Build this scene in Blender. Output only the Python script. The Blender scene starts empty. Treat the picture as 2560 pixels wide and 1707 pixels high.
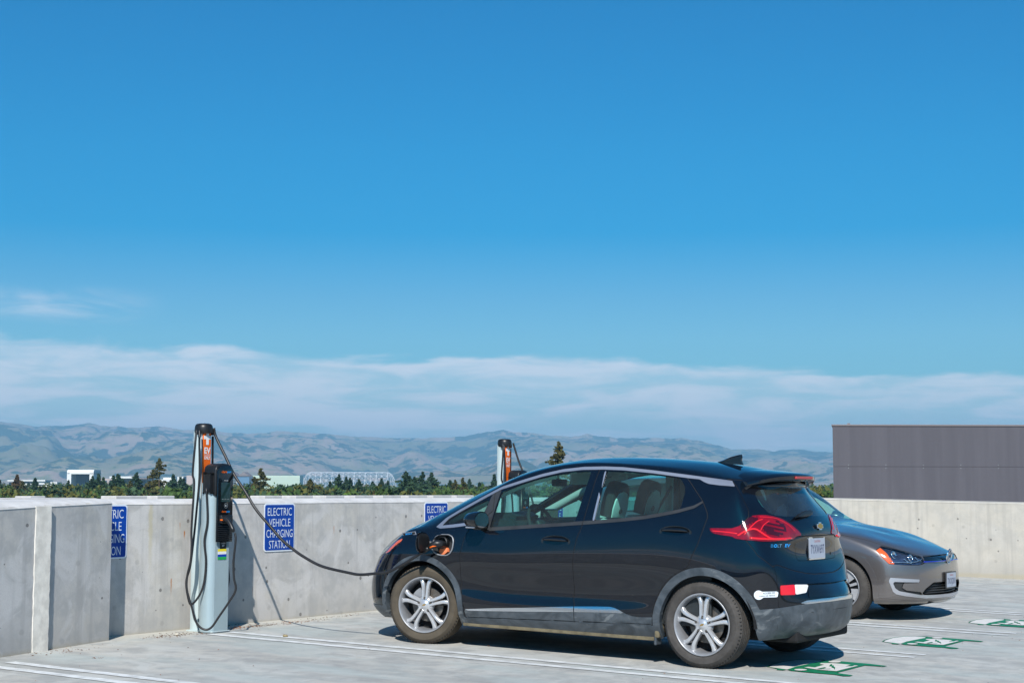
import bpy, bmesh, math, random
import numpy as np
from mathutils import Matrix, Vector, geometry

R = math.radians
# ------------------------------------------------------------------ camera, sky, sun, exposure
SC = bpy.context.scene
SLOPE = 0.0172                      # the deck falls by this much per metre along +x
CAM = Vector((5.4280, -11.6891, 1.3112)); YAW, PITCH, ROLL, FPX = .5814, .0938, .0018, 3978.45
_F = Vector((-math.sin(YAW) * math.cos(PITCH), math.cos(YAW) * math.cos(PITCH), math.sin(PITCH)))
_R0 = Vector((math.cos(YAW), math.sin(YAW), 0)); _U0 = _R0.cross(_F)
_RR = _R0 * math.cos(ROLL) + _U0 * math.sin(ROLL); _UU = _RR.cross(_F)
cd = bpy.data.cameras.new('camera'); cam = bpy.data.objects.new('camera', cd); SC.collection.objects.link(cam)
cam.matrix_world = Matrix(((_RR.x, _UU.x, -_F.x, CAM.x), (_RR.y, _UU.y, -_F.y, CAM.y), (_RR.z, _UU.z, -_F.z, CAM.z), (0, 0, 0, 1)))
cd.sensor_width = 36; cd.lens = FPX / 2560 * 36; cd.clip_start = .1; cd.clip_end = 60000
SC.camera = cam
SUN_EL, SUN_AZ = R(40), (.5, -.866)           # towards the sun: behind the camera, to its left
sd = bpy.data.lights.new('sun', 'SUN'); sun = bpy.data.objects.new('sun', sd); SC.collection.objects.link(sun)
sd.energy = 4.9; sd.angle = R(.55); sd.color = (1, .955, .89)
_s = Vector((SUN_AZ[0] * math.cos(SUN_EL), SUN_AZ[1] * math.cos(SUN_EL), math.sin(SUN_EL)))
sun.rotation_euler = _s.to_track_quat('Z', 'Y').to_euler()
SC.view_settings.view_transform = 'Standard'; SC.view_settings.look = 'None'
SC.view_settings.exposure = 0.32; SC.view_settings.gamma = 1
SC.cycles.use_denoising = True
SC.cycles.max_bounces = 10; SC.cycles.transparent_max_bounces = 24; SC.cycles.volume_bounces = 0
SC.cycles.glossy_bounces = 5; SC.cycles.diffuse_bounces = 3
SC.cycles.caustics_reflective = False; SC.cycles.caustics_refractive = False
W = bpy.data.worlds.new('World'); SC.world = W; W.use_nodes = True
nt = W.node_tree; nt.nodes.clear(); N = nt.nodes.new; L = nt.links.new

def math_node(nt, op, a, b=None, c=None, clamp=False):
    n = nt.nodes.new('ShaderNodeMath'); n.operation = op; n.use_clamp = clamp
    for i, v in enumerate((a, b, c)):
        if v is None: continue
        if isinstance(v, (int, float)): n.inputs[i].default_value = v
        else: nt.links.new(v, n.inputs[i])
    return n.outputs[0]

def map_range(nt, v, a, b, c=0., d=1., smooth=True):
    n = nt.nodes.new('ShaderNodeMapRange'); n.interpolation_type = 'SMOOTHSTEP' if smooth else 'LINEAR'
    nt.links.new(v, n.inputs['Value'])
    for k, x in (('From Min', a), ('From Max', b), ('To Min', c), ('To Max', d)): n.inputs[k].default_value = x
    return n.outputs['Result']

def mixc(nt, f, a, b, blend='MIX'):
    n = nt.nodes.new('ShaderNodeMix'); n.data_type = 'RGBA'; n.blend_type = blend; n.clamp_factor = True
    for sock, v in ((n.inputs['Factor'], f), (n.inputs['A'], a), (n.inputs['B'], b)):
        if isinstance(v, (int, float)): sock.default_value = v
        elif isinstance(v, (tuple, list)): sock.default_value = (*v[:3], 1)
        else: nt.links.new(v, sock)
    return n.outputs['Result']

def noise(nt, vec, scale, detail=4, rough=.55, dist=0.):
    n = nt.nodes.new('ShaderNodeTexNoise'); n.inputs['Scale'].default_value = scale; n.inputs['Detail'].default_value = detail
    n.inputs['Roughness'].default_value = rough; n.inputs['Distortion'].default_value = dist
    if vec is not None: nt.links.new(vec, n.inputs['Vector'])
    return n.outputs['Fac']

def mapping(nt, vec, scale=(1, 1, 1), loc=(0, 0, 0), rot=(0, 0, 0)):
    n = nt.nodes.new('ShaderNodeMapping'); nt.links.new(vec, n.inputs['Vector'])
    n.inputs['Scale'].default_value = scale; n.inputs['Location'].default_value = loc; n.inputs['Rotation'].default_value = rot
    return n.outputs['Vector']

sky = N('ShaderNodeTexSky'); sky.sky_type = 'NISHITA'; sky.sun_disc = False
sky.sun_elevation = SUN_EL; sky.sun_rotation = math.atan2(SUN_AZ[0], SUN_AZ[1])
sky.air_density = 1.0; sky.dust_density = .6; sky.ozone_density = 3.0; sky.altitude = 0
hs = N('ShaderNodeHueSaturation'); hs.inputs['Saturation'].default_value = 1.22
hs.inputs['Hue'].default_value = .492
vm = N('ShaderNodeVectorMath'); vm.operation = 'MULTIPLY'; L(sky.outputs[0], vm.inputs[0]); vm.inputs[1].default_value = (.50, .92, 1.12)
tc = N('ShaderNodeTexCoord'); sep = N('ShaderNodeSeparateXYZ'); L(tc.outputs['Generated'], sep.inputs[0]); el = math_node(nt, 'ARCSINE', sep.outputs[2])
cr = N('ShaderNodeValToRGB'); L(el, cr.inputs[0]); e_ = cr.color_ramp.elements; e_[0].position = .06; e_[0].color = (1.2, .94, .83, 1); e_[1].position = .33; e_[1].color = (.10, .62, .88, 1)
for p_, c_ in ((.095, (1.30, .95, .87, 1)), (.12, (1.16, .88, .86, 1)), (.16, (.80, .80, .87, 1)), (.21, (.46, .74, .885, 1))): q_ = e_.new(p_); q_.color = c_
vm2 = N('ShaderNodeVectorMath'); vm2.operation = 'MULTIPLY'; L(vm.outputs[0], vm2.inputs[0]); L(cr.outputs[0], vm2.inputs[1]); L(vm2.outputs[0], hs.inputs['Color'])
# thin cloud bank low over the hills, laid out by true direction in the sky
az = math_node(nt, 'ARCTAN2', sep.outputs[0], sep.outputs[1])
cv = N('ShaderNodeCombineXYZ'); L(az, cv.inputs[0]); L(el, cv.inputs[1])
cvec = mapping(nt, cv.outputs[0], (7, 26, 1), (3.1, 0, 0))
n1 = noise(nt, cvec, 1.3, 7, .56, .35)
cvec2 = mapping(nt, cv.outputs[0], (3.2, 9, 1), (1.7, .4, 0))
n2 = noise(nt, cvec2, 1.5, 3, .5)
edge = math_node(nt, 'ADD', math_node(nt, 'MULTIPLY', n2, .022), math_node(nt, 'MULTIPLY', n1, .038))
edge = math_node(nt, 'ADD', edge, map_range(nt, az, -1.1, 0., .030, -.010, False))
top = math_node(nt, 'SUBTRACT', math_node(nt, 'ADD', edge, .043), el)
bank = map_range(nt, top, -.0005, .0060)
low = map_range(nt, el, .0, .085, .92, .66)
n4 = noise(nt, mapping(nt, cv.outputs[0], (10, 60, 1), (2, 7, 0)), 1.5, 7, .6, .6)
body = math_node(nt, 'MULTIPLY', math_node(nt, 'MULTIPLY', bank, low), map_range(nt, math_node(nt, 'ADD', math_node(nt, 'MULTIPLY', n1, .5), math_node(nt, 'MULTIPLY', n4, .5)), .40, .58, .42, 1.08))
# one faint wisp higher on the left
wv = mapping(nt, cv.outputs[0], (9, 42, 1), (0, 2.0, 0), (0, 0, 0))
wn = noise(nt, wv, 1.4, 5, .6, .5)
w1 = math_node(nt, 'MULTIPLY', map_range(nt, math_node(nt, 'ABSOLUTE', math_node(nt, 'ADD', az, .858)), .066, .010), map_range(nt, math_node(nt, 'ABSOLUTE', math_node(nt, 'SUBTRACT', el, .112)), .014, .002))
wisp = math_node(nt, 'MULTIPLY', math_node(nt, 'MULTIPLY', w1, map_range(nt, wn, .38, .66)), .42)
cf = math_node(nt, 'MAXIMUM', body, wisp, clamp=True)
cl = mixc(nt, cf, hs.outputs[0], (10.9, 10.1, 10.3))
bg = N('ShaderNodeBackground'); L(cl, bg.inputs[0]); bg.inputs[1].default_value = .088
wo = N('ShaderNodeOutputWorld'); L(bg.outputs[0], wo.inputs[0])

# ------------------------------------------------------------------ helpers
COL = SC.collection
def tag(o, label=None, cat=None, group=None, kind=None):
    for k, v in (('label', label), ('category', cat), ('group', group), ('kind', kind)):
        if v: o[k] = v
    return o
def empty(name, loc=(0, 0, 0), rot=(0, 0, 0), parent=None):
    o = bpy.data.objects.new(name, None); COL.objects.link(o); o.empty_display_size = .2
    o.location = loc; o.rotation_euler = rot; o.parent = parent
    return o
def link(name, me, mat, parent=None, smooth=False, auto=None):
    o = bpy.data.objects.new(name, me); COL.objects.link(o)
    if mat is not None:
        for m in (mat if isinstance(mat, (list, tuple)) else [mat]): me.materials.append(m)
    if smooth or auto:
        me.polygons.foreach_set('use_smooth', [True] * len(me.polygons))
        if auto: me.set_sharp_from_angle(angle=R(auto))
    if parent is not None: o.parent = parent
    return o
def mk(name, verts, faces, mat, parent=None, smooth=False, auto=None):
    me = bpy.data.meshes.new(name); me.from_pydata([tuple(v) for v in verts], [], [tuple(f) for f in faces]); me.update()
    return link(name, me, mat, parent, smooth, auto)
class MB:
    """collects shapes into ONE mesh"""
    def __init__(s): s.v = []; s.f = []; s.m = []
    def add(s, v, f, M=None, mi=0):
        b = len(s.v)
        s.v += [tuple(M @ Vector(p)) if M is not None else tuple(p) for p in v]
        s.f += [tuple(b + i for i in q) for q in f]; s.m += [mi] * len(f); return s
    def bm(s, bm, M=None, mi=0):
        bm.verts.index_update(); v = [p.co.copy() for p in bm.verts]; f = [[q.index for q in x.verts] for x in bm.faces]; bm.free()
        return s.add(v, f, M, mi)
    def box(s, lo, hi, bev=0, seg=2, M=None, mi=0):
        b = bmesh.new(); bmesh.ops.create_cube(b, size=1)
        for v in b.verts: v.co = Vector([lo[i] + (v.co[i] + .5) * (hi[i] - lo[i]) for i in range(3)])
        if bev: bmesh.ops.bevel(b, geom=b.edges[:], offset=bev, segments=seg, profile=.5, affect='EDGES')
        return s.bm(b, M, mi)
    def prism(s, pts, z0, z1, M=None, bev=0, mi=0, seg=2):
        """outline pts (x,y) extruded z0..z1, concave allowed"""
        b = bmesh.new(); n = len(pts)
        A = [b.verts.new((p[0], p[1], z0)) for p in pts]; B = [b.verts.new((p[0], p[1], z1)) for p in pts]
        tri = geometry.tessellate_polygon([[Vector((p[0], p[1], 0)) for p in pts]])
        sides = []
        for i in range(n): sides.append(b.faces.new((A[i], A[(i + 1) % n], B[(i + 1) % n], B[i])))
        if bev:
            fa = b.faces.new(A[::-1]); fb = b.faces.new(B)
            bmesh.ops.recalc_face_normals(b, faces=b.faces[:])
            ed = [e for e in b.edges if e.verts[0].co.z > z1 - 1e-6 and e.verts[1].co.z > z1 - 1e-6] if z1 > z0 else [e for e in b.edges if e.verts[0].co.z < z1 + 1e-6 and e.verts[1].co.z < z1 + 1e-6]
            bmesh.ops.bevel(b, geom=ed, offset=bev, segments=seg, profile=.5, affect='EDGES')
            bmesh.ops.triangulate(b, faces=[f for f in b.faces if len(f.verts) > 4])
        else:
            for t in tri:
                try: b.faces.new([B[i] for i in t]); b.faces.new([A[i] for i in t][::-1])
                except ValueError: pass
            bmesh.ops.recalc_face_normals(b, faces=b.faces[:])
        return s.bm(b, M, mi)
    def tube(s, pts, r, seg=10, closed=False, M=None, mi=0, res=0):
        P = [Vector(p) for p in pts]
        if res: P = spline(P, res, closed)
        n = len(P); rr = r if isinstance(r, (list, tuple)) else [r] * n
        if len(rr) != n: rr = list(np.interp(np.linspace(0, 1, n), np.linspace(0, 1, len(rr)), rr))
        v = []; f = []; up = None
        for i in range(n):
            a = P[(i - 1) % n] if closed or i > 0 else P[i]; c = P[(i + 1) % n] if closed or i < n - 1 else P[i]
            t = (c - a).normalized()
            if up is None: up = Vector((0, 0, 1)) if abs(t.z) < .9 else Vector((1, 0, 0))
            x = (up - t * up.dot(t)).normalized(); up = x; y = t.cross(x)
            for k in range(seg):
                q = 2 * math.pi * k / seg; v.append(P[i] + (x * math.cos(q) + y * math.sin(q)) * rr[i])
        for i in range(n if closed else n - 1):
            for k in range(seg):
                j = (i + 1) % n; f.append((i * seg + k, i * seg + (k + 1) % seg, j * seg + (k + 1) % seg, j * seg + k))
        if not closed: f.append(tuple(range(seg))[::-1]); f.append(tuple((n - 1) * seg + k for k in range(seg)))
        return s.add(v, f, M, mi)
    def lathe(s, prof, seg=48, M=None, mi=0, close=False, arc=None):
        """profile (r, h) turned about local z"""
        v = []; f = []; n = len(prof); a0, a1 = arc or (0, 2 * math.pi); full = arc is None
        m = seg if full else seg + 1
        for k in range(m):
            q = a0 + (a1 - a0) * k / seg
            for r, h in prof: v.append((r * math.cos(q), r * math.sin(q), h))
        for k in range(seg):
            k2 = (k + 1) % m
            for i in range(n if close else n - 1):
                j = (i + 1) % n; f.append((k * n + i, k2 * n + i, k2 * n + j, k * n + j))
        return s.add(v, f, M, mi)
    def build(s, name, mat, parent=None, smooth=False, auto=None):
        me = bpy.data.meshes.new(name); me.from_pydata(s.v, [], s.f); me.update()
        o = link(name, me, mat, parent, smooth, auto)
        if any(s.m): me.polygons.foreach_set('material_index', s.m)
        return o
def spline(P, res, closed=False):
    out = []; n = len(P)
    for i in range(n if closed else n - 1):
        p0 = P[(i - 1) % n] if closed or i else P[0] * 2 - P[1]; p1 = P[i]; p2 = P[(i + 1) % n]
        p3 = P[(i + 2) % n] if closed or i < n - 2 else P[-1] * 2 - P[-2]
        for k in range(res):
            t = k / res; out.append(.5 * ((2 * p1) + (p2 - p0) * t + (2 * p0 - 5 * p1 + 4 * p2 - p3) * t * t + (3 * p1 - p0 - 3 * p2 + p3) * t ** 3))
    if not closed: out.append(P[-1])
    return out
def rrect(w, h, r, n=6, cx=0, cy=0):
    out = []
    for sx, sy, a in ((1, 1, 0), (-1, 1, 90), (-1, -1, 180), (1, -1, 270)):
        for k in range(n + 1):
            q = R(a + 90 * k / n); out.append((cx + sx * (w / 2 - r) + r * math.cos(q), cy + sy * (h / 2 - r) + r * math.sin(q)))
    return out
def frame(o, x, y, z=None):
    """matrix with local x,y,(z) axes at o"""
    x = Vector(x).normalized(); y = Vector(y).normalized(); z = x.cross(y) if z is None else Vector(z)
    return Matrix(((x.x, y.x, z.x, o[0]), (x.y, y.y, z.y, o[1]), (x.z, y.z, z.z, o[2]), (0, 0, 0, 1)))
def text_mesh(txt, height, depth=.001, xs=1., bold=.0, align='CENTER', track=1.0):
    """text as mesh data: returns (verts, faces), centred, cap height = height"""
    cu = bpy.data.curves.new('t', 'FONT'); cu.body = txt; cu.size = 1; cu.align_x = 'LEFT'; cu.extrude = 0; cu.offset = bold; cu.space_character = track
    cu.resolution_u = 3
    o = bpy.data.objects.new('t', cu); COL.objects.link(o); dg = bpy.context.evaluated_depsgraph_get(); dg.update()
    me = bpy.data.meshes.new_from_object(o.evaluated_get(dg)); V = np.array([v.co[:] for v in me.vertices]); F = [tuple(p.vertices) for p in me.polygons]
    bpy.data.objects.remove(o); bpy.data.curves.remove(cu); bpy.data.meshes.remove(me)
    if len(V) == 0: return [], []
    k = height / .73
    x0, x1 = V[:, 0].min(), V[:, 0].max()
    V[:, 0] -= (x0 + x1) / 2 if align == 'CENTER' else x0
    V[:, 1] -= .365; V *= k; V[:, 0] *= xs; V[:, 2] = depth
    return [tuple(v) for v in V], F
def text_fit(txt, height, width, depth=.001, bold=.01):
    v, f = text_mesh(txt, height, depth, 1, bold)
    w = max(p[0] for p in v) - min(p[0] for p in v); k = width / w
    return [(p[0] * k, p[1], p[2]) for p in v], f

# ------------------------------------------------------------------ materials
def new_mat(name):
    m = bpy.data.materials.new(name); m.use_nodes = True; t = m.node_tree
    return m, t, t.nodes['Principled BSDF'], t.nodes['Material Output']
def pbsdf(name, col, rough=.5, metal=0., coat=0., spec=.5, var=0., scale=20., bump=0., bscale=200., trans=0., ior=1.45, vdark=None, rvar=0.):
    m, t, b, o = new_mat(name)
    b.inputs['Base Color'].default_value = (*col, 1); b.inputs['Roughness'].default_value = rough; b.inputs['Metallic'].default_value = metal
    b.inputs['Coat Weight'].default_value = coat; b.inputs['Coat Roughness'].default_value = .02; b.inputs['Specular IOR Level'].default_value = spec
    b.inputs['Transmission Weight'].default_value = trans; b.inputs['IOR'].default_value = ior
    tc = t.nodes.new('ShaderNodeTexCoord').outputs['Object']
    if var:
        n = noise(t, tc, scale, 5, .6); d = vdark or tuple(c * (1 - var) for c in col)
        t.links.new(mixc(t, map_range(t, n, .3, .7), d, tuple(min(1, c * (1 + var * .5)) for c in col)), b.inputs['Base Color'])
        if rvar: t.links.new(map_range(t, n, .3, .7, rough + rvar, rough - rvar), b.inputs['Roughness'])
    if bump:
        bn = t.nodes.new('ShaderNodeBump'); bn.inputs['Strength'].default_value = bump; bn.inputs['Distance'].default_value = .002
        t.links.new(noise(t, tc, bscale, 3), bn.inputs['Height']); t.links.new(bn.outputs[0], b.inputs['Normal'])
    return m
def glass_mat(name, tint, refl=.09, ior=1.5, dust=.0):
    """thin automotive glass: tinted straight-through light plus a fresnel reflection"""
    m, t, b, o = new_mat(name); t.nodes.remove(b)
    tr = t.nodes.new('ShaderNodeBsdfTransparent'); tr.inputs[0].default_value = (*tint, 1)
    gl = t.nodes.new('ShaderNodeBsdfGlossy'); gl.inputs['Roughness'].default_value = .015; gl.inputs['Color'].default_value = (.9, .97, 1, 1)
    fr = t.nodes.new('ShaderNodeFresnel'); bf = t.nodes.new('ShaderNodeNewGeometry').outputs['Backfacing']
    t.links.new(map_range(t, bf, 0, 1, ior, 1 / ior, False), fr.inputs['IOR'])   # a thin pane reflects alike from both sides
    mx = t.nodes.new('ShaderNodeMixShader'); t.links.new(fr.outputs[0], mx.inputs[0]); t.links.new(tr.outputs[0], mx.inputs[1]); t.links.new(gl.outputs[0], mx.inputs[2])
    last = mx.outputs[0]
    if dust:
        df = t.nodes.new('ShaderNodeBsdfDiffuse'); df.inputs[0].default_value = (.30, .36, .36, 1)
        tcc = t.nodes.new('ShaderNodeTexCoord').outputs['Object']
        m2 = t.nodes.new('ShaderNodeMixShader'); t.links.new(map_range(t, noise(t, tcc, 3, 4), .25, .8, dust * .5, dust * 1.4), m2.inputs[0])
        t.links.new(last, m2.inputs[1]); t.links.new(df.outputs[0], m2.inputs[2]); last = m2.outputs[0]
    t.links.new(last, o.inputs[0]); return m

def concrete(name, base, warm, dark, kind='wall', k=1.):
    m, t, b, o = new_mat(name); g = t.nodes.new('ShaderNodeNewGeometry').outputs['Position']
    big = noise(t, g, .9, 6, .62, .6); mid = noise(t, g, 5, 6, .65); fine = noise(t, g, 70, 4, .7)
    c = mixc(t, map_range(t, big, .35, .62), base, warm)
    c = mixc(t, map_range(t, mid, .40, .62, 0, .9 * k), c, dark)
    c = mixc(t, map_range(t, noise(t, g, 2.3, 5, .6, 1.2), .48, .62, 0, .65 * k), c, tuple(min(1, x * 1.22) for x in base))
    if kind == 'wall':
        st = noise(t, mapping(t, g, (7, 7, .35)), 1.6, 4, .6)                     # run-off streaks
        c = mixc(t, map_range(t, st, .48, .68, 0, .45), c, tuple(x * .68 for x in base))
        sp = t.nodes.new('ShaderNodeSeparateXYZ'); t.links.new(g, sp.inputs[0])
        z = sp.outputs[2]
        low_dark = math_node(t, 'MULTIPLY', map_range(t, math_node(t, 'ADD', z, math_node(t, 'MULTIPLY', mid, .25)), .52, .16), .42)  # darker towards the foot of the wall
        c = mixc(t, low_dark, c, tuple(x * .70 for x in dark))
        foot = map_range(t, math_node(t, 'ADD', z, math_node(t, 'MULTIPLY', fine, .05)), .145, .09)
        c = mixc(t, math_node(t, 'MULTIPLY', foot, .7), c, (.40, .35, .25))
        cw = t.nodes.new('ShaderNodeCombineXYZ'); t.links.new(math_node(t, 'ADD', sp.outputs[0], sp.outputs[1]), cw.inputs[0]); t.links.new(z, cw.inputs[1]); g2 = cw.outputs[0]
        vo = t.nodes.new('ShaderNodeTexVoronoi'); vo.voronoi_dimensions = '2D'; vo.inputs['Scale'].default_value = 6.5; t.links.new(g2, vo.inputs['Vector'])
        vs = t.nodes.new('ShaderNodeSeparateColor'); t.links.new(vo.outputs['Color'], vs.inputs[0])
        rad = map_range(t, vs.outputs[0], .2, 1.0, .0, .11)
        pit = map_range(t, math_node(t, 'SUBTRACT', vo.outputs['Distance'], rad), .012, -.004)
        pit = math_node(t, 'MULTIPLY', pit, math_node(t, 'GREATER_THAN', vs.outputs[1], .72))
        c = mixc(t, math_node(t, 'MULTIPLY', pit, .8), c, (.11, .105, .10))
        v2 = t.nodes.new('ShaderNodeTexVoronoi'); v2.voronoi_dimensions = '2D'; v2.inputs['Scale'].default_value = 1.7; v2.inputs['Randomness'].default_value = .6; t.links.new(g2, v2.inputs['Vector'])
        tie = map_range(t, math_node(t, 'ADD', v2.outputs['Distance'], math_node(t, 'MULTIPLY', fine, .03)), .066, .040)
        c = mixc(t, math_node(t, 'MULTIPLY', tie, .26), c, tuple(x * .42 for x in dark))
        hgt = math_node(t, 'SUBTRACT', math_node(t, 'ADD', math_node(t, 'MULTIPLY', mid, .6), math_node(t, 'MULTIPLY', fine, .3)), math_node(t, 'MULTIPLY', pit, .9))
    else:
        # swept swirls, tyre-darkened lanes, pale sandy edge
        wv = t.nodes.new('ShaderNodeTexWave'); wv.wave_type = 'RINGS'; wv.inputs['Scale'].default_value = 6.5; wv.inputs['Distortion'].default_value = 5; wv.inputs['Detail'].default_value = 2
        t.links.new(mapping(t, g, (.55, 1.6, 1), (1.3, .4, 0)), wv.inputs['Vector'])
        reg = map_range(t, noise(t, mapping(t, g, (.7, 1.6, 1), (4, 2, 0)), 1.1, 2), .55, .68)
        c = mixc(t, math_node(t, 'MULTIPLY', math_node(t, 'MULTIPLY', wv.outputs['Fac'], reg), .28), c, tuple(x * .66 for x in dark))
        lane = noise(t, mapping(t, g, (.22, 1.5, 1)), 1.5, 5, .6)
        c = mixc(t, map_range(t, lane, .46, .70, 0, .55), c, tuple(x * .70 for x in dark))
        blue = noise(t, mapping(t, g, (.5, 1.2, 1), (9, 1, 0)), 1.2, 4, .6, .4)
        c = mixc(t, map_range(t, blue, .48, .66, 0, .5), c, (base[0] * .86, base[1] * 1.0, base[2] * 1.03))
        sp = t.nodes.new('ShaderNodeSeparateXYZ'); t.links.new(g, sp.inputs[0])
        edge = map_range(t, math_node(t, 'ADD', sp.outputs[0], math_node(t, 'MULTIPLY', mid, 1.2)), -3.7, -4.35)
        c = mixc(t, math_node(t, 'MULTIPLY', edge, .75), c, (.56, .53, .45))
        vo = t.nodes.new('ShaderNodeTexVoronoi'); vo.inputs['Scale'].default_value = 9; t.links.new(g, vo.inputs['Vector'])
        vs = t.nodes.new('ShaderNodeSeparateColor'); t.links.new(vo.outputs['Color'], vs.inputs[0])
        pit = math_node(t, 'MULTIPLY', map_range(t, vo.outputs['Distance'], .07, .03), math_node(t, 'GREATER_THAN', vs.outputs[1], .82))
        c = mixc(t, math_node(t, 'MULTIPLY', pit, .5), c, (.12, .10, .08))
        hgt = math_node(t, 'ADD', math_node(t, 'MULTIPLY', mid, .4), math_node(t, 'MULTIPLY', fine, .5))
    c = mixc(t, map_range(t, fine, .3, .75, .0, .35), c, tuple(x * .8 for x in base))
    t.links.new(c, b.inputs['Base Color']); b.inputs['Roughness'].default_value = .88; b.inputs['Specular IOR Level'].default_value = .3
    bn = t.nodes.new('ShaderNodeBump'); bn.inputs['Strength'].default_value = .55; bn.inputs['Distance'].default_value = .006
    t.links.new(hgt, bn.inputs['Height']); t.links.new(bn.outputs[0], b.inputs['Normal'])
    return m

M = {}
M['deck'] = concrete('deck concrete', (.44, .442, .418), (.49, .472, .43), (.34, .342, .33), 'deck')
M['wall'] = concrete('wall concrete', (.535, .518, .50), (.565, .535, .485), (.43, .422, .405))
M['wall_pale'] = concrete('pale wall concrete', (.49, .465, .42), (.53, .49, .42), (.38, .365, .33), 'wall', .45)
M['cap'] = pbsdf('wall top concrete', (.60, .585, .57), .85, var=.14, scale=6, bump=.3, bscale=60)
M['rib'] = pbsdf('joint filler', (.70, .665, .60), .9, var=.2, scale=9, bump=.5, bscale=40)
M['paint_line'] = pbsdf('worn white road paint', (.66, .67, .66), .75, var=.22, scale=9, bump=.3, bscale=90)
M['green_paint'] = pbsdf('green road paint', (.005, .19, .085), .6, var=.25, scale=14, bump=.3, bscale=90)
M['white_paint'] = pbsdf('white road paint', (.68, .66, .63), .7, var=.12, scale=14, bump=.3, bscale=90)
M['sign_blue'] = pbsdf('sign blue', (.0, .050, .33), .45, var=.08, scale=8)
M['sign_white'] = pbsdf('sign white', (.74, .80, .86), .4, var=.04)
M['alu'] = pbsdf('anodised aluminium', (.50, .59, .60), .42, metal=.15, var=.05, scale=3)
M['alu_shade'] = pbsdf('shade darkened aluminium', (.36, .46, .50), .40, metal=.2, var=.06, scale=4)  # darker than the pole: shade of the fluted face put into the colour
M['black_plastic'] = pbsdf('black plastic', (.012, .013, .015), .38, var=.2, scale=12)
M['black_gloss'] = pbsdf('black glass front', (.006, .008, .010), .05, coat=.6)
M['cable'] = pbsdf('black cable rubber', (.018, .018, .020), .42, var=.15, scale=30)
M['orange'] = pbsdf('orange vinyl', (.80, .135, .004), .5, var=.05)
M['white'] = pbsdf('white plastic', (.78, .79, .80), .45, var=.03)
M['led_blue'] = pbsdf('blue lettering', (.02, .30, .75), .4)
M['dark'] = pbsdf('dark lining', (.010, .010, .011), .85)
M['tyre'] = pbsdf('dusty tyre rubber', (.062, .057, .053), .85, var=.25, scale=14, bump=.4, bscale=130)
M['tyre_brown'] = pbsdf('brown dusted tyre rubber', (.080, .066, .048), .9, var=.22, scale=9, bump=.4, bscale=130)
M['alloy'] = pbsdf('silver alloy', (.60, .61, .63), .25, metal=.55, var=.08, scale=11)
M['alloy_dull'] = pbsdf('inner alloy', (.33, .34, .36), .40, metal=.4, var=.15, scale=9)
M['steel'] = pbsdf('brake steel', (.20, .18, .16), .45, metal=.7, var=.35, scale=16)
M['chrome'] = pbsdf('chrome trim', (.80, .81, .83), .09, metal=1.)
M['satin'] = pbsdf('satin bright trim', (.58, .58, .62), .34, metal=.8)
M['clad'] = pbsdf('grey scuffed cladding', (.050, .064, .078), .50, var=.42, scale=5, vdark=(.13, .145, .155), bump=.25, bscale=260)
def scuffed():
    m, t, b, o = new_mat('scuffed grey cladding'); g = t.nodes.new('ShaderNodeTexCoord').outputs['Object']
    n1 = noise(t, g, 4.5, 6, .62, 1.5); n2 = noise(t, mapping(t, g, (2.2, 2.2, 5), (0, 0, 0), (0, .5, 0)), 2.2, 6, .60, 1.2); n3 = noise(t, g, 1.7, 3)
    c = mixc(t, map_range(t, n1, .35, .62), (.030, .040, .050), (.068, .083, .098))
    s = math_node(t, 'MULTIPLY', map_range(t, n2, .52, .64), map_range(t, n3, .40, .60)); c = mixc(t, math_node(t, 'MULTIPLY', s, .42), c, (.25, .27, .28))
    t.links.new(c, b.inputs['Base Color']); b.inputs['Roughness'].default_value = .42; b.inputs['Specular IOR Level'].default_value = .6
    bn = t.nodes.new('ShaderNodeBump'); bn.inputs['Strength'].default_value = .2; bn.inputs['Distance'].default_value = .002; t.links.new(noise(t, g, 260, 3), bn.inputs['Height']); t.links.new(bn.outputs[0], b.inputs['Normal'])
    return m
M['clad'] = scuffed()
M['seat_white'] = pbsdf('light seat leather', (.56, .57, .55), .6, var=.05)
M['seat_black'] = pbsdf('black seat cloth', (.018, .018, .02), .8)
M['dash'] = pbsdf('dark dash', (.02, .025, .028), .6, var=.2)
M['trim_light'] = pbsdf('light cabin trim', (.50, .52, .50), .7)
M['dust_brown'] = pbsdf('dusty underside', (.16, .135, .085), .95, var=.4, scale=10)
M['red_lamp'] = pbsdf('red lamp lens', (.21, .0015, .009), .06, coat=.7, var=.5, scale=9)
M['red_deep'] = pbsdf('deep red lamp lens', (.045, .001, .004), .06, coat=1.)
M['red_bright'] = pbsdf('bright red reflector', (.72, .010, .02), .15, coat=1.)
M['clear_lens'] = pbsdf('clear reflector lens', (.75, .73, .70), .12, coat=1., var=.12, scale=60)
M['amber'] = pbsdf('amber lens', (.85, .13, .02), .15, coat=1.)
M['lamp_in'] = pbsdf('lamp reflector', (.75, .78, .82), .12, metal=1., var=.2, scale=25)
M['glass'] = glass_mat('tinted side glass', (.52, .93, .87), ior=1.36, dust=.05)
M['glass_dark'] = glass_mat('dark tinted rear glass', (.24, .46, .52), ior=1.85, dust=.06)
M['glass_ws'] = glass_mat('windshield glass', (.66, .86, .82), ior=1.38, dust=.03)
M['glass_clear'] = glass_mat('clear lamp cover', (.93, .95, .97), ior=1.42)
M['plate_white'] = pbsdf('plate white', (.38, .42, .50), .35)
M['plate_ink'] = pbsdf('plate blue ink', (.015, .025, .10), .4)
M['gold'] = pbsdf('gold emblem', (.55, .33, .07), .3, metal=.8)
M['mirror_glass'] = pbsdf('mirror glass', (.75, .78, .8), .03, metal=1.)
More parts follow.
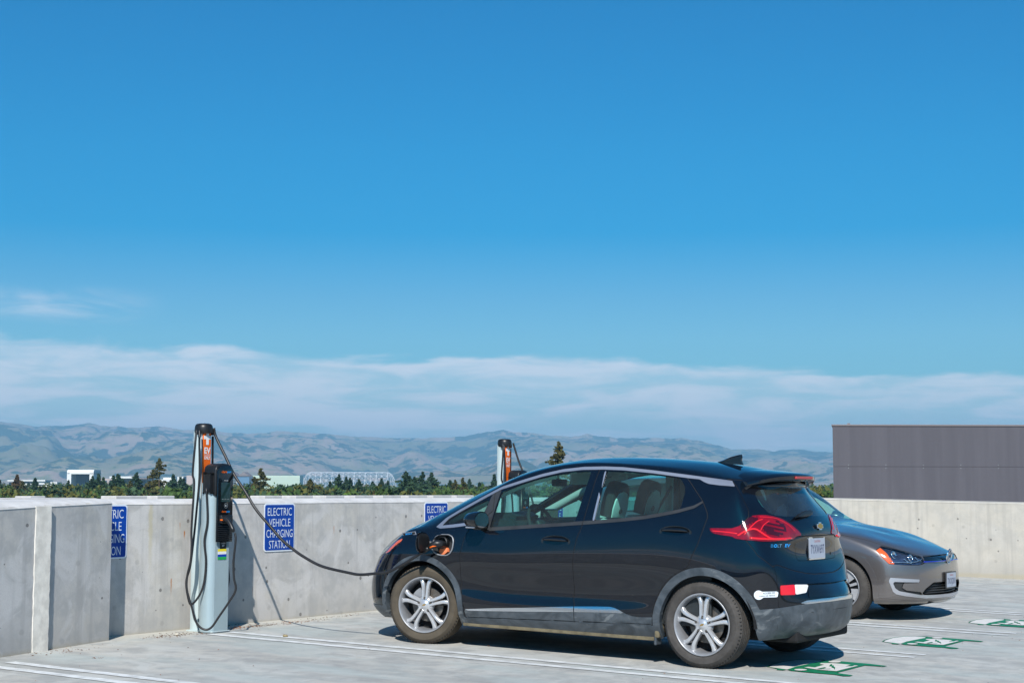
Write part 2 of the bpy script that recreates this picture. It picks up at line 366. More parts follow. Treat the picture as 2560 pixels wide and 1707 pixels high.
def paint(name, col, flake=0., metal=0.):
    m, t, b, o = new_mat(name); tcn = t.nodes.new('ShaderNodeTexCoord').outputs['Object']
    b.inputs['Base Color'].default_value = (*col, 1); b.inputs['Metallic'].default_value = metal; b.inputs['Roughness'].default_value = .30
    b.inputs['Coat Weight'].default_value = 1.; b.inputs['Coat Roughness'].default_value = .010; b.inputs['Coat IOR'].default_value = 1.66
    if not metal: b.inputs['Specular IOR Level'].default_value = 0.
    bn = t.nodes.new('ShaderNodeBump'); bn.inputs['Strength'].default_value = .030; bn.inputs['Distance'].default_value = .01
    t.links.new(noise(t, tcn, 3.0, 2), bn.inputs['Height']); t.links.new(bn.outputs[0], b.inputs['Coat Normal']); t.links.new(bn.outputs[0], b.inputs['Normal'])
    vo = noise(t, tcn, 240, 2)                                        # road dust specks
    dust = math_node(t, 'MULTIPLY', map_range(t, vo, .70, .78), map_range(t, noise(t, tcn, 4, 3), .4, .7))
    t.links.new(mixc(t, dust, col, (.25, .24, .21)), b.inputs['Base Color'])
    return m
M['paint_black'] = paint('black car paint', (.0035, .005, .009))
M['paint_taupe'] = paint('warm grey metallic paint', (.18, .162, .157), metal=.68)

# ---- car surface control points
def _ext(P, lo, hi):
    def gh(a, b, mode):
        if mode == 'm': return b * np.array([1, -1, 1])
        return 2 * a - b
    return np.concatenate([gh(P[0], P[1], lo)[None], P, gh(P[-1], P[-2], hi)[None]], 0)
def _smooth(P, lo, hi):
    E = _ext(P, lo, hi); return (E[:-2] + 4 * E[1:-1] + E[2:]) / 6
def _basis(n, per):
    # rows: samples ; cols: n+2 extended control points
    out = []
    for i in range(n - 1):
        for k in range(per):
            t = k / per; w = np.zeros(n + 2)
            w[i:i + 4] = [(1 - t) ** 3 / 6, (3 * t ** 3 - 6 * t * t + 4) / 6, (-3 * t ** 3 + 3 * t * t + 3 * t + 1) / 6, t ** 3 / 6]
            out.append(w)
    w = np.zeros(n + 2); w[n - 1:n + 2] = [1 / 6, 4 / 6, 1 / 6]; out.append(w)
    return np.array(out)
def surface(cols, pr, pc, tight=4):
    """cols: list of columns, each a list of (x, y, z) from the sill to the centre line; y is the half width."""
    N = np.array(cols, float)            # J x K x 3
    P = N.copy()
    for _ in range(tight):
        S = _smooth(P, 'm', 'm'); S = np.swapaxes(_smooth(np.swapaxes(S, 0, 1), 'l', 'm'), 0, 1)
        P = P + .8 * (N - S); P[0, :, 1] = 0; P[-1, :, 1] = 0; P[:, -1, 1] = 0
    A = _basis(P.shape[0], pc); B = _basis(P.shape[1], pr)
    E = _ext(P, 'm', 'm')
    E = np.swapaxes(_ext(np.swapaxes(E, 0, 1), 'l', 'm'), 0, 1)
    G = np.einsum('aj,jkc,bk->abc', A, E, B)
    return G                              # samples along the car x samples up the section x 3
SUV = [
 [(-3.36,0,0.19),(-3.43,0,0.27),(-3.465,0,0.4),(-3.465,0,0.53),(-3.445,0,0.66),(-3.405,0,0.75),(-3.345,0,0.84),(-3.25,0,0.895),(-3.15,0,0.945),(-3.06,0,1),(-3,0,1.02),(-2.95,0,1.035)],
 [(-3.33,0.3,0.19),(-3.4,0.32,0.27),(-3.435,0.33,0.4),(-3.435,0.33,0.53),(-3.395,0.335,0.65),(-3.355,0.34,0.752),(-3.285,0.34,0.827),(-3.19,0.32,0.892),(-3.09,0.28,0.945),(-3,0.2,1),(-2.94,0.12,1.04),(-2.89,0,1.06)],
 [(-3.22,0.56,0.19),(-3.29,0.6,0.27),(-3.32,0.615,0.4),(-3.3,0.62,0.52),(-3.27,0.615,0.63),(-3.215,0.61,0.732),(-3.14,0.585,0.812),(-3.06,0.555,0.887),(-2.97,0.49,0.95),(-2.9,0.37,1.01),(-2.85,0.2,1.06),(-2.81,0,1.085)],
 [(-3.08,0.7,0.19),(-3.13,0.755,0.27),(-3.15,0.775,0.4),(-3.155,0.775,0.53),(-3.11,0.77,0.65),(-3.06,0.755,0.752),(-2.99,0.72,0.832),(-2.93,0.68,0.902),(-2.86,0.6,0.95),(-2.79,0.46,1.03),(-2.73,0.26,1.1),(-2.7,0,1.14)],
 [(-2.92,0.77,0.2),(-2.94,0.83,0.28),(-2.95,0.855,0.4),(-2.95,0.855,0.53),(-2.93,0.845,0.66),(-2.9,0.83,0.782),(-2.85,0.785,0.882),(-2.8,0.735,0.942),(-2.74,0.68,0.972),(-2.67,0.56,1.055),(-2.6,0.32,1.15),(-2.56,0,1.2)],
 [(-2.62,0.79,0.2),(-2.62,0.86,0.29),(-2.62,0.88,0.42),(-2.62,0.88,0.55),(-2.61,0.872,0.69),(-2.6,0.858,0.8),(-2.58,0.83,0.9),(-2.54,0.79,0.965),(-2.48,0.745,1.03),(-2.42,0.66,1.118),(-2.36,0.38,1.253),(-2.32,0,1.297)],
 [(-2.2,0.8,0.19),(-2.2,0.855,0.28),(-2.2,0.872,0.4),(-2.2,0.856,0.54),(-2.2,0.879,0.7),(-2.2,0.868,0.84),(-2.18,0.842,0.97),(-2.16,0.795,1.07),(-2.12,0.725,1.2),(-2.06,0.635,1.288),(-2.02,0.38,1.383),(-2,0,1.412)],
 [(-1.8,0.8,0.19),(-1.8,0.845,0.27),(-1.8,0.862,0.38),(-1.8,0.842,0.5),(-1.8,0.877,0.68),(-1.8,0.869,0.84),(-1.8,0.845,0.99),(-1.8,0.785,1.17),(-1.78,0.7,1.35),(-1.76,0.61,1.418),(-1.74,0.36,1.478),(-1.73,0,1.497)],
 [(-1.3,0.8,0.19),(-1.3,0.845,0.27),(-1.3,0.86,0.38),(-1.3,0.84,0.5),(-1.3,0.876,0.69),(-1.3,0.87,0.87),(-1.3,0.842,1.03),(-1.3,0.765,1.25),(-1.3,0.675,1.465),(-1.3,0.585,1.518),(-1.3,0.33,1.555),(-1.3,0,1.565)],
 [(-0.8,0.8,0.19),(-0.8,0.845,0.27),(-0.8,0.862,0.38),(-0.8,0.844,0.51),(-0.8,0.879,0.7),(-0.8,0.872,0.9),(-0.8,0.84,1.06),(-0.8,0.762,1.27),(-0.8,0.67,1.475),(-0.8,0.575,1.523),(-0.8,0.32,1.561),(-0.8,0,1.572)],
 [(-0.3,0.8,0.2),(-0.3,0.855,0.28),(-0.3,0.872,0.4),(-0.3,0.866,0.54),(-0.3,0.882,0.72),(-0.3,0.872,0.93),(-0.3,0.832,1.12),(-0.3,0.757,1.28),(-0.3,0.66,1.44),(-0.3,0.56,1.493),(-0.3,0.31,1.533),(-0.3,0,1.544)],
 [(0.05,0.79,0.21),(0.05,0.855,0.3),(0.05,0.88,0.43),(0.05,0.882,0.56),(0.05,0.885,0.74),(0.05,0.865,0.95),(0.05,0.8,1.15),(0.05,0.735,1.28),(0.03,0.655,1.39),(0.02,0.55,1.443),(0.02,0.3,1.488),(0.02,0,1.502)],
 [(0.28,0.76,0.22),(0.3,0.82,0.3),(0.31,0.845,0.43),(0.31,0.85,0.58),(0.3,0.85,0.76),(0.28,0.825,0.94),(0.25,0.775,1.13),(0.22,0.715,1.28),(0.19,0.645,1.375),(0.19,0.54,1.418),(0.19,0.3,1.458),(0.19,0,1.47)],
 [(0.43,0.7,0.23),(0.44,0.745,0.3),(0.46,0.77,0.43),(0.46,0.78,0.58),(0.46,0.785,0.76),(0.42,0.77,0.92),(0.355,0.72,1.1),(0.27,0.655,1.26),(0.21,0.59,1.355),(0.21,0.51,1.393),(0.215,0.28,1.433),(0.215,0,1.445)],
 [(0.5,0.57,0.24),(0.55,0.62,0.31),(0.568,0.645,0.43),(0.563,0.65,0.56),(0.535,0.665,0.75),(0.49,0.66,0.9),(0.46,0.612,1.07),(0.34,0.55,1.23),(0.268,0.49,1.345),(0.27,0.45,1.373),(0.275,0.25,1.408),(0.275,0,1.42)],
 [(0.6,0.4,0.25),(0.655,0.42,0.31),(0.673,0.43,0.43),(0.668,0.43,0.56),(0.585,0.45,0.72),(0.54,0.455,0.88),(0.53,0.42,1.04),(0.41,0.38,1.21),(0.33,0.34,1.335),(0.335,0.31,1.37),(0.335,0.18,1.4),(0.335,0,1.41)],
 [(0.63,0.2,0.25),(0.705,0.2,0.31),(0.735,0.2,0.43),(0.73,0.2,0.56),(0.61,0.21,0.71),(0.56,0.22,0.87),(0.562,0.2,1.03),(0.462,0.2,1.2),(0.372,0.18,1.335),(0.365,0.15,1.36),(0.37,0.08,1.385),(0.375,0,1.392)],
 [(0.64,0,0.25),(0.715,0,0.31),(0.745,0,0.43),(0.74,0,0.56),(0.62,0,0.71),(0.565,0,0.87),(0.575,0,1.03),(0.475,0,1.2),(0.385,0,1.33),(0.375,0,1.355),(0.38,0,1.375),(0.385,0,1.385)],
]
GUV = [
 [(-0.8,0,0.18),(-0.84,0,0.22),(-0.855,0,0.32),(-0.86,0,0.44),(-0.85,0,0.56),(-0.83,0,0.635),(-0.79,0,0.67),(-0.7,0,0.715),(-0.6,0,0.755),(-0.48,0,0.795),(-0.36,0,0.827),(-0.26,0,0.85)],
 [(-0.77,0.33,0.18),(-0.815,0.33,0.22),(-0.835,0.33,0.32),(-0.84,0.33,0.44),(-0.83,0.33,0.56),(-0.81,0.33,0.635),(-0.77,0.33,0.67),(-0.68,0.32,0.715),(-0.57,0.29,0.755),(-0.4,0.22,0.81),(-0.26,0.12,0.85),(-0.16,0,0.87)],
 [(-0.66,0.6,0.18),(-0.72,0.62,0.22),(-0.745,0.625,0.32),(-0.75,0.63,0.44),(-0.74,0.63,0.56),(-0.715,0.62,0.635),(-0.67,0.61,0.675),(-0.58,0.58,0.72),(-0.47,0.52,0.775),(-0.28,0.38,0.835),(-0.12,0.2,0.89),(-0.04,0,0.895)],
 [(-0.5,0.755,0.18),(-0.555,0.785,0.22),(-0.575,0.8,0.32),(-0.58,0.805,0.44),(-0.57,0.8,0.56),(-0.54,0.79,0.65),(-0.49,0.775,0.7),(-0.4,0.745,0.755),(-0.28,0.68,0.825),(-0.1,0.5,0.887),(0.04,0.26,0.922),(0.1,0,0.92)],
 [(-0.36,0.82,0.18),(-0.39,0.85,0.23),(-0.4,0.87,0.33),(-0.4,0.875,0.45),(-0.39,0.87,0.58),(-0.36,0.86,0.68),(-0.3,0.84,0.755),(-0.21,0.8,0.81),(-0.09,0.73,0.867),(0.1,0.57,0.912),(0.24,0.3,0.948),(0.29,0,0.955)],
 [(0,0.84,0.18),(0,0.87,0.26),(0,0.89,0.36),(0,0.893,0.48),(0,0.89,0.62),(0,0.88,0.74),(0.02,0.86,0.83),(0.1,0.83,0.88),(0.22,0.78,0.915),(0.36,0.66,0.945),(0.42,0.36,0.975),(0.44,0,0.985)],
 [(0.45,0.84,0.18),(0.45,0.875,0.26),(0.45,0.885,0.36),(0.45,0.88,0.5),(0.45,0.89,0.64),(0.45,0.885,0.78),(0.46,0.86,0.89),(0.48,0.81,0.95),(0.54,0.755,1),(0.62,0.65,1.07),(0.66,0.36,1.12),(0.68,0,1.13)],
 [(0.9,0.84,0.18),(0.9,0.875,0.26),(0.9,0.885,0.36),(0.9,0.88,0.5),(0.9,0.89,0.64),(0.9,0.885,0.78),(0.9,0.865,0.92),(0.9,0.78,1.12),(0.92,0.7,1.26),(0.96,0.6,1.32),(0.98,0.34,1.355),(0.99,0,1.365)],
 [(1.35,0.84,0.18),(1.35,0.875,0.26),(1.35,0.885,0.36),(1.35,0.88,0.5),(1.35,0.89,0.64),(1.35,0.885,0.78),(1.35,0.865,0.94),(1.35,0.77,1.15),(1.35,0.665,1.37),(1.35,0.57,1.41),(1.35,0.32,1.44),(1.35,0,1.445)],
 [(1.8,0.84,0.18),(1.8,0.875,0.26),(1.8,0.885,0.36),(1.8,0.88,0.5),(1.8,0.89,0.64),(1.8,0.885,0.78),(1.8,0.865,0.95),(1.8,0.77,1.16),(1.8,0.66,1.385),(1.8,0.56,1.425),(1.8,0.32,1.45),(1.8,0,1.455)],
 [(2.25,0.84,0.18),(2.25,0.875,0.26),(2.25,0.885,0.36),(2.25,0.88,0.5),(2.25,0.89,0.64),(2.25,0.885,0.78),(2.25,0.865,0.95),(2.25,0.77,1.16),(2.25,0.65,1.375),(2.25,0.55,1.415),(2.25,0.31,1.44),(2.25,0,1.445)],
 [(2.63,0.84,0.2),(2.63,0.875,0.28),(2.63,0.89,0.38),(2.63,0.89,0.5),(2.63,0.89,0.64),(2.63,0.88,0.78),(2.63,0.85,0.95),(2.63,0.76,1.16),(2.63,0.64,1.355),(2.63,0.54,1.4),(2.63,0.3,1.42),(2.63,0,1.43)],
 [(2.9,0.82,0.2),(2.9,0.86,0.28),(2.9,0.87,0.38),(2.9,0.87,0.5),(2.9,0.87,0.64),(2.9,0.86,0.78),(2.88,0.82,0.95),(2.84,0.73,1.16),(2.8,0.62,1.33),(2.8,0.52,1.38),(2.8,0.29,1.4),(2.8,0,1.41)],
 [(3.12,0.74,0.22),(3.15,0.79,0.3),(3.16,0.8,0.4),(3.16,0.81,0.5),(3.14,0.81,0.64),(3.11,0.8,0.78),(3.07,0.75,0.95),(3,0.67,1.15),(2.92,0.58,1.3),(2.92,0.49,1.35),(2.92,0.28,1.38),(2.92,0,1.39)],
 [(3.26,0.6,0.23),(3.31,0.64,0.31),(3.32,0.66,0.42),(3.31,0.67,0.54),(3.28,0.67,0.68),(3.24,0.66,0.8),(3.19,0.62,0.95),(3.12,0.56,1.14),(3.02,0.5,1.29),(3.02,0.42,1.33),(3.02,0.24,1.36),(3.02,0,1.37)],
 [(3.34,0.4,0.24),(3.38,0.42,0.32),(3.4,0.43,0.43),(3.39,0.43,0.55),(3.34,0.44,0.68),(3.3,0.44,0.8),(3.26,0.41,0.95),(3.19,0.37,1.13),(3.08,0.34,1.28),(3.08,0.28,1.31),(3.08,0.16,1.34),(3.08,0,1.35)],
 [(3.37,0.2,0.24),(3.41,0.2,0.32),(3.42,0.2,0.43),(3.41,0.2,0.55),(3.36,0.21,0.68),(3.32,0.21,0.8),(3.28,0.2,0.95),(3.21,0.18,1.13),(3.11,0.16,1.27),(3.11,0.13,1.3),(3.11,0.07,1.33),(3.11,0,1.335)],
 [(3.38,0,0.24),(3.42,0,0.32),(3.43,0,0.43),(3.42,0,0.55),(3.37,0,0.68),(3.33,0,0.8),(3.29,0,0.95),(3.22,0,1.13),(3.12,0,1.26),(3.12,0,1.29),(3.12,0,1.31),(3.12,0,1.325)],
]
# ------------------------------------------------------------------ car surfaces: a smooth sheet, cut along real panel lines
def inside_dist(P, poly):
    """signed distance to a closed polygon (negative inside); P: n x 2"""
    poly = np.array(poly, float); n = len(poly); d = np.full(len(P), 1e9); ins = np.zeros(len(P), bool)
    for i in range(n):
        a = poly[i]; b = poly[(i + 1) % n]; e = b - a; w = P - a
        t = np.clip((w @ e) / (e @ e + 1e-12), 0, 1); q = w - t[:, None] * e; d = np.minimum(d, (q ** 2).sum(1))
        c = (a[1] > P[:, 1]) != (b[1] > P[:, 1])
        with np.errstate(divide='ignore', invalid='ignore'): xi = (b[0] - a[0]) * (P[:, 1] - a[1]) / (b[1] - a[1] + 1e-15) + a[0]
        ins ^= c & (P[:, 0] < xi)
    d = np.sqrt(d); return np.where(ins, -d, d)
def sm(poly, it=1):
    """corner-cutting so outlines are rounded a little"""
    for _ in range(it):
        out = []
        for i in range(len(poly)):
            a = poly[i]; b = poly[(i + 1) % len(poly)]; out += [(a[0] * .8 + b[0] * .2, a[1] * .8 + b[1] * .2), (a[0] * .2 + b[0] * .8, a[1] * .2 + b[1] * .8)]
        poly = out
    return poly
class Half:
    def __init__(s, cols, pr, pc):
        G = surface(cols, pr, pc); a, b = G.shape[:2]
        du = np.gradient(G, axis=0); dv = np.gradient(G, axis=1); n = np.cross(du, dv); l = np.linalg.norm(n, axis=2, keepdims=True)
        n = n / np.maximum(l, 1e-9)
        if n[a // 2, b // 3, 1] < 0: n = -n
        # symmetry plane normals have no y part
        n[:, -1, 1] = 0; n[0, :, 1] = 0; n[-1, :, 1] = 0; n /= np.maximum(np.linalg.norm(n, axis=2, keepdims=True), 1e-9)
        bad = l[..., 0] < 1e-7
        s.V = list(map(tuple, np.concatenate([G, n], 2).reshape(-1, 6)))
        i = np.arange(a * b).reshape(a, b)
        Q = np.stack([i[:-1, :-1], i[:-1, 1:], i[1:, 1:], i[1:, :-1]], -1).reshape(-1, 4)
        s.F = [tuple(q) for q in Q.tolist()]; s.T = ['body'] * len(s.F)
    def cut(s, phi, new, allow=('body',)):
        V = np.array(s.V); val = phi(V[:, :3]); val = np.where(abs(val) < 2e-4, 0, val); val = val.tolist()
        cache = {}; nf = []; ntg = []
        allow = set(allow)
        def mid(a, b):
            k = (a, b) if a < b else (b, a)
            if k not in cache:
                t = val[k[0]] / (val[k[0]] - val[k[1]]); A = s.V[k[0]]; B = s.V[k[1]]
                q = [A[i] + (B[i] - A[i]) * t for i in range(6)]; l = math.sqrt(q[3] ** 2 + q[4] ** 2 + q[5] ** 2) or 1
                q[3] /= l; q[4] /= l; q[5] /= l; s.V.append(tuple(q)); val.append(0.); cache[k] = len(s.V) - 1
            return cache[k]
        for f, tg in zip(s.F, s.T):
            if tg not in allow: nf.append(f); ntg.append(tg); continue
            vs = [val[i] for i in f]; mn, mx = min(vs), max(vs)
            if mx <= 0 and mn < 0: nf.append(f); ntg.append(new); continue
            if mn >= 0: nf.append(f); ntg.append(tg); continue
            neg = []; pos = []; n = len(f)
            for i in range(n):
                a = f[i]; b = f[(i + 1) % n]; va = val[a]; vb = val[b]
                if va <= 0: neg.append(a)
                if va >= 0: pos.append(a)
                if va * vb < 0: m = mid(a, b); neg.append(m); pos.append(m)
            if len(neg) > 2: nf.append(tuple(neg)); ntg.append(new)
            if len(pos) > 2: nf.append(tuple(pos)); ntg.append(tg)
        s.F = nf; s.T = ntg
    def xz(s, poly, new, allow=('body',), off=0., ymin=.45, smooth=0):
        poly = sm(poly, smooth) if smooth else poly
        s.cut(lambda P: np.maximum(inside_dist(P[:, [0, 2]], poly) + off, ymin - P[:, 1]), new, allow)
    def line_z(s): pass
    def part(s, tags, name, mat, parent, off=0., skirt=0., sides='both', lip=None):
        tags = {tags} if isinstance(tags, str) else set(tags)
        F = [f for f, t in zip(s.F, s.T) if t in tags]
        if not F: return None
        used = sorted({i for f in F for i in f}); idx = {v: k for k, v in enumerate(used)}
        P = np.array([s.V[i] for i in used]); pos = P[:, :3] + P[:, 3:] * off; nor = P[:, 3:].copy(); Fk = [tuple(idx[i] for i in f) for f in F]
        if skirt:
            cnt = {}
            for f in Fk:
                for i in range(len(f)):
                    a, b = f[i], f[(i + 1) % len(f)]; k = (a, b) if a < b else (b, a); cnt[k] = cnt.get(k, 0) + (1 if k == (a, b) else 2) + (10 if k in cnt else 0)
            bd = []
            for f in Fk:
                for i in range(len(f)):
                    a, b = f[i], f[(i + 1) % len(f)]; k = (a, b) if a < b else (b, a)
                    if cnt[k] < 10 and not (abs(pos[a][1]) < 1e-5 and abs(pos[b][1]) < 1e-5): bd.append((a, b))
            base = len(pos); vid = {}; ep = []; en = []
            for a, b in bd:
                e = pos[b] - pos[a]; o = np.cross(e, nor[a]); o = o / (np.linalg.norm(o) + 1e-12)
                for q in (a, b):
                    vid.setdefault(q, []).append(o)
            ids = {}
            for q, os_ in vid.items():
                o = np.mean(os_, 0); o = o / (np.linalg.norm(o) + 1e-12); ids[q] = (base + len(ep), base + len(ep) + 1)
                ep += [pos[q], pos[q] - nor[q] * skirt]; en += [o, o]
            for a, b in bd:
                Fk.append((ids[b][0], ids[a][0], ids[a][1], ids[b][1]))
            pos = np.concatenate([pos, np.array(ep)]); nor = np.concatenate([nor, np.array(en)])
        out = []
        vs, fs, ns = [], [], []
        for side in (('near', 'far') if sides == 'both' else (sides,)):
            b = len(vs)
            if side == 'near': p2 = pos * [1, -1, 1]; n2 = nor * [1, -1, 1]; f2 = [tuple(b + i for i in f) for f in Fk]
            else: p2 = pos; n2 = nor; f2 = [tuple(b + i for i in f[::-1]) for f in Fk]
            vs += p2.tolist(); ns += n2.tolist(); fs += f2
        me = bpy.data.meshes.new(name); me.from_pydata(vs, [], fs); me.update()
        # orient faces with the stored normals
        o = link(name, me, mat, parent, smooth=True)
        nn = np.array(ns); fn = np.zeros(len(me.polygons) * 3); me.polygons.foreach_get('normal', fn); fn = fn.reshape(-1, 3)
        s0 = sum(float(np.dot(fn[i], nn[fs[i][0]])) for i in range(0, len(fs), max(1, len(fs) // 50)))
        if s0 < 0: me.flip_normals()
        me.normals_split_custom_set_from_vertices([tuple(n) for n in ns])
        return o
def qrear(P): return P[:, 0] + .88 - P[:, 1]
def qfront(P, nose): return (P[:, 0] - nose) + P[:, 1]
def along(q, pts):
    xs, zs = zip(*pts); return np.interp(q, xs, zs)

def wheel(parent, loc, side, tyre_mat, style='double', rad=.3235, rimr=.2325, width=.215, steer=0.):
    """side -1: outer face towards -y"""
    r = empty('wheel', loc, (0, 0, steer), parent); S = side
    A = frame((0, 0, 0), (1, 0, 0), (0, 0, 1), (0, S, 0))       # local z = outward
    w = width / 2
    prof = [(rimr - .006, w - .018), (rimr + .004, w - .010), (rimr + .012, w - .004), (rimr + .03, w + .002), (rimr + .055, w + .004), (rad - .026, w - .004), (rad - .012, w - .016), (rad - .004, w - .030)]
    tread = []
    hw = w - .030; ng = 4
    for i in range(ng + 1):
        a = hw - (2 * hw) * i / (ng + 1); b = hw - (2 * hw) * (i + 1) / (ng + 1)
        tread += [(rad, a - .002), (rad, b + .006)]
        if i < ng: tread += [(rad - .009, b + .005), (rad - .009, b - .001)]
    p2 = prof + tread + [(rad - .004, -(w - .030)), (rad - .012, -(w - .016)), (rad - .026, -(w - .004)), (rimr + .055, -w - .004), (rimr + .01, -w), (rimr - .006, -(w - .018))]
    b = MB(); b.lathe(p2, 96, A, close=False)
    # shoulder sipes
    for k in range(72):
        q = 2 * math.pi * (k + .5) / 72; c, s_ = math.cos(q), math.sin(q)
        B = A @ Matrix(((c, -s_, 0, 0), (s_, c, 0, 0), (0, 0, 1, 0), (0, 0, 0, 1)))
        b.box((rad - .013, -.0016, w - .034), (rad - .0028, .0016, w - .015), M=B, mi=1)
    ty = b.build('tyre', [tyre_mat, M['dark']], r, auto=28)
    rim = empty('rim', (0, 0, 0), parent=r)
    b = MB()
    b.lathe([(rimr - .012, w - .035), (rimr - .004, w - .018), (rimr + .001, w - .006), (rimr - .003, w - .001), (rimr - .009, w - .003), (rimr - .014, w - .012), (rimr - .020, w - .022), (rimr - .026, .03), (rimr - .03, -.06), (rimr - .012, -w + .01)], 72, A)
    b.build('rim_barrel', M['alloy_dull'], rim, smooth=True)
    if style == 'double':
        b = MB()
        zf = w - .026
        for k in range(5):
            a0 = R(90 + 72 * k)
            for sgn in (-1, 1):
                # centre line of one spoke in (radius, sideways): parallel pair that flares at the rim
                cl = [(.045, .0165), (.075, .017), (.11, .0185), (.145, .021), (.172, .0255), (.195, .0345), (.212, .049), (.2245, .068)]
                hw_ = [.0135, .0135, .0138, .0145, .0155, .0170, .0185, .020]
                zz = [.010, .006, .004, .002, 0., -.004, -.010, -.016]
                v = []; f = []; n = len(cl); m = 6
                for i, (rr, tt) in enumerate(cl):
                    i0, i1 = max(0, i - 1), min(n - 1, i + 1); d = Vector((cl[i1][0] - cl[i0][0], (cl[i1][1] - cl[i0][1]) * sgn)).normalized(); nn = Vector((-d.y, d.x))
                    c0 = Vector((rr, tt * sgn))
                    for q, zq in ((-1, -.034), (-1, -.008), (-.55, 0), (.55, 0), (1, -.008), (1, -.034)):
                        pt = c0 + nn * q * hw_[i]; v.append((pt.x * math.cos(a0) - pt.y * math.sin(a0), pt.x * math.sin(a0) + pt.y * math.cos(a0), zf + zz[i] + zq))
                for i in range(n - 1):
                    for j in range(m - 1): f.append((i * m + j, i * m + j + 1, (i + 1) * m + j + 1, (i + 1) * m + j))
                f.append(tuple(range(m))); f.append(tuple((n - 1) * m + j for j in range(m))[::-1])
                b.add(v, f, A)
        b.build('spokes', M['alloy'], rim, auto=50)
        b = MB(); b.lathe([(0, zf + .012), (.028, zf + .011), (.032, zf + .006), (.050, zf + .006), (.062, zf + .000), (.075, zf - .016), (.078, zf - .035)], 40, A); b.build('hub', M['alloy'], rim, smooth=True)
        for k in range(5):
            a0 = R(90 + 72 * k); p = (.054 * math.cos(a0), .054 * math.sin(a0))
            b = MB(); b.lathe([(.0125, zf - .004), (.0125, zf + .0065)], 14, A @ Matrix.Translation((*p, .0003))); b.build('nut_seat', M['dark'], rim)
            b = MB(); b.lathe([(0, zf + .016), (.006, zf + .0155), (.0095, zf + .011), (.0098, zf + .002)], 6, A @ Matrix.Translation((*p, 0))); b.build('wheel_nut', M['steel'], rim)
        b = MB(); bt = [(-.016, -.004), (-.005, -.004), (-.005, -.007), (.007, -.007), (.007, -.004), (.016, -.004), (.014, .004), (.005, .004), (.005, .007), (-.007, .007), (-.007, .004), (-.018, .004)]
        b.prism(bt, zf + .0122, zf + .0135, A @ Matrix.Rotation(R(24), 4, 'Z')); b.build('hub_emblem', M['gold'], rim)
    else:
        zf = w - .02; b = MB()
        def sect(a0, a1, r0, r1, z=0.):
            n = 10; v = []; f = []
            for i in range(n + 1):
                q = R(a0 + (a1 - a0) * i / n)
                for rr, zz in ((r0, -.03), (r0, z), (r1, z - .006), (r1, -.03)): v.append((rr * math.cos(q), rr * math.sin(q), zf + zz))
            for i in range(n):
                for j in range(4): f.append((i * 4 + j, i * 4 + (j + 1) % 4, (i + 1) * 4 + (j + 1) % 4, (i + 1) * 4 + j))
            f += [(0, 1, 2, 3), (n * 4 + 3, n * 4 + 2, n * 4 + 1, n * 4)]
            b.add(v, f, A)
        sect(0, 360, .0, .085); sect(0, 360, .215, rimr)
        for k in range(5):
            c = 18 + 72 * k
            sect(c + 17, c + 55, .08, .218, .0)                       # broad closed petal
            # slim bar in the middle of each slot pair
            q = R(c); d = Vector((math.cos(q), math.sin(q))); nn = Vector((-d.y, d.x)); P = [d * .08 - nn * .012, d * .218 - nn * .014, d * .218 + nn * .014, d * .08 + nn * .012]
            b.prism([(p_.x, p_.y) for p_ in P], zf - .03, zf - .002, A)
        b.build('spokes', M['alloy'], rim, auto=40)
        b = MB(); b.lathe([(0, zf - .035), (rimr - .02, zf - .035)], 40, A); b.build('slot_backing', M['black_plastic'], rim)
        b = MB(); b.lathe([(0, zf + .006), (.030, zf + .004), (.034, zf)], 24, A); b.build('hub', M['alloy_dull'], rim, smooth=True)
    b = MB(); b.lathe([(.05, .012), (.142, .012), (.142, -.002), (.05, -.002)], 40, A); b.lathe([(0, .03), (.07, .03), (.072, .0)], 24, A); b.build('brake_disc', M['steel'], r, auto=40)
    b = MB(); b.lathe([(.085, -.02), (.085, .034), (.150, .034), (.150, -.02)], 8, A @ Matrix.Rotation(R(115 if style == 'double' else 0), 4, 'Z'), close=True, arc=(0, R(62))); b.build('brake_caliper', M['alloy_dull'], r, auto=40)
    b = MB(); b.lathe([(0, -.04), (rimr - .03, -.04)], 40, A); b.build('backing_plate', M['dark'], r)
    return r
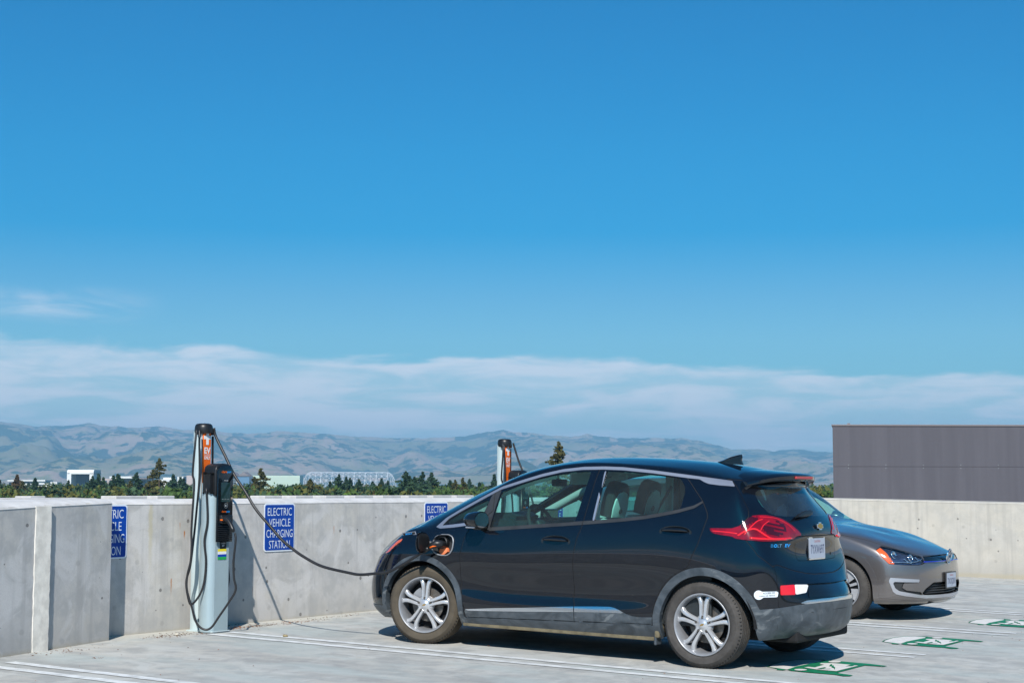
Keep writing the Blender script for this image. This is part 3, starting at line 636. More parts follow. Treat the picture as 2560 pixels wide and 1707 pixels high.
# ------------------------------------------------------------------ deck, walls, markings
def dz(x): return -SLOPE * x
def deck():
    b = MB(); x0, x1, y0, y1 = -5.14, 45, -45, 12.66
    v = []
    for z in (0, -.35):
        for x, y in ((x0, y0), (x1, y0), (x1, y1), (x0, y1)): v.append((x, y, dz(x) + z))
    b.add(v, [(0, 1, 2, 3), (7, 6, 5, 4), (0, 4, 5, 1), (1, 5, 6, 2), (2, 6, 7, 3), (3, 7, 4, 0)])
    return tag(b.build('parking_deck', M['deck']), kind='structure')
deck()
XW, ZT = -4.884, 1.195
def stained(m, marks):
    """add small rust and lime marks at fixed places on a wall: (y, z_top, length, half width, colour, strength)"""
    t = m.node_tree; b = t.nodes['Principled BSDF']; src = b.inputs['Base Color'].links[0].from_socket
    g = t.nodes.new('ShaderNodeNewGeometry').outputs['Position']; sp = t.nodes.new('ShaderNodeSeparateXYZ'); t.links.new(g, sp.inputs[0])
    nz = noise(t, g, 30, 3)
    for y, z, ln, w, col, k in marks:
        dy = math_node(t, 'ABSOLUTE', math_node(t, 'ADD', math_node(t, 'SUBTRACT', sp.outputs[1], y), math_node(t, 'MULTIPLY', math_node(t, 'SUBTRACT', nz, .5), w * 1.2)))
        a = map_range(t, dy, w, w * .2)
        u = map_range(t, sp.outputs[2], z + .01, z - .012); d = map_range(t, sp.outputs[2], z - ln, z - ln * .2)
        f = math_node(t, 'MULTIPLY', math_node(t, 'MULTIPLY', a, u), math_node(t, 'MULTIPLY', d, k)); src = mixc(t, f, src, col)
    t.links.new(src, b.inputs['Base Color'])
RU = (.42, .15, .03)
stained(M['wall'], [(-1.324, .955, .09, .012, RU, .95), (-1.381, 1.03, .08, .007, RU, .7), (-1.241, 1.06, .16, .010, RU, .8), (-1.474, .54, .17, .011, RU, .8),
                    (.758, .965, .11, .007, RU, .8), (-.42, .42, .12, .006, RU, .4), (-1.735, 1.2, .75, .035, (.50, .44, .28), .6), (-1.62, .98, .3, .006, (.58, .60, .62), .5)])
def wall_main():
    r = empty('parapet_wall', (XW, 5, 0)); tag(r, 'long grey concrete parapet wall with the blue signs on it, behind the chargers', 'wall')
    b = MB(); o = Vector((XW, 5, 0))
    y0, y1 = -12, 12.65; zb = dz(XW) - .004
    pr = [(XW, zb), (XW, ZT - .006), (XW - .006, ZT), (XW - .245, ZT + .005), (XW - .25, zb - 1.5)]
    def ext(pr, y0, y1, n):
        v = []; f = []; k = len(pr)
        for i in range(n + 1):
            y = y0 + (y1 - y0) * i / n
            for x, z in pr: v.append((x - o.x, y - o.y, z))
        for i in range(n):
            for j in range(k): f.append((i * k + j, i * k + (j + 1) % k, (i + 1) * k + (j + 1) % k, (i + 1) * k + j))
        f += [tuple(range(k)), tuple(n * k + q for q in range(k))[::-1]]
        return v, f
    b.add(*ext(pr, y0, y1, 60)); b.build('wall_panel', M['wall'], r)
    b = MB(); random.seed(4)
    v = []; f = []; n = 160; k = 4
    for i in range(n + 1):
        y = y0 + (y1 - y0) * i / n; j = random.uniform(-.0025, .0025)
        for x, z in ((XW + .003, ZT - .004), (XW - .004 + j, ZT + .009), (XW - .11 + j, ZT + .040), (XW - .252, ZT + .044)): v.append((x - o.x, y - o.y, z))
    for i in range(n):
        for q in range(k - 1): f.append((i * k + q, i * k + q + 1, (i + 1) * k + q + 1, (i + 1) * k + q))
    b.add(v, f); b.build('sloped_top', M['cap'], r)
    # a flat pilaster strip just right of the nearer wall block
    return r
wall_main()
def wall_block():
    r = empty('wall_block', (-4.67, -2.381, dz(-4.67))); tag(r, 'thicker near block of concrete wall at the left edge, with a pale vertical joint', 'wall')
    o = r.location
    pts = [(-4.671, -2.381, 1.222), (-4.42, -3.42, 1.196), (-4.20, -4.35, 1.165), (-3.50, -7.4, 1.10), (-2.6, -11.4, 1.04)]
    v = []; f = []
    for x, y, z in pts:
        zb = dz(x) - .004
        v += [(x - o.x, y - o.y, zb - o.z), (x - o.x, y - o.y, z - .012 - o.z), (x - .012 - o.x, y - .003 - o.y, z - o.z)]
        v += [(-4.882 - o.x, y - o.y, zb - o.z), (-4.882 - o.x, y - o.y, 1.249 - o.z)]
    n = 5
    for i in range(len(pts) - 1):
        a, c = i * n, (i + 1) * n
        f += [(a, c, c + 1, a + 1), (a + 1, c + 1, c + 2, a + 2), (a, a + 3, c + 3, c), (a + 3, a + 4, c + 4, c + 3)]
    f += [(0, 1, 2, 4, 3), tuple(len(pts) * n - n + q for q in (3, 4, 2, 1, 0))]
    b = MB(); b.add(v, f); b.build('wall_panel', M['wall'], r)
    b = MB(); v = []; f = []; random.seed(9)
    P = []
    for i in range(len(pts) - 1):
        for k in range(12):
            t = k / 12; P.append([pts[i][j] * (1 - t) + pts[i + 1][j] * t for j in range(3)])
    P.append(list(pts[-1]))
    for x, y, z in P:
        j = random.uniform(-.003, .003)
        for q in ((x + .004, z - .016), (x - .014 + j, z + .003), (x - .10, z + .012 + (1.25 - z) * .3), (-5.135, 1.252)): v.append((q[0] - o.x, y - o.y, q[1] - o.z))
    for i in range(len(P) - 1):
        for q in range(3): f.append((i * 4 + q, (i + 1) * 4 + q, (i + 1) * 4 + q + 1, i * 4 + q + 1))
    f.append((0, 1, 2, 3)); b.add(v, f); b.build('sloped_top', M['cap'], r)
    # filled joint, slightly proud and ragged
    b = MB(); v = []; f = []; d = Vector((-4.42 + 4.671, -3.42 + 2.381)).normalized(); nn = Vector((-d.y, d.x)); A = Vector((-4.671, -2.381))
    k = 26
    for i in range(k + 1):
        z = dz(-4.44) + (1.19 - dz(-4.44)) * i / k; a0 = .86 + random.uniform(-.004, .004); a1 = 1.04 + random.uniform(-.004, .004)
        for s, h in ((a0, -.02), (a0 + .006, .030), (a1 - .010, .006), (a1, -.02)):
            q = A + d * s + nn * h; v.append((q.x - o.x, q.y - o.y, z - o.z))
    for i in range(k):
        for q in range(3): f.append((i * 4 + q, i * 4 + q + 1, (i + 1) * 4 + q + 1, (i + 1) * 4 + q))
    f.append((k * 4, k * 4 + 1, k * 4 + 2, k * 4 + 3))
    b.add(v, f); b.build('joint_filler', M['rib'], r, auto=40)
wall_block()
def wall_right():
    r = empty('side_wall', (-2, 12.4, 0)); tag(r, 'pale sunlit concrete parapet wall behind the taupe car', 'wall')
    b = MB(); v = []; f = []; n = 50
    for i in range(n + 1):
        x = -4.9 + 40 * i / n; zb = dz(x) - .004; zt = zb + 1.125
        for y, z in ((12.4, zb), (12.4, zt - .008), (12.41, zt), (12.65, zt + .012), (12.655, zb - 1.5)): v.append((x + 2, y - 12.4, z))
    for i in range(n):
        for j in range(4): f.append((i * 5 + j, (i + 1) * 5 + j, (i + 1) * 5 + j + 1, i * 5 + j + 1))
    f += [tuple(range(5)), tuple(n * 5 + q for q in range(5))[::-1]]
    b.add(v, f); b.build('wall_panel', M['wall_pale'], r)
    b = MB(); v = []; f = []
    for i in range(n + 1):
        x = -4.9 + 40 * i / n; zt = dz(x) + 1.121
        for y, z in ((12.396, zt - .012), (12.405, zt + .006), (12.66, zt + .02)): v.append((x + 2, y - 12.4, z))
    for i in range(n):
        for j in range(2): f.append((i * 3 + j, (i + 1) * 3 + j, (i + 1) * 3 + j + 1, i * 3 + j + 1))
    b.add(v, f); b.build('wall_top', M['wall_pale'], r)
wall_right()
def wall_opposite():
    r = empty('side_wall', (8, -26, 0)); tag(r, 'concrete parapet wall on the far side of the deck, seen only as a reflection in the black car', 'wall')
    b = MB(); v = []; f = []; n = 40
    for i in range(n + 1):
        x = -5 + 49 * i / n; zb = dz(x) - .004
        for y, z in ((-26, zb), (-26, zb + 1.12), (-26.25, zb + 1.13), (-26.25, zb - 1)): v.append((x - 8, y + 26, z))
    for i in range(n):
        for j in range(3): f.append((i * 4 + j, i * 4 + j + 1, (i + 1) * 4 + j + 1, (i + 1) * 4 + j))
    b.add(v, f); b.build('wall_panel', M['wall'], r)
wall_opposite()

def flat(name, polys, mat, h, org, parent=None):
    """flat painted shapes on the sloping deck, h above it; polys in deck metres"""
    v = []; f = []
    for P in polys:
        b = len(v); v += [(x - org[0], y - org[1], dz(x) + h - dz(org[0])) for x, y in P]
        for t in geometry.tessellate_polygon([[Vector((x, y, 0)) for x, y in P]]):
            q = [P[i] for i in t]; s = (q[1][0] - q[0][0]) * (q[2][1] - q[0][1]) - (q[1][1] - q[0][1]) * (q[2][0] - q[0][0])
            f.append(tuple(b + i for i in (t if s > 0 else t[::-1])))
    o = mk(name, v, f, mat, parent)
    if parent is None: o.location = (org[0], org[1], dz(org[0]))
    return o
random.seed(2)
LINES = [(-4.02, -4.05, 2.4, 'nearest double white bay line, cut by the lower left corner'), (-1.34, -4.42, 1.2, 'double white bay line running along the near side of the black car'),
         (1.10, -4.4, 1.0, 'double white bay line emerging from the black car shadow'), (3.54, -4.4, 1.05, 'double white bay line between the empty bay and the taupe car'),
         (5.99, -4.4, 1.05, 'farthest double white bay line, beyond the taupe car')]
for yc, xa, xb, lab in LINES:
    r = empty('bay_line', (xa, yc, dz(xa))); tag(r, lab, 'road marking', 'painted bay lines')
    for s_ in (-.125, .125):
        n = 120; up = []; dn = []
        for i in range(n + 1):
            x = xa + (xb - xa) * i / n; k = 1 - max(0, (i / n - .8)) * 1.2
            up.append((x, yc + s_ + (.050 + random.uniform(-.006, .004)) * k)); dn.append((x, yc + s_ - (.050 + random.uniform(-.004, .006)) * k))
        flat('stripe', [[dn[i], dn[i + 1], up[i + 1], up[i]] for i in range(n)] if False else [dn + up[::-1]], M['paint_line'], .004, (xa, yc), r)

M['grey_print'] = pbsdf('dim grey print', (.30, .33, .34), .4)
SYM = dict(
 dome=[(.360,-.328),(.323,-.191),(.307,.046),(.338,.243),(.414,.315),(.504,.342),(.524,.272),(.514,-.169),(.530,-.394),(.438,-.360)],
 edge=[(.340,-.331),(.303,-.158),(.294,.075),(.323,.277),(.459,.370),(.498,.405),(.521,.373),(.514,.340),(.410,.322),(.330,.248),(.303,.046),(.317,-.196),(.355,-.333),(.432,-.364),(.478,-.382),(.531,-.400),(.531,-.466),(.480,-.470),(.459,-.408)],
 green=[(.536,-.402),(.508,-.175),(.528,.291),(.517,.369),(.671,.391),(.885,.376),(1.038,.337),(1.030,.271),(.890,.257),(.901,-.348),(1.052,-.405),(1.051,-.471),(1.015,-.502),(.937,-.460),(.737,-.466),(.584,-.449)],
 white=[(.593,-.221),(.605,-.162),(.658,-.170),(.646,.043),(.596,.073),(.584,.137),(.650,.195),(.805,.182),(.812,.052),(.852,.086),(.842,.165),(.871,.167),(.873,-.280),(.731,-.288)],
 bolt=[(.719,-.039),(.682,.084),(.694,.085),(.718,.018),(.735,.014),(.770,-.067),(.784,-.078),(.839,-.228),(.792,-.128),(.762,-.097),(.737,-.033)],
 slot=[(.718,-.277),(.722,-.139),(.744,-.151),(.740,-.245),(.794,-.196),(.798,-.212)])
def ell(cx, cy, a, b, n=14): return [(cx + a * math.cos(2 * math.pi * i / n), cy + b * math.sin(2 * math.pi * i / n)) for i in range(n)]
for k, (yc, lab) in enumerate(((-.10, 'green and white charging symbol painted behind the black car'), (2.345, 'green and white charging symbol in the empty bay, middle of the three'), (4.80, 'green and white charging symbol in front of the taupe car, cut by the right edge'))):
    r = empty('bay_symbol', (.65, yc, dz(.65))); tag(r, lab, 'road marking', 'painted charging symbols')
    S = lambda key: [(x, y + yc) for x, y in SYM[key]]
    for nm, P, m, h in (('green_shape', [S('edge'), S('green')], 'green_paint', .005), ('white_shape', [S('dome')], 'white_paint', .004),
                        ('white_shape', [S('white'), ell(.628, .298 + yc, .045, .062), ell(.632, -.377 + yc, .045, .056)], 'white_paint', .009), ('green_bolt', [S('bolt'), S('slot')], 'green_paint', .013)):
        flat(nm, P, M[m], h, (.65, yc), r)

# leaf litter and grit at the foot of the wall (nobody could count it)
def litter():
    random.seed(11); v = []; f = []
    spots = [(-4.60, -.72, .10, .42, 220), (-4.80, -.9, .05, .2, 60), (-4.55, -1.75, .12, .35, 170), (-4.6, -.1, .12, .4, 120), (-4.3, -3.2, .15, .5, 60), (-4.7, .6, .06, .5, 60), (-3.76, -3.33, .03, .05, 12), (-4.66, -1.1, .1, .3, 60)]
    def chip(x, y, s):
        a = random.uniform(0, 6.28); b = len(v); z = dz(x) + .003 + random.uniform(0, .004); l = s * random.uniform(.6, 1.6); w = s * random.uniform(.3, .6)
        c, q = math.cos(a), math.sin(a)
        for u, t, h in ((-l, 0, 0), (0, -w, .003), (l, 0, .001), (0, w, .005)): v.append((x + u * c - t * q, y + u * q + t * c, z + h * random.uniform(.3, 1.3)))
        f.append((b, b + 1, b + 2)); f.append((b, b + 2, b + 3))
    for x, y, sx, sy, n in spots:
        for _ in range(n): chip(x + random.gauss(0, sx * .5), y + random.gauss(0, sy * .5), random.choice((.004, .006, .010)))
    for _ in range(190): chip(random.uniform(-4.8, 2.5), random.uniform(-6, 6), random.choice((.004, .006, .008)))
    o = mk('leaf_litter', v, f, pbsdf('dry brown litter', (.24, .09, .03), .9, var=.7, scale=2.5)); tag(o, 'scattered dry brown leaf litter and grit on the deck by the wall', 'litter', kind='stuff')
litter()
def pebble(x, y, s, lab, m):
    b = bmesh.new(); bmesh.ops.create_icosphere(b, subdivisions=2, radius=s)
    for q in b.verts: q.co *= 1 + .25 * math.sin(q.co.x * 311 + q.co.y * 173); q.co.z *= .6
    mb = MB(); mb.bm(b); o = mb.build('stone', m, smooth=True); o.location = (x, y, dz(x) + s * .5); tag(o, lab, 'stone')
pebble(-3.78, -1.21, .022, 'small brown lump of debris on the near white bay line', pbsdf('debris brown', (.30, .24, .13), .9, var=.5, scale=60))
pebble(-4.55, -1.72, .018, 'small pale stone on the deck left of the nearer charger', pbsdf('pale stone', (.55, .52, .44), .9))

# ------------------------------------------------------------------ wall signs
def ev_sign(yc, lab, w=.436, h=.457, zc=.964):
    r = empty('wall_sign', (XW + .004, yc, zc)); tag(r, lab, 'sign', 'blue charging station signs on the wall')
    A = frame((0, 0, 0), (0, 1, 0), (0, 0, 1), (1, 0, 0))
    b = MB(); b.prism(rrect(w, h, .030), 0, .0035, A); b.build('sign_plate', M['sign_white'], r)
    b = MB(); b.prism(rrect(w - .022, h - .026, .024), .0036, .0052, A); b.build('blue_field', M['sign_blue'], r)
    b = MB()
    for i, (tx, wd) in enumerate((('ELECTRIC', .355), ('VEHICLE', .315), ('CHARGING', .385), ('STATION', .305))):
        v, f = text_fit(tx, .079, wd * .97, 0, -.006); b.add(v, f, A @ Matrix.Translation((0, .152 - i * .1035, .0060)))
    b.build('lettering', M['sign_white'], r)
    for z in (.19, -.20): b = MB(); b.lathe([(0, .003), (.005, .003), (.006, 0)], 10, A @ Matrix.Translation((0, z * .93, .0056))); b.build('bolt', M['alu'], r)
ev_sign(-2.235, 'blue ELECTRIC VEHICLE CHARGING STATION sign half hidden behind the near wall block')
ev_sign(-.066, 'blue ELECTRIC VEHICLE CHARGING STATION sign between the nearer charger and the black car')
ev_sign(2.49, 'blue ELECTRIC VEHICLE CHARGING STATION sign mostly hidden behind the black car bonnet')
ev_sign(4.93, 'blue ELECTRIC VEHICLE CHARGING STATION sign seen through the black car side window')

# ------------------------------------------------------------------ charging stations
CABLE_A = [(-4.521,-1.434,1.337),(-4.507,-1.425,1.054),(-4.527,-1.438,.877),(-4.513,-1.429,.7),(-4.518,-1.440,.523),(-4.548,-1.462,.409),(-4.605,-1.50,.327),(-4.636,-1.511,.381),(-4.653,-1.522,.523),(-4.626,-1.504,.663),(-4.612,-1.495,.915),(-4.598,-1.485,1.124),(-4.581,-1.474,1.432),(-4.586,-1.478,1.733),(-4.604,-1.46,1.847)]
CABLE_B = [(-4.588,-1.50,1.845),(-4.579,-1.525,1.696),(-4.591,-1.533,1.463),(-4.579,-1.525,1.365),(-4.591,-1.534,.986),(-4.58,-1.54,.842),(-4.583,-1.545,.703),(-4.605,-1.56,.575),(-4.6,-1.565,.455),(-4.562,-1.544,.315),(-4.524,-1.519,.175),(-4.47,-1.483,.118),(-4.417,-1.448,.133),(-4.355,-1.407,.239),(-4.297,-1.368,.343),(-4.245,-1.334,.455),(-4.259,-1.343,.562),(-4.264,-1.346,.703),(-4.251,-1.338,.879),(-4.262,-1.336,.945)]
CABLE_D = [(-4.56,-1.13,1.30),(-4.573,-1.102,1.12),(-4.567,-1.098,.974),(-4.576,-1.104,.722),(-4.562,-1.095,.612),(-4.557,-1.092,.506),(-4.60,-1.10,.40),(-4.70,-1.12,.36),(-4.74,-1.12,.5),(-4.73,-1.14,1.2),(-4.70,-1.18,1.80)]
CABLE_C = [(-4.66,-1.21,1.872),(-4.645,-1.198,1.795),(-4.539,-1.187,1.623),(-4.435,-1.175,1.453),(-4.317,-1.162,1.31),(-4.194,-1.148,1.149),(-4.053,-1.132,1.014),(-3.913,-1.117,.887),(-3.799,-1.104,.81),(-3.682,-1.091,.745),(-3.497,-1.07,.669),(-3.23,-1.04,.621),(-3.114,-1.027,.608),(-2.964,-1.011,.621),(-2.835,-.996,.64),(-2.696,-.981,.703),(-2.578,-.968,.769),(-2.50,-.958,.815),(-2.455,-.950,.842)]
CABLE_A = [(x - (.035 if i_ > 9 and z > .9 else 0), y + (.05 if i_ > 9 and z > .9 else 0), z) for i_, (x, y, z) in enumerate(CABLE_A)]
def charger(yb, lab, first):
    X0 = -4.64; r = empty('charging_station', (X0, yb, dz(X0))); tag(r, lab, 'charging station', 'charging stations along the wall')
    O = Vector((X0, yb, dz(X0)))
    # rear pole: rounded column with a flat orange face towards the bays
    pp = [(-.150, -.042), (-.146, -.060), (-.12, -.070), (-.085, -.070), (-.055, -.055), (-.050, .055), (-.085, .070), (-.12, .070), (-.146, .060), (-.150, .042)]
    b = MB(); b.prism([(x + .005, y) for x, y in pp], 0, 1.76, bev=.0); b.build('pole', M['alu'], r, auto=50)
    # front bollard: rounded near edge, fluted face to +x
    fl = []
    n = 19
    for i in range(n + 1):
        y = -.085 + .17 * i / n; x = .170
        fl += [(x, y), (x, y + .17 / n * .38), (x - .004, y + .17 / n * .5), (x - .004, y + .17 / n * .92)] if i < n else [(x, y)]
    out = [(.01, -.100), (.045, -.128), (.09, -.138), (.125, -.136), (.150, -.120)] + fl + [(.165, .096), (.12, .104), (.02, .104)]
    b = MB(); b.prism(out, .004, 1.30); b.build('bollard', M['alu_shade'], r, auto=35)
    b = MB(); b.box((-.14, -.11, 0), (.178, .112, .012), .004); b.build('base_plate', M['alu'], r)
    # orange strip on the pole with plug mark and words (faces the bays and the camera)
    A = frame((-.0300, -.0, 0), (0, 1, 0), (0, 0, 1), (1, 0, 0))
    b = MB(); b.box((-.046, -.0450, 1.20), (-.0300, .0450, 1.752), .002); b.build('orange_strip', M['orange'], r)
    b = MB()
    b.box((-.0299, -.0445, 1.690), (-.0286, .0445, 1.720)); b.box((-.0299, -.015, 1.640), (-.0282, .015, 1.750), 0)
    for tx, h, z, w in (('EV', .054, 1.592, .078), ('CHARGING', .012, 1.552, .076), ('ONLY', .030, 1.526, .078)):
        v, f = text_fit(tx, h, w, 0, .035 if h > .02 else .01); b.add(v, f, A @ Matrix.Translation((0, z, .0022)))
    b.build('lettering', M['white'], r)
    # cap
    b = MB(); b.lathe([(.0, 1.832), (.045, 1.831), (.066, 1.826), (.076, 1.815), (.081, 1.795), (.083, 1.752), (.080, 1.742), (0, 1.742)], 40, Matrix.Translation((-.078, 0, 0)) @ Matrix.Diagonal((1.0, .98, 1, 1)))
    b.build('cap', M['black_plastic'], r, auto=45)
    for s in (-1, 1):
        b = MB(); b.lathe([(0, .022), (.014, .022), (.020, .014), (.020, -.014), (.014, -.024), (0, -.024)], 16, Matrix.Translation((-.055, s * .084, 1.752)) @ Matrix.Diagonal((1, .8, 1, 1)))
        b.build('cable_clamp', M['black_plastic'], r, smooth=True)
    # head: domed shell with a glossy front and two side pods
    h = empty('head', (.016, 0, 0), parent=r)
    B = frame((.03, 0, 0), (0, 1, 0), (0, 0, 1), (1, 0, 0))
    arch = [(-.110, 1.19), (.110, 1.19), (.110, 1.415), (.100, 1.442), (.072, 1.460), (.035, 1.470), (0, 1.473), (-.035, 1.470), (-.072, 1.460), (-.100, 1.442), (-.110, 1.415)]
    b = MB(); b.prism(arch, 0, .140, B, bev=.012, seg=3); hs_ = b.build('shell', M['black_plastic'], h, auto=40)
    face = [(-.098, .785), (.092, .785), (.092, 1.405), (.082, 1.430), (.05, 1.450), (0, 1.457), (-.056, 1.450), (-.088, 1.430), (-.098, 1.405)]
    b = MB(); b.prism(face, .1405, .158, B, bev=.005, seg=2); b.build('front_panel', M['black_gloss'], h, auto=40)
    b = MB(); b.box((.1885, -.060, 1.135), (.1900, .052, 1.305)); b.build('screen', pbsdf('display', (.012, .035, .035), .08, coat=.5), h)
    for s in (-1, 1):
        b = MB(); b.box((.055, s * .112, 1.215), (.140, s * .138, 1.385), .012, 3)
        b.tube([(.092, s * .128, 1.225), (.092, s * .128, 1.19), (.092, s * .130, 1.165)], [.019, .014, .011], 12); b.build('cable_pod', M['black_plastic'], h, auto=40)
    F2 = frame((.1895, 0, 0), (0, 1, 0), (0, 0, 1), (1, 0, 0))
    for tx, m, x, z, hh, w in (('-charge', 'orange', -.026, 1.400, .022, .070), ('point+', 'led_blue', .036, 1.400, .022, .052), ('-charge', 'orange', -.022, 1.052, .018, .060), ('point', 'led_blue', .032, 1.052, .018, .042), ('STATION', 'white', 0, 1.322, .006, .050)):
        v, f = text_fit(tx, hh, w, 0, .02); b = MB(); b.add(v, f, F2 @ Matrix.Translation((x, z, .0008))); b.build('lettering', M[m], h)
    b = MB()
    for k in range(5): b.lathe([(0, .0002), (.004, .0002)], 10, F2 @ Matrix.Translation((-.046 + k * .02, 1.158, .002)))
    b.build('status_light', M['grey_print'], h); b = MB(); b.lathe([(.020, .0004), (.0225, .0004)], 24, F2 @ Matrix.Translation((0, 1.102, .0015))); b.lathe([(0, .0004), (.010, .0004)], 16, F2 @ Matrix.Translation((-.002, 1.102, .0015)))
    b.build('touch_mark', M['grey_print'], h)
    b = MB()
    for k in range(8): b.box((.188, -.090, .80 + k * .017), (.1945, .086, .808 + k * .017), .001)
    b.build('vent', M['black_plastic'], h)
    # stickers on the fluted face
    st = MB(); st.box((.171, -.026, .725), (.1725, .050, .785)); st.build('sticker', M['black_plastic'], r)
    v_, f_ = text_fit('CUSTOMERS', .010, .055, 0, .01); v2, f2 = text_fit('240V', .016, .03, 0, .02); b = MB(); A3 = frame((.1731, .012, 0), (0, 1, 0), (0, 0, 1), (1, 0, 0))
    b.add(v_, f_, A3 @ Matrix.Translation((0, .772, 0))); b.add(v2, f2, A3 @ Matrix.Translation((0, .752, 0))); b.build('lettering', M['white'], r)
    sk = empty('striped_sticker', (0, 0, 0), parent=r)
    for i, (c, z0, z1) in enumerate(((('sticker yellow', (.78, .62, .02)), .700, .722), (('sticker white', (.80, .80, .78)), .676, .700), (('sticker blue', (.01, .05, .38)), .654, .676), (('sticker green', (.02, .36, .08)), .630, .654))):
        mm = M.get(c[0]) or pbsdf(c[0], c[1], .45); M[c[0]] = mm
        b = MB(); b.box((.1710, -.052, z0), (.1726, .054, z1)); b.build('stripe', mm, sk)
    def cable(P, rad=.0098, name='cable'):
        b = MB(); b.tube([Vector(p) + Vector((0, yb + 1.277, 0)) - O for p in P], rad, 12, res=8); return b.build(name, M['cable'], r, smooth=True)
    cable(CABLE_A); cable(CABLE_B); cable(CABLE_D)
    # parked connector in the lower holster
    def handle(loc, d, up, parent, s=1.):
        b = MB(); A = frame(loc, d, up)
        b.tube([A @ Vector(q) * 1 for q in ((0, 0, 0), (.03 * s, .002, 0), (.06 * s, .004, 0))], [.022 * s, .025 * s, .026 * s], 16)
        b.tube([A @ Vector(q) for q in ((.045 * s, .006, 0), (.085 * s, .0, 0), (.12 * s, -.018 * s, 0), (.15 * s, -.05 * s, 0), (.175 * s, -.085 * s, 0), (.19 * s, -.107 * s, 0))], [.026 * s, .025 * s, .020 * s, .0185 * s, .019 * s, .013 * s], 16)
        return b.build('connector', M['black_plastic'], parent, smooth=True)
    handle((.19, -.055, .985), (1, -.12, .0), (0, 0, 1), r)
    b = MB(); b.box((.186, -.085, .945), (.222, .065, 1.02), .012, 3); b.build('holster', M['black_plastic'], h, auto=40)
    b = MB(); b.box((.225, -.089, .972), (.255, -.080, .984), .002); b.build('release_button', M['orange'], r)
    if first:
        cable(CABLE_C, .0125, 'charging_cable')
        A = Vector((-2.455, -.950, .842)) - O
        b = MB(); b.tube([A + Vector(q) for q in ((-.05, 0, -.035), (-.02, .004, -.012), (0, .005, 0))], [.014, .019, .021], 14)
        b.tube([A + Vector(q) for q in ((0, .005, 0), (.03, .010, .022), (.062, .022, .036), (.092, .045, .036), (.10, .085, .030))], [.021, .027, .031, .031, .026], 16)
        b.build('charging_plug', M['black_plastic'], r, smooth=True)
        b = MB(); b.tube([A + Vector(q) for q in ((.026, -.016, .005), (.05, -.008, .016), (.074, .006, .020))], .0065, 8); b.build('release_button', M['orange'], r, smooth=True)
    else:
        P = [(-4.655, -1.195, 1.865), (-4.635, -1.19, 1.80), (-4.58, -1.18, 1.64), (-4.46, -1.16, 1.35), (-4.38, -1.13, 1.0), (-4.33, -1.12, .7), (-4.34, -1.11, .5), (-4.42, -1.10, .42), (-4.50, -1.11, .5), (-4.54, -1.12, .8), (-4.56, -1.13, 1.25)]
        cable(P, .011)
    return r
charger(-1.277, 'nearer grey charging station, its black cable plugged into the black car', True)
charger(3.60, 'farther charging station rising behind the windscreen of the black car', False)
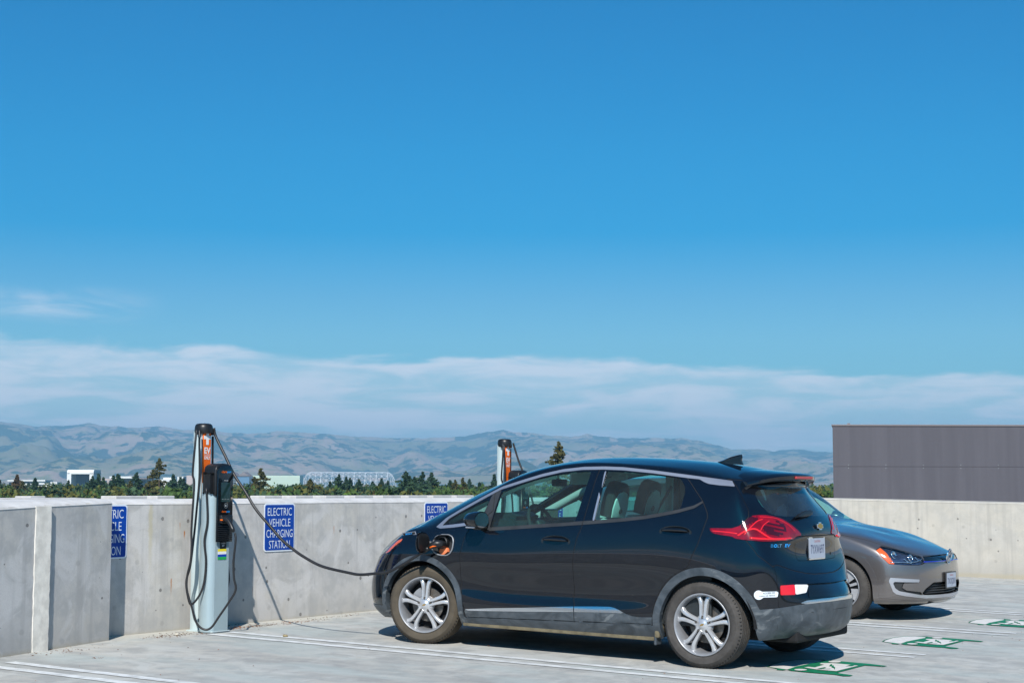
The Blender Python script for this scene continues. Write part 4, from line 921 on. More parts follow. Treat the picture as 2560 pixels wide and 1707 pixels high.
# ------------------------------------------------------------------ black hatchback
def hatchback():
    r = empty('parked_car', (0, 0, 0), (0, math.atan(SLOPE), 0))
    tag(r, 'glossy black electric hatchback plugged in at its front wing, seen from its rear left', 'car')
    H = Half(SUV, 12, 26); NB = ('body',)
    ca = lambda P, cx, cz, rr: np.hypot(P[:, 0] - cx, P[:, 2] - cz) - rr
    FX, RX = (-2.60, .305), (.03, .315)
    def arch(P, c, rr):
        d = ca(P, *c, rr); low = np.maximum(abs(P[:, 0] - c[0]) - rr, P[:, 2] - c[1]); return np.maximum(np.minimum(d, low), .45 - P[:, 1])
    H.cut(lambda P: np.minimum(arch(P, FX, .383), arch(P, RX, .374)), 'void')
    def clad(P):
        x, y, z = P.T; q = qrear(P)
        a = np.minimum(arch(P, FX, .432), arch(P, RX, .434))
        a = np.maximum(a, .17 - z)
        sill = np.maximum.reduce([z - (.241 + (x + 2.14) * .0292), x + .36, -2.22 - x])
        rear = np.maximum(z - np.interp(q, [.43, .55, .75, 1.0, 1.3, 1.6], [.455, .457, .468, .488, .500, .502]), .34 - x)
        fr = np.maximum(z - np.interp((x + 3.465) + y, [0, .8, 1.3], [.30, .285, .29]), x + 2.95)
        return np.minimum.reduce([a, sill, rear, fr])
    H.cut(clad, 'clad')
    # doors
    fd = [(-2.140,.241),(-2.150,.315),(-2.171,.36),(-2.193,.476),(-2.198,.606),(-2.197,.77),(-2.173,.888),(-2.125,.975),(-2.02,1.04),(-1.93,1.12),(-1.965,1.278),(-1.895,1.305),(-1.70,1.362),(-1.515,1.415),(-1.33,1.453),(-1.144,1.473),(-.993,1.476),(-1.010,1.386),(-1.048,1.043),(-1.062,.992),(-1.090,.92),(-1.112,.791),(-1.114,.688),(-1.115,.516),(-1.122,.45),(-1.106,.392),(-1.097,.274)]
    rd = [(-1.097,.274),(-1.106,.392),(-1.122,.45),(-1.115,.516),(-1.114,.688),(-1.112,.791),(-1.090,.92),(-1.062,.992),(-1.048,1.043),(-1.010,1.386),(-.993,1.476),(-.784,1.474),(-.516,1.452),(-.225,1.42),(-.177,1.375),(-.079,1.279),(-.039,1.24),(.017,1.155),(.026,1.119),(.006,1.032),(-.026,.918),(-.080,.806),(-.105,.745),(-.245,.665),(-.345,.56),(-.395,.45),(-.412,.353),(-.418,.291)]
    H.xz(fd, 'door_f', NB, .0028); H.xz(rd, 'door_r', NB, .0028)
    H.cut(lambda P: np.maximum(np.minimum(inside_dist(P[:, [0, 2]], fd), inside_dist(P[:, [0, 2]], rd)) - .0028, .45 - P[:, 1]), 'gap', NB)
    # rear hatch outline, measured round the corner
    hl = [(.352,1.41),(.391,1.395),(.437,1.288),(.488,1.177),(.474,1.132),(.361,1.062),(.335,1.034),(.473,.899),(.512,.853),(.672,.772),(.742,.782),(.86,.757),(.979,.735),(1.15,.712),(1.308,.700),(1.8,.697),(1.8,1.45),(.9,1.40),(.62,1.40),(.45,1.405)]
    hd = lambda P: np.maximum(inside_dist(np.stack([qrear(P), P[:, 2]], 1), hl), -.05 - P[:, 0])
    lamp = sm([(.089,1.033),(.108,1.041),(.336,1.043),(.490,1.136),(.640,1.144),(.772,1.134),(.885,1.114),(.990,1.076),(1.083,1.031),(1.155,.992),(1.045,.986),(1.001,.960),(.70,.951),(.576,.953),(.403,.961),(.312,.970),(.292,.984),(.165,.995),(.12,1.004)], 1)
    H.cut(lambda P: np.maximum(inside_dist(np.stack([qrear(P), P[:, 2]], 1), lamp), -.05 - P[:, 0]), 'lamp', NB)
    H.cut(lambda P: hd(P) + .003, 'hatch', NB); H.cut(lambda P: hd(P) - .003, 'gap', NB)
    # bumper split from the quarter panel
    sb = [(.672,.772),(.700,.76),(.718,.702),(.745,.455),(.745,.30),(3,.3),(3,.72),(1.3,.70),(.98,.736),(.742,.784)]
    bd = lambda P: np.maximum(inside_dist(np.stack([qrear(P), P[:, 2]], 1), sb), .2 - P[:, 0])
    H.cut(lambda P: bd(P) + .0015, 'bumper', NB); H.cut(lambda P: bd(P) - .0025, 'gap', NB)
    H.cut(lambda P: np.maximum.reduce([np.abs(qrear(P) - .738) - .002, .2 - P[:, 0]]), 'gap', ('clad',))
    H.cut(lambda P: np.maximum.reduce([np.abs(P[:, 2] - np.interp(qrear(P), [.95, 1.1, 1.3, 1.6], [.36, .425, .437, .44])) - .0018, .96 - qrear(P), .2 - P[:, 0]]), 'gap', ('clad',))
    # reflectors and gloss band in the bumper
    qz = lambda P: np.stack([qrear(P), P[:, 2]], 1)
    H.cut(lambda P: np.maximum(inside_dist(qz(P), [(.765,.632),(.955,.635),(.955,.562),(.765,.562)]), .2 - P[:, 0]), 'refl_r', ('bumper',))
    H.cut(lambda P: np.maximum(inside_dist(qz(P), [(.955,.635),(1.155,.630),(1.10,.574),(.955,.562)]), .2 - P[:, 0]), 'refl_w', ('bumper',))
    H.cut(lambda P: np.maximum(np.maximum(np.abs(P[:, 2] - np.interp(qrear(P), [.9, 1.3, 1.6], [.585, .585, .582])) - .048, 1.13 - qrear(P)), .2 - P[:, 0]), 'band', ('bumper',))
    H.cut(lambda P: np.maximum.reduce([np.abs(P[:, 2] - np.interp(qrear(P), [1.0, 1.3, 1.6], [.500, .512, .515])) - .013 * np.clip((qrear(P) - 1.0) * 12, 0, 1), 1.0 - qrear(P), .2 - P[:, 0]]), 'lowchrome', ('clad', 'bumper'))
    H.cut(lambda P: np.maximum(np.minimum(inside_dist(P[:, [0, 2]], [(.437 + .030 * math.cos(k * .2618), .563 + .034 * math.sin(k * .2618)) for k in range(24)]), inside_dist(P[:, [0, 2]], [(.425, .587), (.544, .590), (.540, .548), (.455, .546)])), .45 - P[:, 1]), 'sticker', ('body', 'bumper', 'gap'))
    # rear window and plate recess
    yz = lambda P: P[:, [1, 2]]
    rw = sm([(-.4,1.360),(.20,1.356),(.40,1.345),(.50,1.325),(.545,1.285),(.565,1.20),(.555,1.155),(.48,1.137),(.25,1.133),(-.4,1.132)], 1)
    H.cut(lambda P: np.maximum(inside_dist(yz(P), rw), .15 - P[:, 0]), 'rwin', ('hatch',))
    rc = sm([(-.4,.984),(.365,.984),(.395,.97),(.380,.82),(.35,.800),(-.4,.796)], 1)
    H.cut(lambda P: np.maximum(inside_dist(yz(P), rc) + .0015, .15 - P[:, 0]), 'recess', ('hatch',)); H.cut(lambda P: np.maximum(inside_dist(yz(P), rc) - .002, .15 - P[:, 0]), 'gap', ('hatch',))
    H.cut(lambda P: np.maximum.reduce([np.abs(P[:, 2] - .9865) - .0035, P[:, 1] - .46, .15 - P[:, 0]]), 'gap', ('hatch',))
    # side glass
    fg = sm([(-1.925,.985),(-1.900,1.268),(-1.698,1.345),(-1.56,1.385),(-1.415,1.420),(-1.21,1.446),(-1.070,1.453),(-1.123,1.055)], 0)
    fg = [(-1.922,.985),(-1.898,1.268),(-1.80,1.308),(-1.698,1.345),(-1.56,1.385),(-1.415,1.418),(-1.30,1.435),(-1.21,1.446),(-1.078,1.453),(-1.066,1.443),(-1.121,1.060),(-1.13,1.052)]
    rg = [(-.946,1.070),(-.929,1.445),(-.915,1.456),(-.80,1.454),(-.682,1.446),(-.45,1.432),(-.285,1.413),(-.262,1.400),(-.215,1.346),(-.202,1.300),(-.206,1.185),(-.222,1.172),(-.343,1.147),(-.50,1.118),(-.682,1.095)]
    qg = sm([(-2.430,.992),(-2.387,1.038),(-2.274,1.100),(-2.15,1.158),(-2.030,1.207),(-2.002,1.19),(-2.02,1.105),(-2.126,1.035),(-2.30,1.008)], 0)
    H.xz(fg, 'glass_f', ('door_f',)); H.xz(rg, 'glass_r', ('door_r',)); H.xz(qg, 'glass_q', NB)
    # trim round the glass: satin strip outline above, dark strip below
    up = [(-2.503,.969),(-2.431,1.047),(-2.290,1.127),(-2.097,1.2255),(-1.973,1.286),(-1.905,1.317),(-1.708,1.375),(-1.519,1.428),(-1.331,1.467),(-1.144,1.487),(-.96,1.492),(-.784,1.488),(-.516,1.466),(-.219,1.435),(-.060,1.417),(.143,1.394)]
    lo = [(.184,1.353),(.056,1.360),(-.030,1.369),(-.07,1.382),(-.116,1.403),(-.205,1.410),(-.507,1.443),(-.775,1.464),(-.96,1.468),(-1.155,1.463),(-1.34,1.443),(-1.525,1.403),(-1.712,1.350),(-1.91,1.292),(-1.98,1.258),(-2.105,1.195),(-2.285,1.103),(-2.395,1.042),(-2.438,.988),(-2.44,.982),(-2.30,.998),(-2.115,1.022),(-2.10,1.002),(-2.30,.972),(-2.45,.958)]
    H.xz(up + lo, 'strip', ('body', 'door_f', 'door_r', 'gap'), 0, .3)
    bl = [(-1.935,.985),(-1.123,1.055),(-.946,1.070),(-.682,1.095),(-.50,1.118),(-.343,1.147),(-.222,1.172),(-.10,1.205),(-.035,1.243),(-.02,1.238),(-.09,1.185),(-.215,1.148),(-.34,1.121),(-.50,1.092),(-.682,1.069),(-.95,1.042),(-1.125,1.026),(-1.935,.955)]
    H.xz(bl, 'beltstrip', ('door_f', 'door_r'))
    H.xz([(-.965,1.055),(-.946,1.455),(-.929,1.456),(-.946,1.070)], 'edgestrip', ('door_r',))
    H.xz([(-2.03,1.0),(-1.985,1.27),(-1.905,1.29),(-1.93,.96)], 'sail', ('door_f', 'body'))
    # door mouldings
    mt = [(-2.142,.316),(-1.85,.340),(-1.575,.358),(-1.30,.379),(-1.109,.393),(-.92,.404),(-.784,.410),(-.740,.404),(-.697,.390),(-.635,.364),(-.572,.350),(-.50,.349),(-.405,.354)]
    H.xz(mt + [(-.40,.25),(-2.2,.20)], 'mould', ('door_f', 'door_r', 'gap'))
    ch = [(-2.142,.316),(-1.85,.340),(-1.575,.358),(-1.30,.379),(-1.109,.393),(-.92,.404),(-.784,.410),(-.740,.404),(-.697,.390),(-.650,.368),(-.80,.366),(-1.109,.353),(-1.576,.328),(-2.12,.305)]
    H.xz(ch, 'mouldchrome', ('mould',), -.0004)
    H.cut(lambda P: np.maximum(np.abs(P[:, 2] - (.250 + (P[:, 0] + 2.14) * .0292)) - .004, np.maximum(-2.14 - P[:, 0], P[:, 0] + .42)), 'gap', ('mould', 'clad'))
    H.xz([(-1.111,.26),(-1.111,.43),(-1.104,.43),(-1.104,.26)], 'gap', ('mould', 'mouldchrome'))
    # charge port, hood, windscreen, front lamps
    port = sm([(-2.490,.857),(-2.458,.892),(-2.420,.910),(-2.330,.912),(-2.291,.895),(-2.276,.86),(-2.278,.80),(-2.296,.765),(-2.330,.742),(-2.410,.742),(-2.462,.760),(-2.494,.79)], 1)
    H.xz(port, 'port', NB); H.xz(port, 'gap', NB, -.006)
    hood = [(-3.40,-.2),(-3.37,.30),(-3.27,.46),(-3.10,.59),(-2.90,.69),(-2.66,.742),(-2.62,.64),(-2.72,.45),(-2.84,.28),(-2.90,.1),(-2.91,-.2)]
    hdist = lambda P: np.maximum(inside_dist(P[:, [0, 1]], hood), .74 - P[:, 2])
    hl_ = sm([(1.414,.862),(1.302,.876),(1.20,.852),(1.06,.815),(.85,.765),(.60,.715),(.54,.69),(.62,.672),(.95,.685),(1.17,.725),(1.30,.745),(1.37,.80),(1.42,.835)], 1)
    fq = lambda P: np.stack([qfront(P, -3.465), P[:, 2]], 1)
    H.cut(lambda P: np.maximum(inside_dist(fq(P), hl_), P[:, 0] + 2.6), 'hlamp', NB)
    H.cut(lambda P: hdist(P) + .003, 'hood', NB); H.cut(lambda P: hdist(P) - .003, 'gap', NB)
    ws = [(-2.86,-.2),(-2.84,.15),(-2.76,.35),(-2.66,.52),(-2.52,.625),(-2.40,.615),(-2.10,.565),(-1.86,.535),(-1.82,.3),(-1.81,-.2)]
    H.cut(lambda P: np.maximum(inside_dist(P[:, [0, 1]], ws), .98 - P[:, 2]), 'ws', ('body', 'gap'))
    # roof split line ahead of the spoiler
    H.cut(lambda P: np.maximum.reduce([np.abs(P[:, 0] - (.135 - .0)) - .003, 1.385 - P[:, 2]]), 'gap', NB)

    from mathutils.bvhtree import BVHTree
    bv = BVHTree.FromPolygons([(v[0], -v[1], v[2]) for v in H.V], H.F)
    def wrap(v, f, C_, name, mat, parent, h=.0015):
        out = []; z = (C_.to_3x3() @ Vector((0, 0, 1))).normalized()
        for p in v:
            w = C_ @ Vector((p[0], p[1], 0)); hit = bv.ray_cast(w + z * .12, -z)
            out.append(tuple((hit[0] if hit[0] is not None else w) + z * (h + p[2])))
        return mk(name, out, f, mat, parent)
    pb = M['paint_black']; G = lambda *a, **k: H.part(*a, **k)
    G('body', 'body', pb, r, skirt=.016); G('gap', 'shut_lines', M['dark'], r, off=-.003)
    G('hood', 'hood', pb, r, skirt=.012)
    for sd_, sg in (('near', -1), ('far', 1)):
        df = G('door_f', 'front_door', pb, r, skirt=.014, sides=sd_); dr = G('door_r', 'rear_door', pb, r, skirt=.014, sides=sd_)
        G('glass_f', 'window_glass', M['glass'], df, off=-.005, sides=sd_); G('glass_r', 'window_glass', M['glass'], dr, off=-.005, sides=sd_)
        G('glass_q', 'quarter_window', M['glass'], r, off=-.003, sides=sd_)
        G('strip', 'window_trim', M['satin'], r, off=.0035, skirt=.012, sides=sd_)
        G('beltstrip', 'belt_strip', M['clad_dark'], r, off=.003, skirt=.01, sides=sd_)
        G('edgestrip', 'bright_edge', M['satin'], dr, off=.003, skirt=.006, sides=sd_)
        G('sail', 'corner_trim', M['clad_dark'], df, off=.002, skirt=.006, sides=sd_)
        G('mould', 'door_moulding', M['clad'], r, off=.006, skirt=.014, sides=sd_)
        G('mouldchrome', 'bright_moulding', M['chrome_soft'], r, off=.009, skirt=.016, sides=sd_)
        G('lamp', 'tail_lamp', M['red_lamp'], r, off=.006, skirt=.02, sides=sd_)
        G('hlamp', 'headlamp', M['glass_clear'], r, off=.002, sides=sd_)
        G('refl_r', 'red_reflector', M['red_bright'], r, off=.002, skirt=.008, sides=sd_)
        G('refl_w', 'reversing_lamp', M['clear_lens'], r, off=.002, skirt=.008, sides=sd_)
    G('clad', 'cladding', M['clad'], r, off=.008, skirt=.045)
    G('hatch', 'hatch', pb, r, skirt=.014); G('bumper', 'rear_bumper', pb, r, skirt=.02)
    G('band', 'bumper_recess', M['black_gloss'], r, off=-.006, skirt=-.010); G('lowchrome', 'bumper_trim', M['chrome_soft'], r, off=.010, skirt=.014)
    G('rwin', 'rear_window', M['glass_dark'], r, off=-.004); G('recess', 'plate_recess', pb, r, off=0.)
    G('ws', 'windscreen', M['glass_ws'], r, off=-.003)

    # inner red detail of the tail lamps, amber and reflector pieces of the headlamps
    for s in (-1, 1):
        tl = empty('lamp_insert', (0, 0, 0), parent=r)
        def at(q, z, d):
            """point on the lamp surface for corner coordinate q and height z, raised by d"""
            V_ = LV; i = np.argmin((LQ - q) ** 2 + (V_[:, 2] - z) ** 2); p = V_[i, :3] + V_[i, 3:] * d; return Vector((p[0], p[1] * s, p[2]))
        LV = np.array([v for v in H.V if v[2] > .9 and v[2] < 1.2 and v[0] > -.05]); LQ = LV[:, 0] + .88 - LV[:, 1]
        def ribbon(name, pts, rad, mat, d=.0065): b = MB(); b.tube([at(q, z, d) for q, z in pts], rad, 6, res=6); return b.build(name, mat, tl, smooth=True)
        ribbon('light_band', [(.34, .985), (.42, 1.02), (.52, 1.04), (.62, 1.00), (.70, .975), (.85, .968), (.97, .975)], .009, M['red_bright'])
        ribbon('light_band', [(.60, 1.128), (.72, 1.130), (.83, 1.108), (.95, 1.07), (1.04, 1.03)], .0028, M['red_bright'])
        ribbon('light_band', [(.40, 1.00), (.47, 1.05), (.55, 1.09), (.62, 1.115)], .005, M['red_bright'])
        ribbon('light_band', [(.58, 1.03), (.62, 1.075), (.70, 1.10)], .004, M['red_bright'])
        ribbon('light_band', [(.45, .972), (.60, .966), (.75, .963), (.90, .965)], .010, M['red_bright'])
        ribbon('light_band', [(.12, 1.018), (.25, 1.010), (.34, 1.005)], .006, M['red_bright'], .003)
        b = MB()
        V2 = [v for v in H.V]
        F_ = [f for f, t in zip(H.F, H.T) if t == 'lamp']
        for tst in (lambda q, z: ((q - .76) / .15) ** 2 + ((z - 1.045) / .052) ** 2 < 1 and not (abs(((z - 1.045) + .15 * (q - .76)) % .026 - .013) < .0035), lambda q, z: .38 < q < .57 and 1.055 + (q - .40) * .28 < z < 1.128 and z < 1.045 + (q - .33) * .62):
            vv = []; ff = []
            for f in F_:
                c = np.mean([H.V[i][:3] for i in f], 0)
                if tst(c[0] + .88 - c[1], c[2]):
                    b0 = len(vv); vv += [tuple(np.array(H.V[i][:3]) * [1, s, 1] + np.array(H.V[i][3:]) * [1, s, 1] * .0072) for i in f]; ff.append(tuple(range(b0, b0 + len(f)))[::s])
            if ff: mk('dark_cell', vv, ff, M['red_deep'], tl, smooth=True)
    for s in (-1, 1):
        hlp = empty('headlamp_insert', (0, 0, 0), parent=r)
        def spot(name, poly, mat, d):
            F_ = [f for f, t in zip(H.F, H.T) if t == 'hlamp']; vv = []; ff = []
            for f in F_:
                c = np.mean([H.V[i][:3] for i in f], 0); q = c[0] + 3.465 + c[1]
                if inside_dist(np.array([[q, c[2]]]), poly)[0] < 0:
                    b0 = len(vv); vv += [tuple(np.array(H.V[i][:3]) * [1, s, 1] + np.array(H.V[i][3:]) * [1, s, 1] * d) for i in f]; ff.append(tuple(range(b0, b0 + len(f)))[::s])
            if ff: mk(name, vv, ff, mat, hlp, smooth=True)
        spot('lamp_housing', [(.4, .6), (1.6, .6), (1.6, 1.0), (.4, 1.0)], M['lamp_blue'], -.012)
        spot('amber_reflector', [(1.395, .862), (1.30, .842), (1.225, .785), (1.18, .730), (1.26, .730), (1.32, .775), (1.38, .82), (1.43, .845)], M['amber'], -.003)
        spot('chrome_reflector', [(.62, .69), (.95, .78), (1.15, .83), (1.12, .76), (.9, .70)], M['lamp_in'], -.006)

    # wheels, liners, under-tray, mud flap
    for x, sd_, tm, st in ((-2.60, -1, 'tyre_brown', R(12)), (-2.60, 1, 'tyre_brown', R(12)), (0, -1, 'tyre', 0), (0, 1, 'tyre', 0)):
        wheel(r, (x, sd_ * .752, .3225), sd_, M[tm], 'double', steer=st)
    for cx, cz in (FX, RX):
        for s in (-1, 1):
            b = MB(); n = 20; v = []; f = []
            for i in range(n + 1):
                q = R(180 * i / n)
                for y in (.845, .52): v.append((cx + .392 * math.cos(q), s * y, cz + .392 * math.sin(q)))
            for i in range(n): f.append((2 * i, 2 * i + 1, 2 * i + 3, 2 * i + 2))
            k = len(v); v.append((cx, s * .52, cz)); f += [(k, 2 * i + 1, 2 * i + 3) for i in range(n)]
            b.add(v, f); b.build('wheel_liner', M['dark'], r)
    b = MB(); b.box((-2.16, -.80, .185), (-.42, .80, .235), .02); b.box((-3.2, -.52, .19), (-2.1, .52, .3), .02); b.box((-.5, -.5, .20), (.62, .5, .32), .02); b.build('underbody', M['dark'], r)
    for s in (-1, 1):
        b = MB(); b.box((-2.20, s * .800 - .016, .172), (-.42, s * .800 + .016, .205), .006); b.build('sill_underside', M['dust_brown'], r)
        b = MB(); b.box((-.405, s * .80 - .045, .145), (-.385, s * .80 + .045, .255), .006); b.build('mud_flap', M['clad'], r)
        b = MB(); b.box((-.40, s * .76 - .09, .20), (-.36, s * .76 + .09, .46), .01); b.build('liner_edge', M['dust_brown'], r)
    # lower front skirt lip and black lower nose
    b = MB(); b.box((-3.16, -.42, .165), (-3.02, .42, .21), .012); b.build('air_deflector', M['dark'], r)

    # cabin floor and trims so nothing is hollow
    b = MB(); b.box((-2.5, -.76, .32), (.3, .76, .36)); b.build('cabin_floor', M['dash'], r)
    for s in (-1, 1): b = MB(); b.box((-2.1, s * .775 - .02, .30), (0.05, s * .775 + .02, .96), .01); b.build('door_card', M['dash'], r)
    b = MB(); dp = [(-2.55, .80), (-2.52, .96), (-2.35, 1.02), (-2.10, 1.045), (-1.93, 1.055), (-1.84, 1.03), (-1.80, .97), (-1.84, .90), (-1.88, .70), (-2.2, .60)]
    Bx = frame((0, .64, 0), (1, 0, 0), (0, 0, 1), (0, -1, 0)); b.prism(dp, 0, 1.28, Bx); b.build('dashboard', M['dash'], r, auto=40)
    b = MB(); b.box((-1.93, -.66, .92), (-1.80, -.05, .985), .02); b.box((-1.93, .08, .90), (-1.795, .66, .99), .02); b.build('dash_panel', M['trim_light'], r)
    b = MB(); b.prism([(-2.16, 1.04), (-2.10, 1.095), (-1.93, 1.105), (-1.86, 1.075), (-1.88, 1.03)], 0, .34, frame((0, -.21, 0), (1, 0, 0), (0, 0, 1), (0, -1, 0))); b.build('instrument_cowl', M['dash'], r, auto=50)
    b = MB(); b.box((-1.90, -.13, .98), (-1.87, .13, 1.13), .012); b.build('centre_screen', M['black_gloss'], r)
    sw = empty('steering_wheel', (-1.725, -.37, 1.0), (0, R(-24), 0), r)
    b = MB(); b.tube([(0, .178 * math.cos(q), .178 * math.sin(q)) for q in [2 * math.pi * i / 40 for i in range(40)]], .0155, 10, closed=True); b.build('wheel_rim', M['seat_black'], sw, smooth=True)
    b = MB(); b.box((-.03, -.055, -.06), (.015, .055, .05), .02, 3); b.box((-.012, -.17, -.012), (.004, .17, .018), .006); b.box((-.012, -.02, -.165), (.004, .02, 0), .006); b.build('wheel_hub', M['dash'], sw, auto=40)
    b = MB(); b.tube([(-1.725, -.37, 1.0), (-1.93, -.37, .92)], .035, 10); b.build('steering_column', M['dash'], r)
    # seats: white backs, black upper shells, round button on the back of each headrest
    def seat(x, y, z0=0., white=True, w=.25, tilt=R(14), name='seat'):
        s_ = empty(name, (x, y, .40 + z0), (0, tilt, 0), r)
        b = MB(); b.box((-.11, -w, .05), (.045, w, .60), .05, 4); b.build('backrest', M['seat_white'] if white else M['seat_black'], s_, auto=40)
        b = MB(); b.box((-.55, -w, -.05), (-.02, w, .10), .05, 4); b.build('cushion', M['seat_white'], s_, auto=40)
        A = frame((-.005, 0, 0), (0, 1, 0), (0, 0, 1), (1, 0, 0))
        hp = [(-.125, .615), (.125, .615), (.138, .70), (.132, .80), (.105, .872), (.06, .898), (0, .905), (-.06, .898), (-.105, .872), (-.132, .80), (-.138, .70)]
        b = MB(); b.prism(hp, -.085, .012, A, bev=.022, seg=3); b.build('headrest', M['seat_black'], s_, auto=45)
        hi = [(-.105, .622), (.105, .622), (.116, .69), (.104, .765), (.06, .82), (0, .838), (-.06, .82), (-.104, .765), (-.116, .69)]
        b = MB(); b.prism(hi, .0125, .024, A, bev=.006); b.build('headrest_back', M['seat_white'], s_, auto=45)
        b = MB(); b.lathe([(0, .030), (.020, .030), (.024, .026)], 18, A @ Matrix.Translation((0, .675, 0))); b.build('button', M['seat_black'], s_)
    seat(-1.16, -.37, .085); seat(-1.26, .37, .10)
    for y in (-.42, .42): seat(-.17, y, .02, False, .28, R(18), 'rear_seat')
    b = MB()
    for s in (-1, 1):
        b.tube([(-2.46, s * .66, 1.02), (-2.15, s * .645, 1.17), (-1.93, s * .625, 1.275), (-1.7, s * .60, 1.36), (-1.45, s * .575, 1.42)], [.036, .036, .034, .03, .025], 10, res=4)
        b.box((-1.09, s * .63 - .015, .9), (-1.02, s * .63 + .015, 1.45), .01); b.box((-.14, s * .62 - .015, .95), (.05, s * .60 + .015, 1.40), .01)
    b.build('pillar_trim', M['trim_light'], r, auto=50)
    # roof lining just under the roof sheet
    LI = Half(SUV, 2, 3)
    LI.F = [f for f in LI.F if np.mean([LI.V[i][2] for i in f]) > 1.44 and -1.78 < np.mean([LI.V[i][0] for i in f]) < .12]; LI.T = ['body'] * len(LI.F)
    LI.part('body', 'roof_lining', M['trim_light'], r, off=-.045)
    b = MB(); b.box((-1.80, -.115, 1.325), (-1.775, .115, 1.385), .02, 3); b.tube([(-1.80, 0, 1.38), (-1.84, 0, 1.43)], .012, 8); b.build('interior_mirror', M['seat_black'], r, auto=40)
    b = MB(); b.box((-1.76, .12, 1.34), (-1.735, .50, 1.455), .012); b.build('sun_visor', M['trim_light'], r)
    b = MB(); b.tube([(-1.02, .60, 1.34), (-1.10, .52, 1.15), (-1.16, .40, .9)], .012, 6); b.tube([(-1.02, -.62, 1.34), (-1.08, -.56, 1.15), (-1.14, -.45, .9)], .012, 6); b.build('seat_belt', M['seat_black'], r)

    # spoiler with side winglets and the high brake light
    sp = MB(); n = 24; v = []; f = []
    for i in range(n + 1):
        t = -1 + 2 * i / n; y = .585 * t; a = abs(t)
        xe = .462 - .195 * a ** 2.2 - .02 * max(0, a - .85) / .15; xr = .135
        zr = 1.486 - .020 * a ** 2 - .068 * a ** 5; ze = 1.452 - .020 * a ** 2 - .046 * a ** 4
        sec = [(xr, zr + .002), (xr + (xe - xr) * .35, zr + (ze - zr) * .28 + .004), (xr + (xe - xr) * .7, zr + (ze - zr) * .64 + .003), (xe - .012, ze + .003), (xe, ze - .008), (xe - .004, ze - .040 + .012 * a), (xe - .03, ze - .052 + .012 * a), (xr + .10, ze - .055), (xr + .02, zr - .05)]
        v += [(x, y, z) for x, z in sec]
    k = 9
    for i in range(n):
        for j in range(k - 1): f.append((i * k + j, (i + 1) * k + j, (i + 1) * k + j + 1, i * k + j + 1))
    f += [tuple(range(k)), tuple(n * k + j for j in range(k))[::-1]]
    sp.add(v, f); so = sp.build('spoiler', pb, r, auto=45)
    for s in (-1, 1):
        b = MB(); v = []; out = [(.14, 1.37), (.245, 1.372), (.262, 1.365), (.285, 1.32), (.335, 1.24), (.375, 1.17), (.34, 1.17), (.28, 1.25), (.20, 1.33)]
        b.prism([(x_, z_) for x_, z_ in out], -.010, .004, frame((0, s * .568, 0), (1, -s * .02, 0), (0, -s * .10, 1)))
        b.build('winglet', M['black_gloss'], r, auto=40)
    b = MB(); b.box((.440, -.16, 1.418), (.4630, .16, 1.438), .004); b.build('high_brake_light', M['red_dull'], r)
    # shark-fin aerial
    v = []; f = []
    fin = [(-.27, 1.553, .010), (-.20, 1.577, .020), (-.14, 1.594, .020), (-.095, 1.6005, .014), (-.072, 1.600, .009), (-.068, 1.585, .012), (-.075, 1.555, .022), (-.070, 1.535, .026)]
    b = MB(); top_ = [(-.285, 1.545), (-.23, 1.566), (-.17, 1.588), (-.11, 1.603), (-.078, 1.608), (-.072, 1.600), (-.080, 1.575), (-.070, 1.525), (-.285, 1.535)]
    for zc, w_ in ((0, .0),): pass
    n = len(top_)
    for x, z in top_: v.append((x, 0, z))
    for s in (-1, 1):
        for x, z in top_: v.append((x, s * (.030 * min(1, max(0, (1.612 - z) / .06)) * (1 if x < -.10 else .7) * min(1, (x + .29) / .06 + .15)), z if z < 1.55 else z - .012))
    for s, o_ in ((0, n), (1, 2 * n)):
        for i in range(n):
            j = (i + 1) % n; q = (i, j, o_ + j, o_ + i); f.append(q if s else q[::-1])
        f.append(tuple(o_ + i for i in range(n))[::(-1 if s else 1)])
    b.add(v, f); b.build('shark_fin_aerial', pb, r, auto=50)

    # number plate, emblem, model lettering, camera button
    A = frame((.556, 0, 0), (0, 1, 0), (-.06, 0, 1))
    A = Matrix(((0, -.03, 1, .545), (1, 0, 0, 0), (0, 1, .03, 0), (0, 0, 0, 1)))
    pl = empty('number_plate', (0, 0, 0), parent=r)
    b = MB(); b.prism(rrect(.302, .152, .010, cx=-.03, cy=.888), 0.058, .062, A); b.build('plate', M['plate_white'], pl)
    b = MB()
    v, f = text_fit('7YXW697', .070, .262, 0, .004); b.add(v, f, A @ Matrix.Translation((-.03, .884, .0626)))
    v, f = text_fit('CALIFORNIA', .018, .12, 0, .0); b2 = MB(); b2.add(v, f, A @ Matrix.Translation((-.03, .942, .0626))); b2.build('lettering', M['red_dull'], pl)
    b.build('lettering', M['plate_ink'], pl)
    b = MB(); pf = rrect(.322, .172, .014, cx=-.03, cy=.888); b.prism(pf, .050, .0575, A); b.build('plate_frame', M['chrome_soft'], pl)
    bt = [(-.058, -.017), (-.022, -.017), (-.022, -.030), (.028, -.030), (.028, -.017), (.058, -.017), (.052, .017), (.022, .017), (.022, .030), (-.028, .030), (-.028, .017), (-.064, .017)]
    B = Matrix(((0, -.10, 1, .578), (1, 0, 0, .02), (0, 1, .10, 1.058), (0, 0, 0, 1)))
    em = empty('emblem', (0, 0, 0), parent=r); b = MB(); b.prism(bt, 0, .007, B, bev=.002); b.build('emblem_rim', M['chrome'], em)
    b = MB(); b.prism([(x * .78, y * .72) for x, y in bt], .0071, .0095, B, bev=.001); b.build('emblem_fill', M['gold'], em)
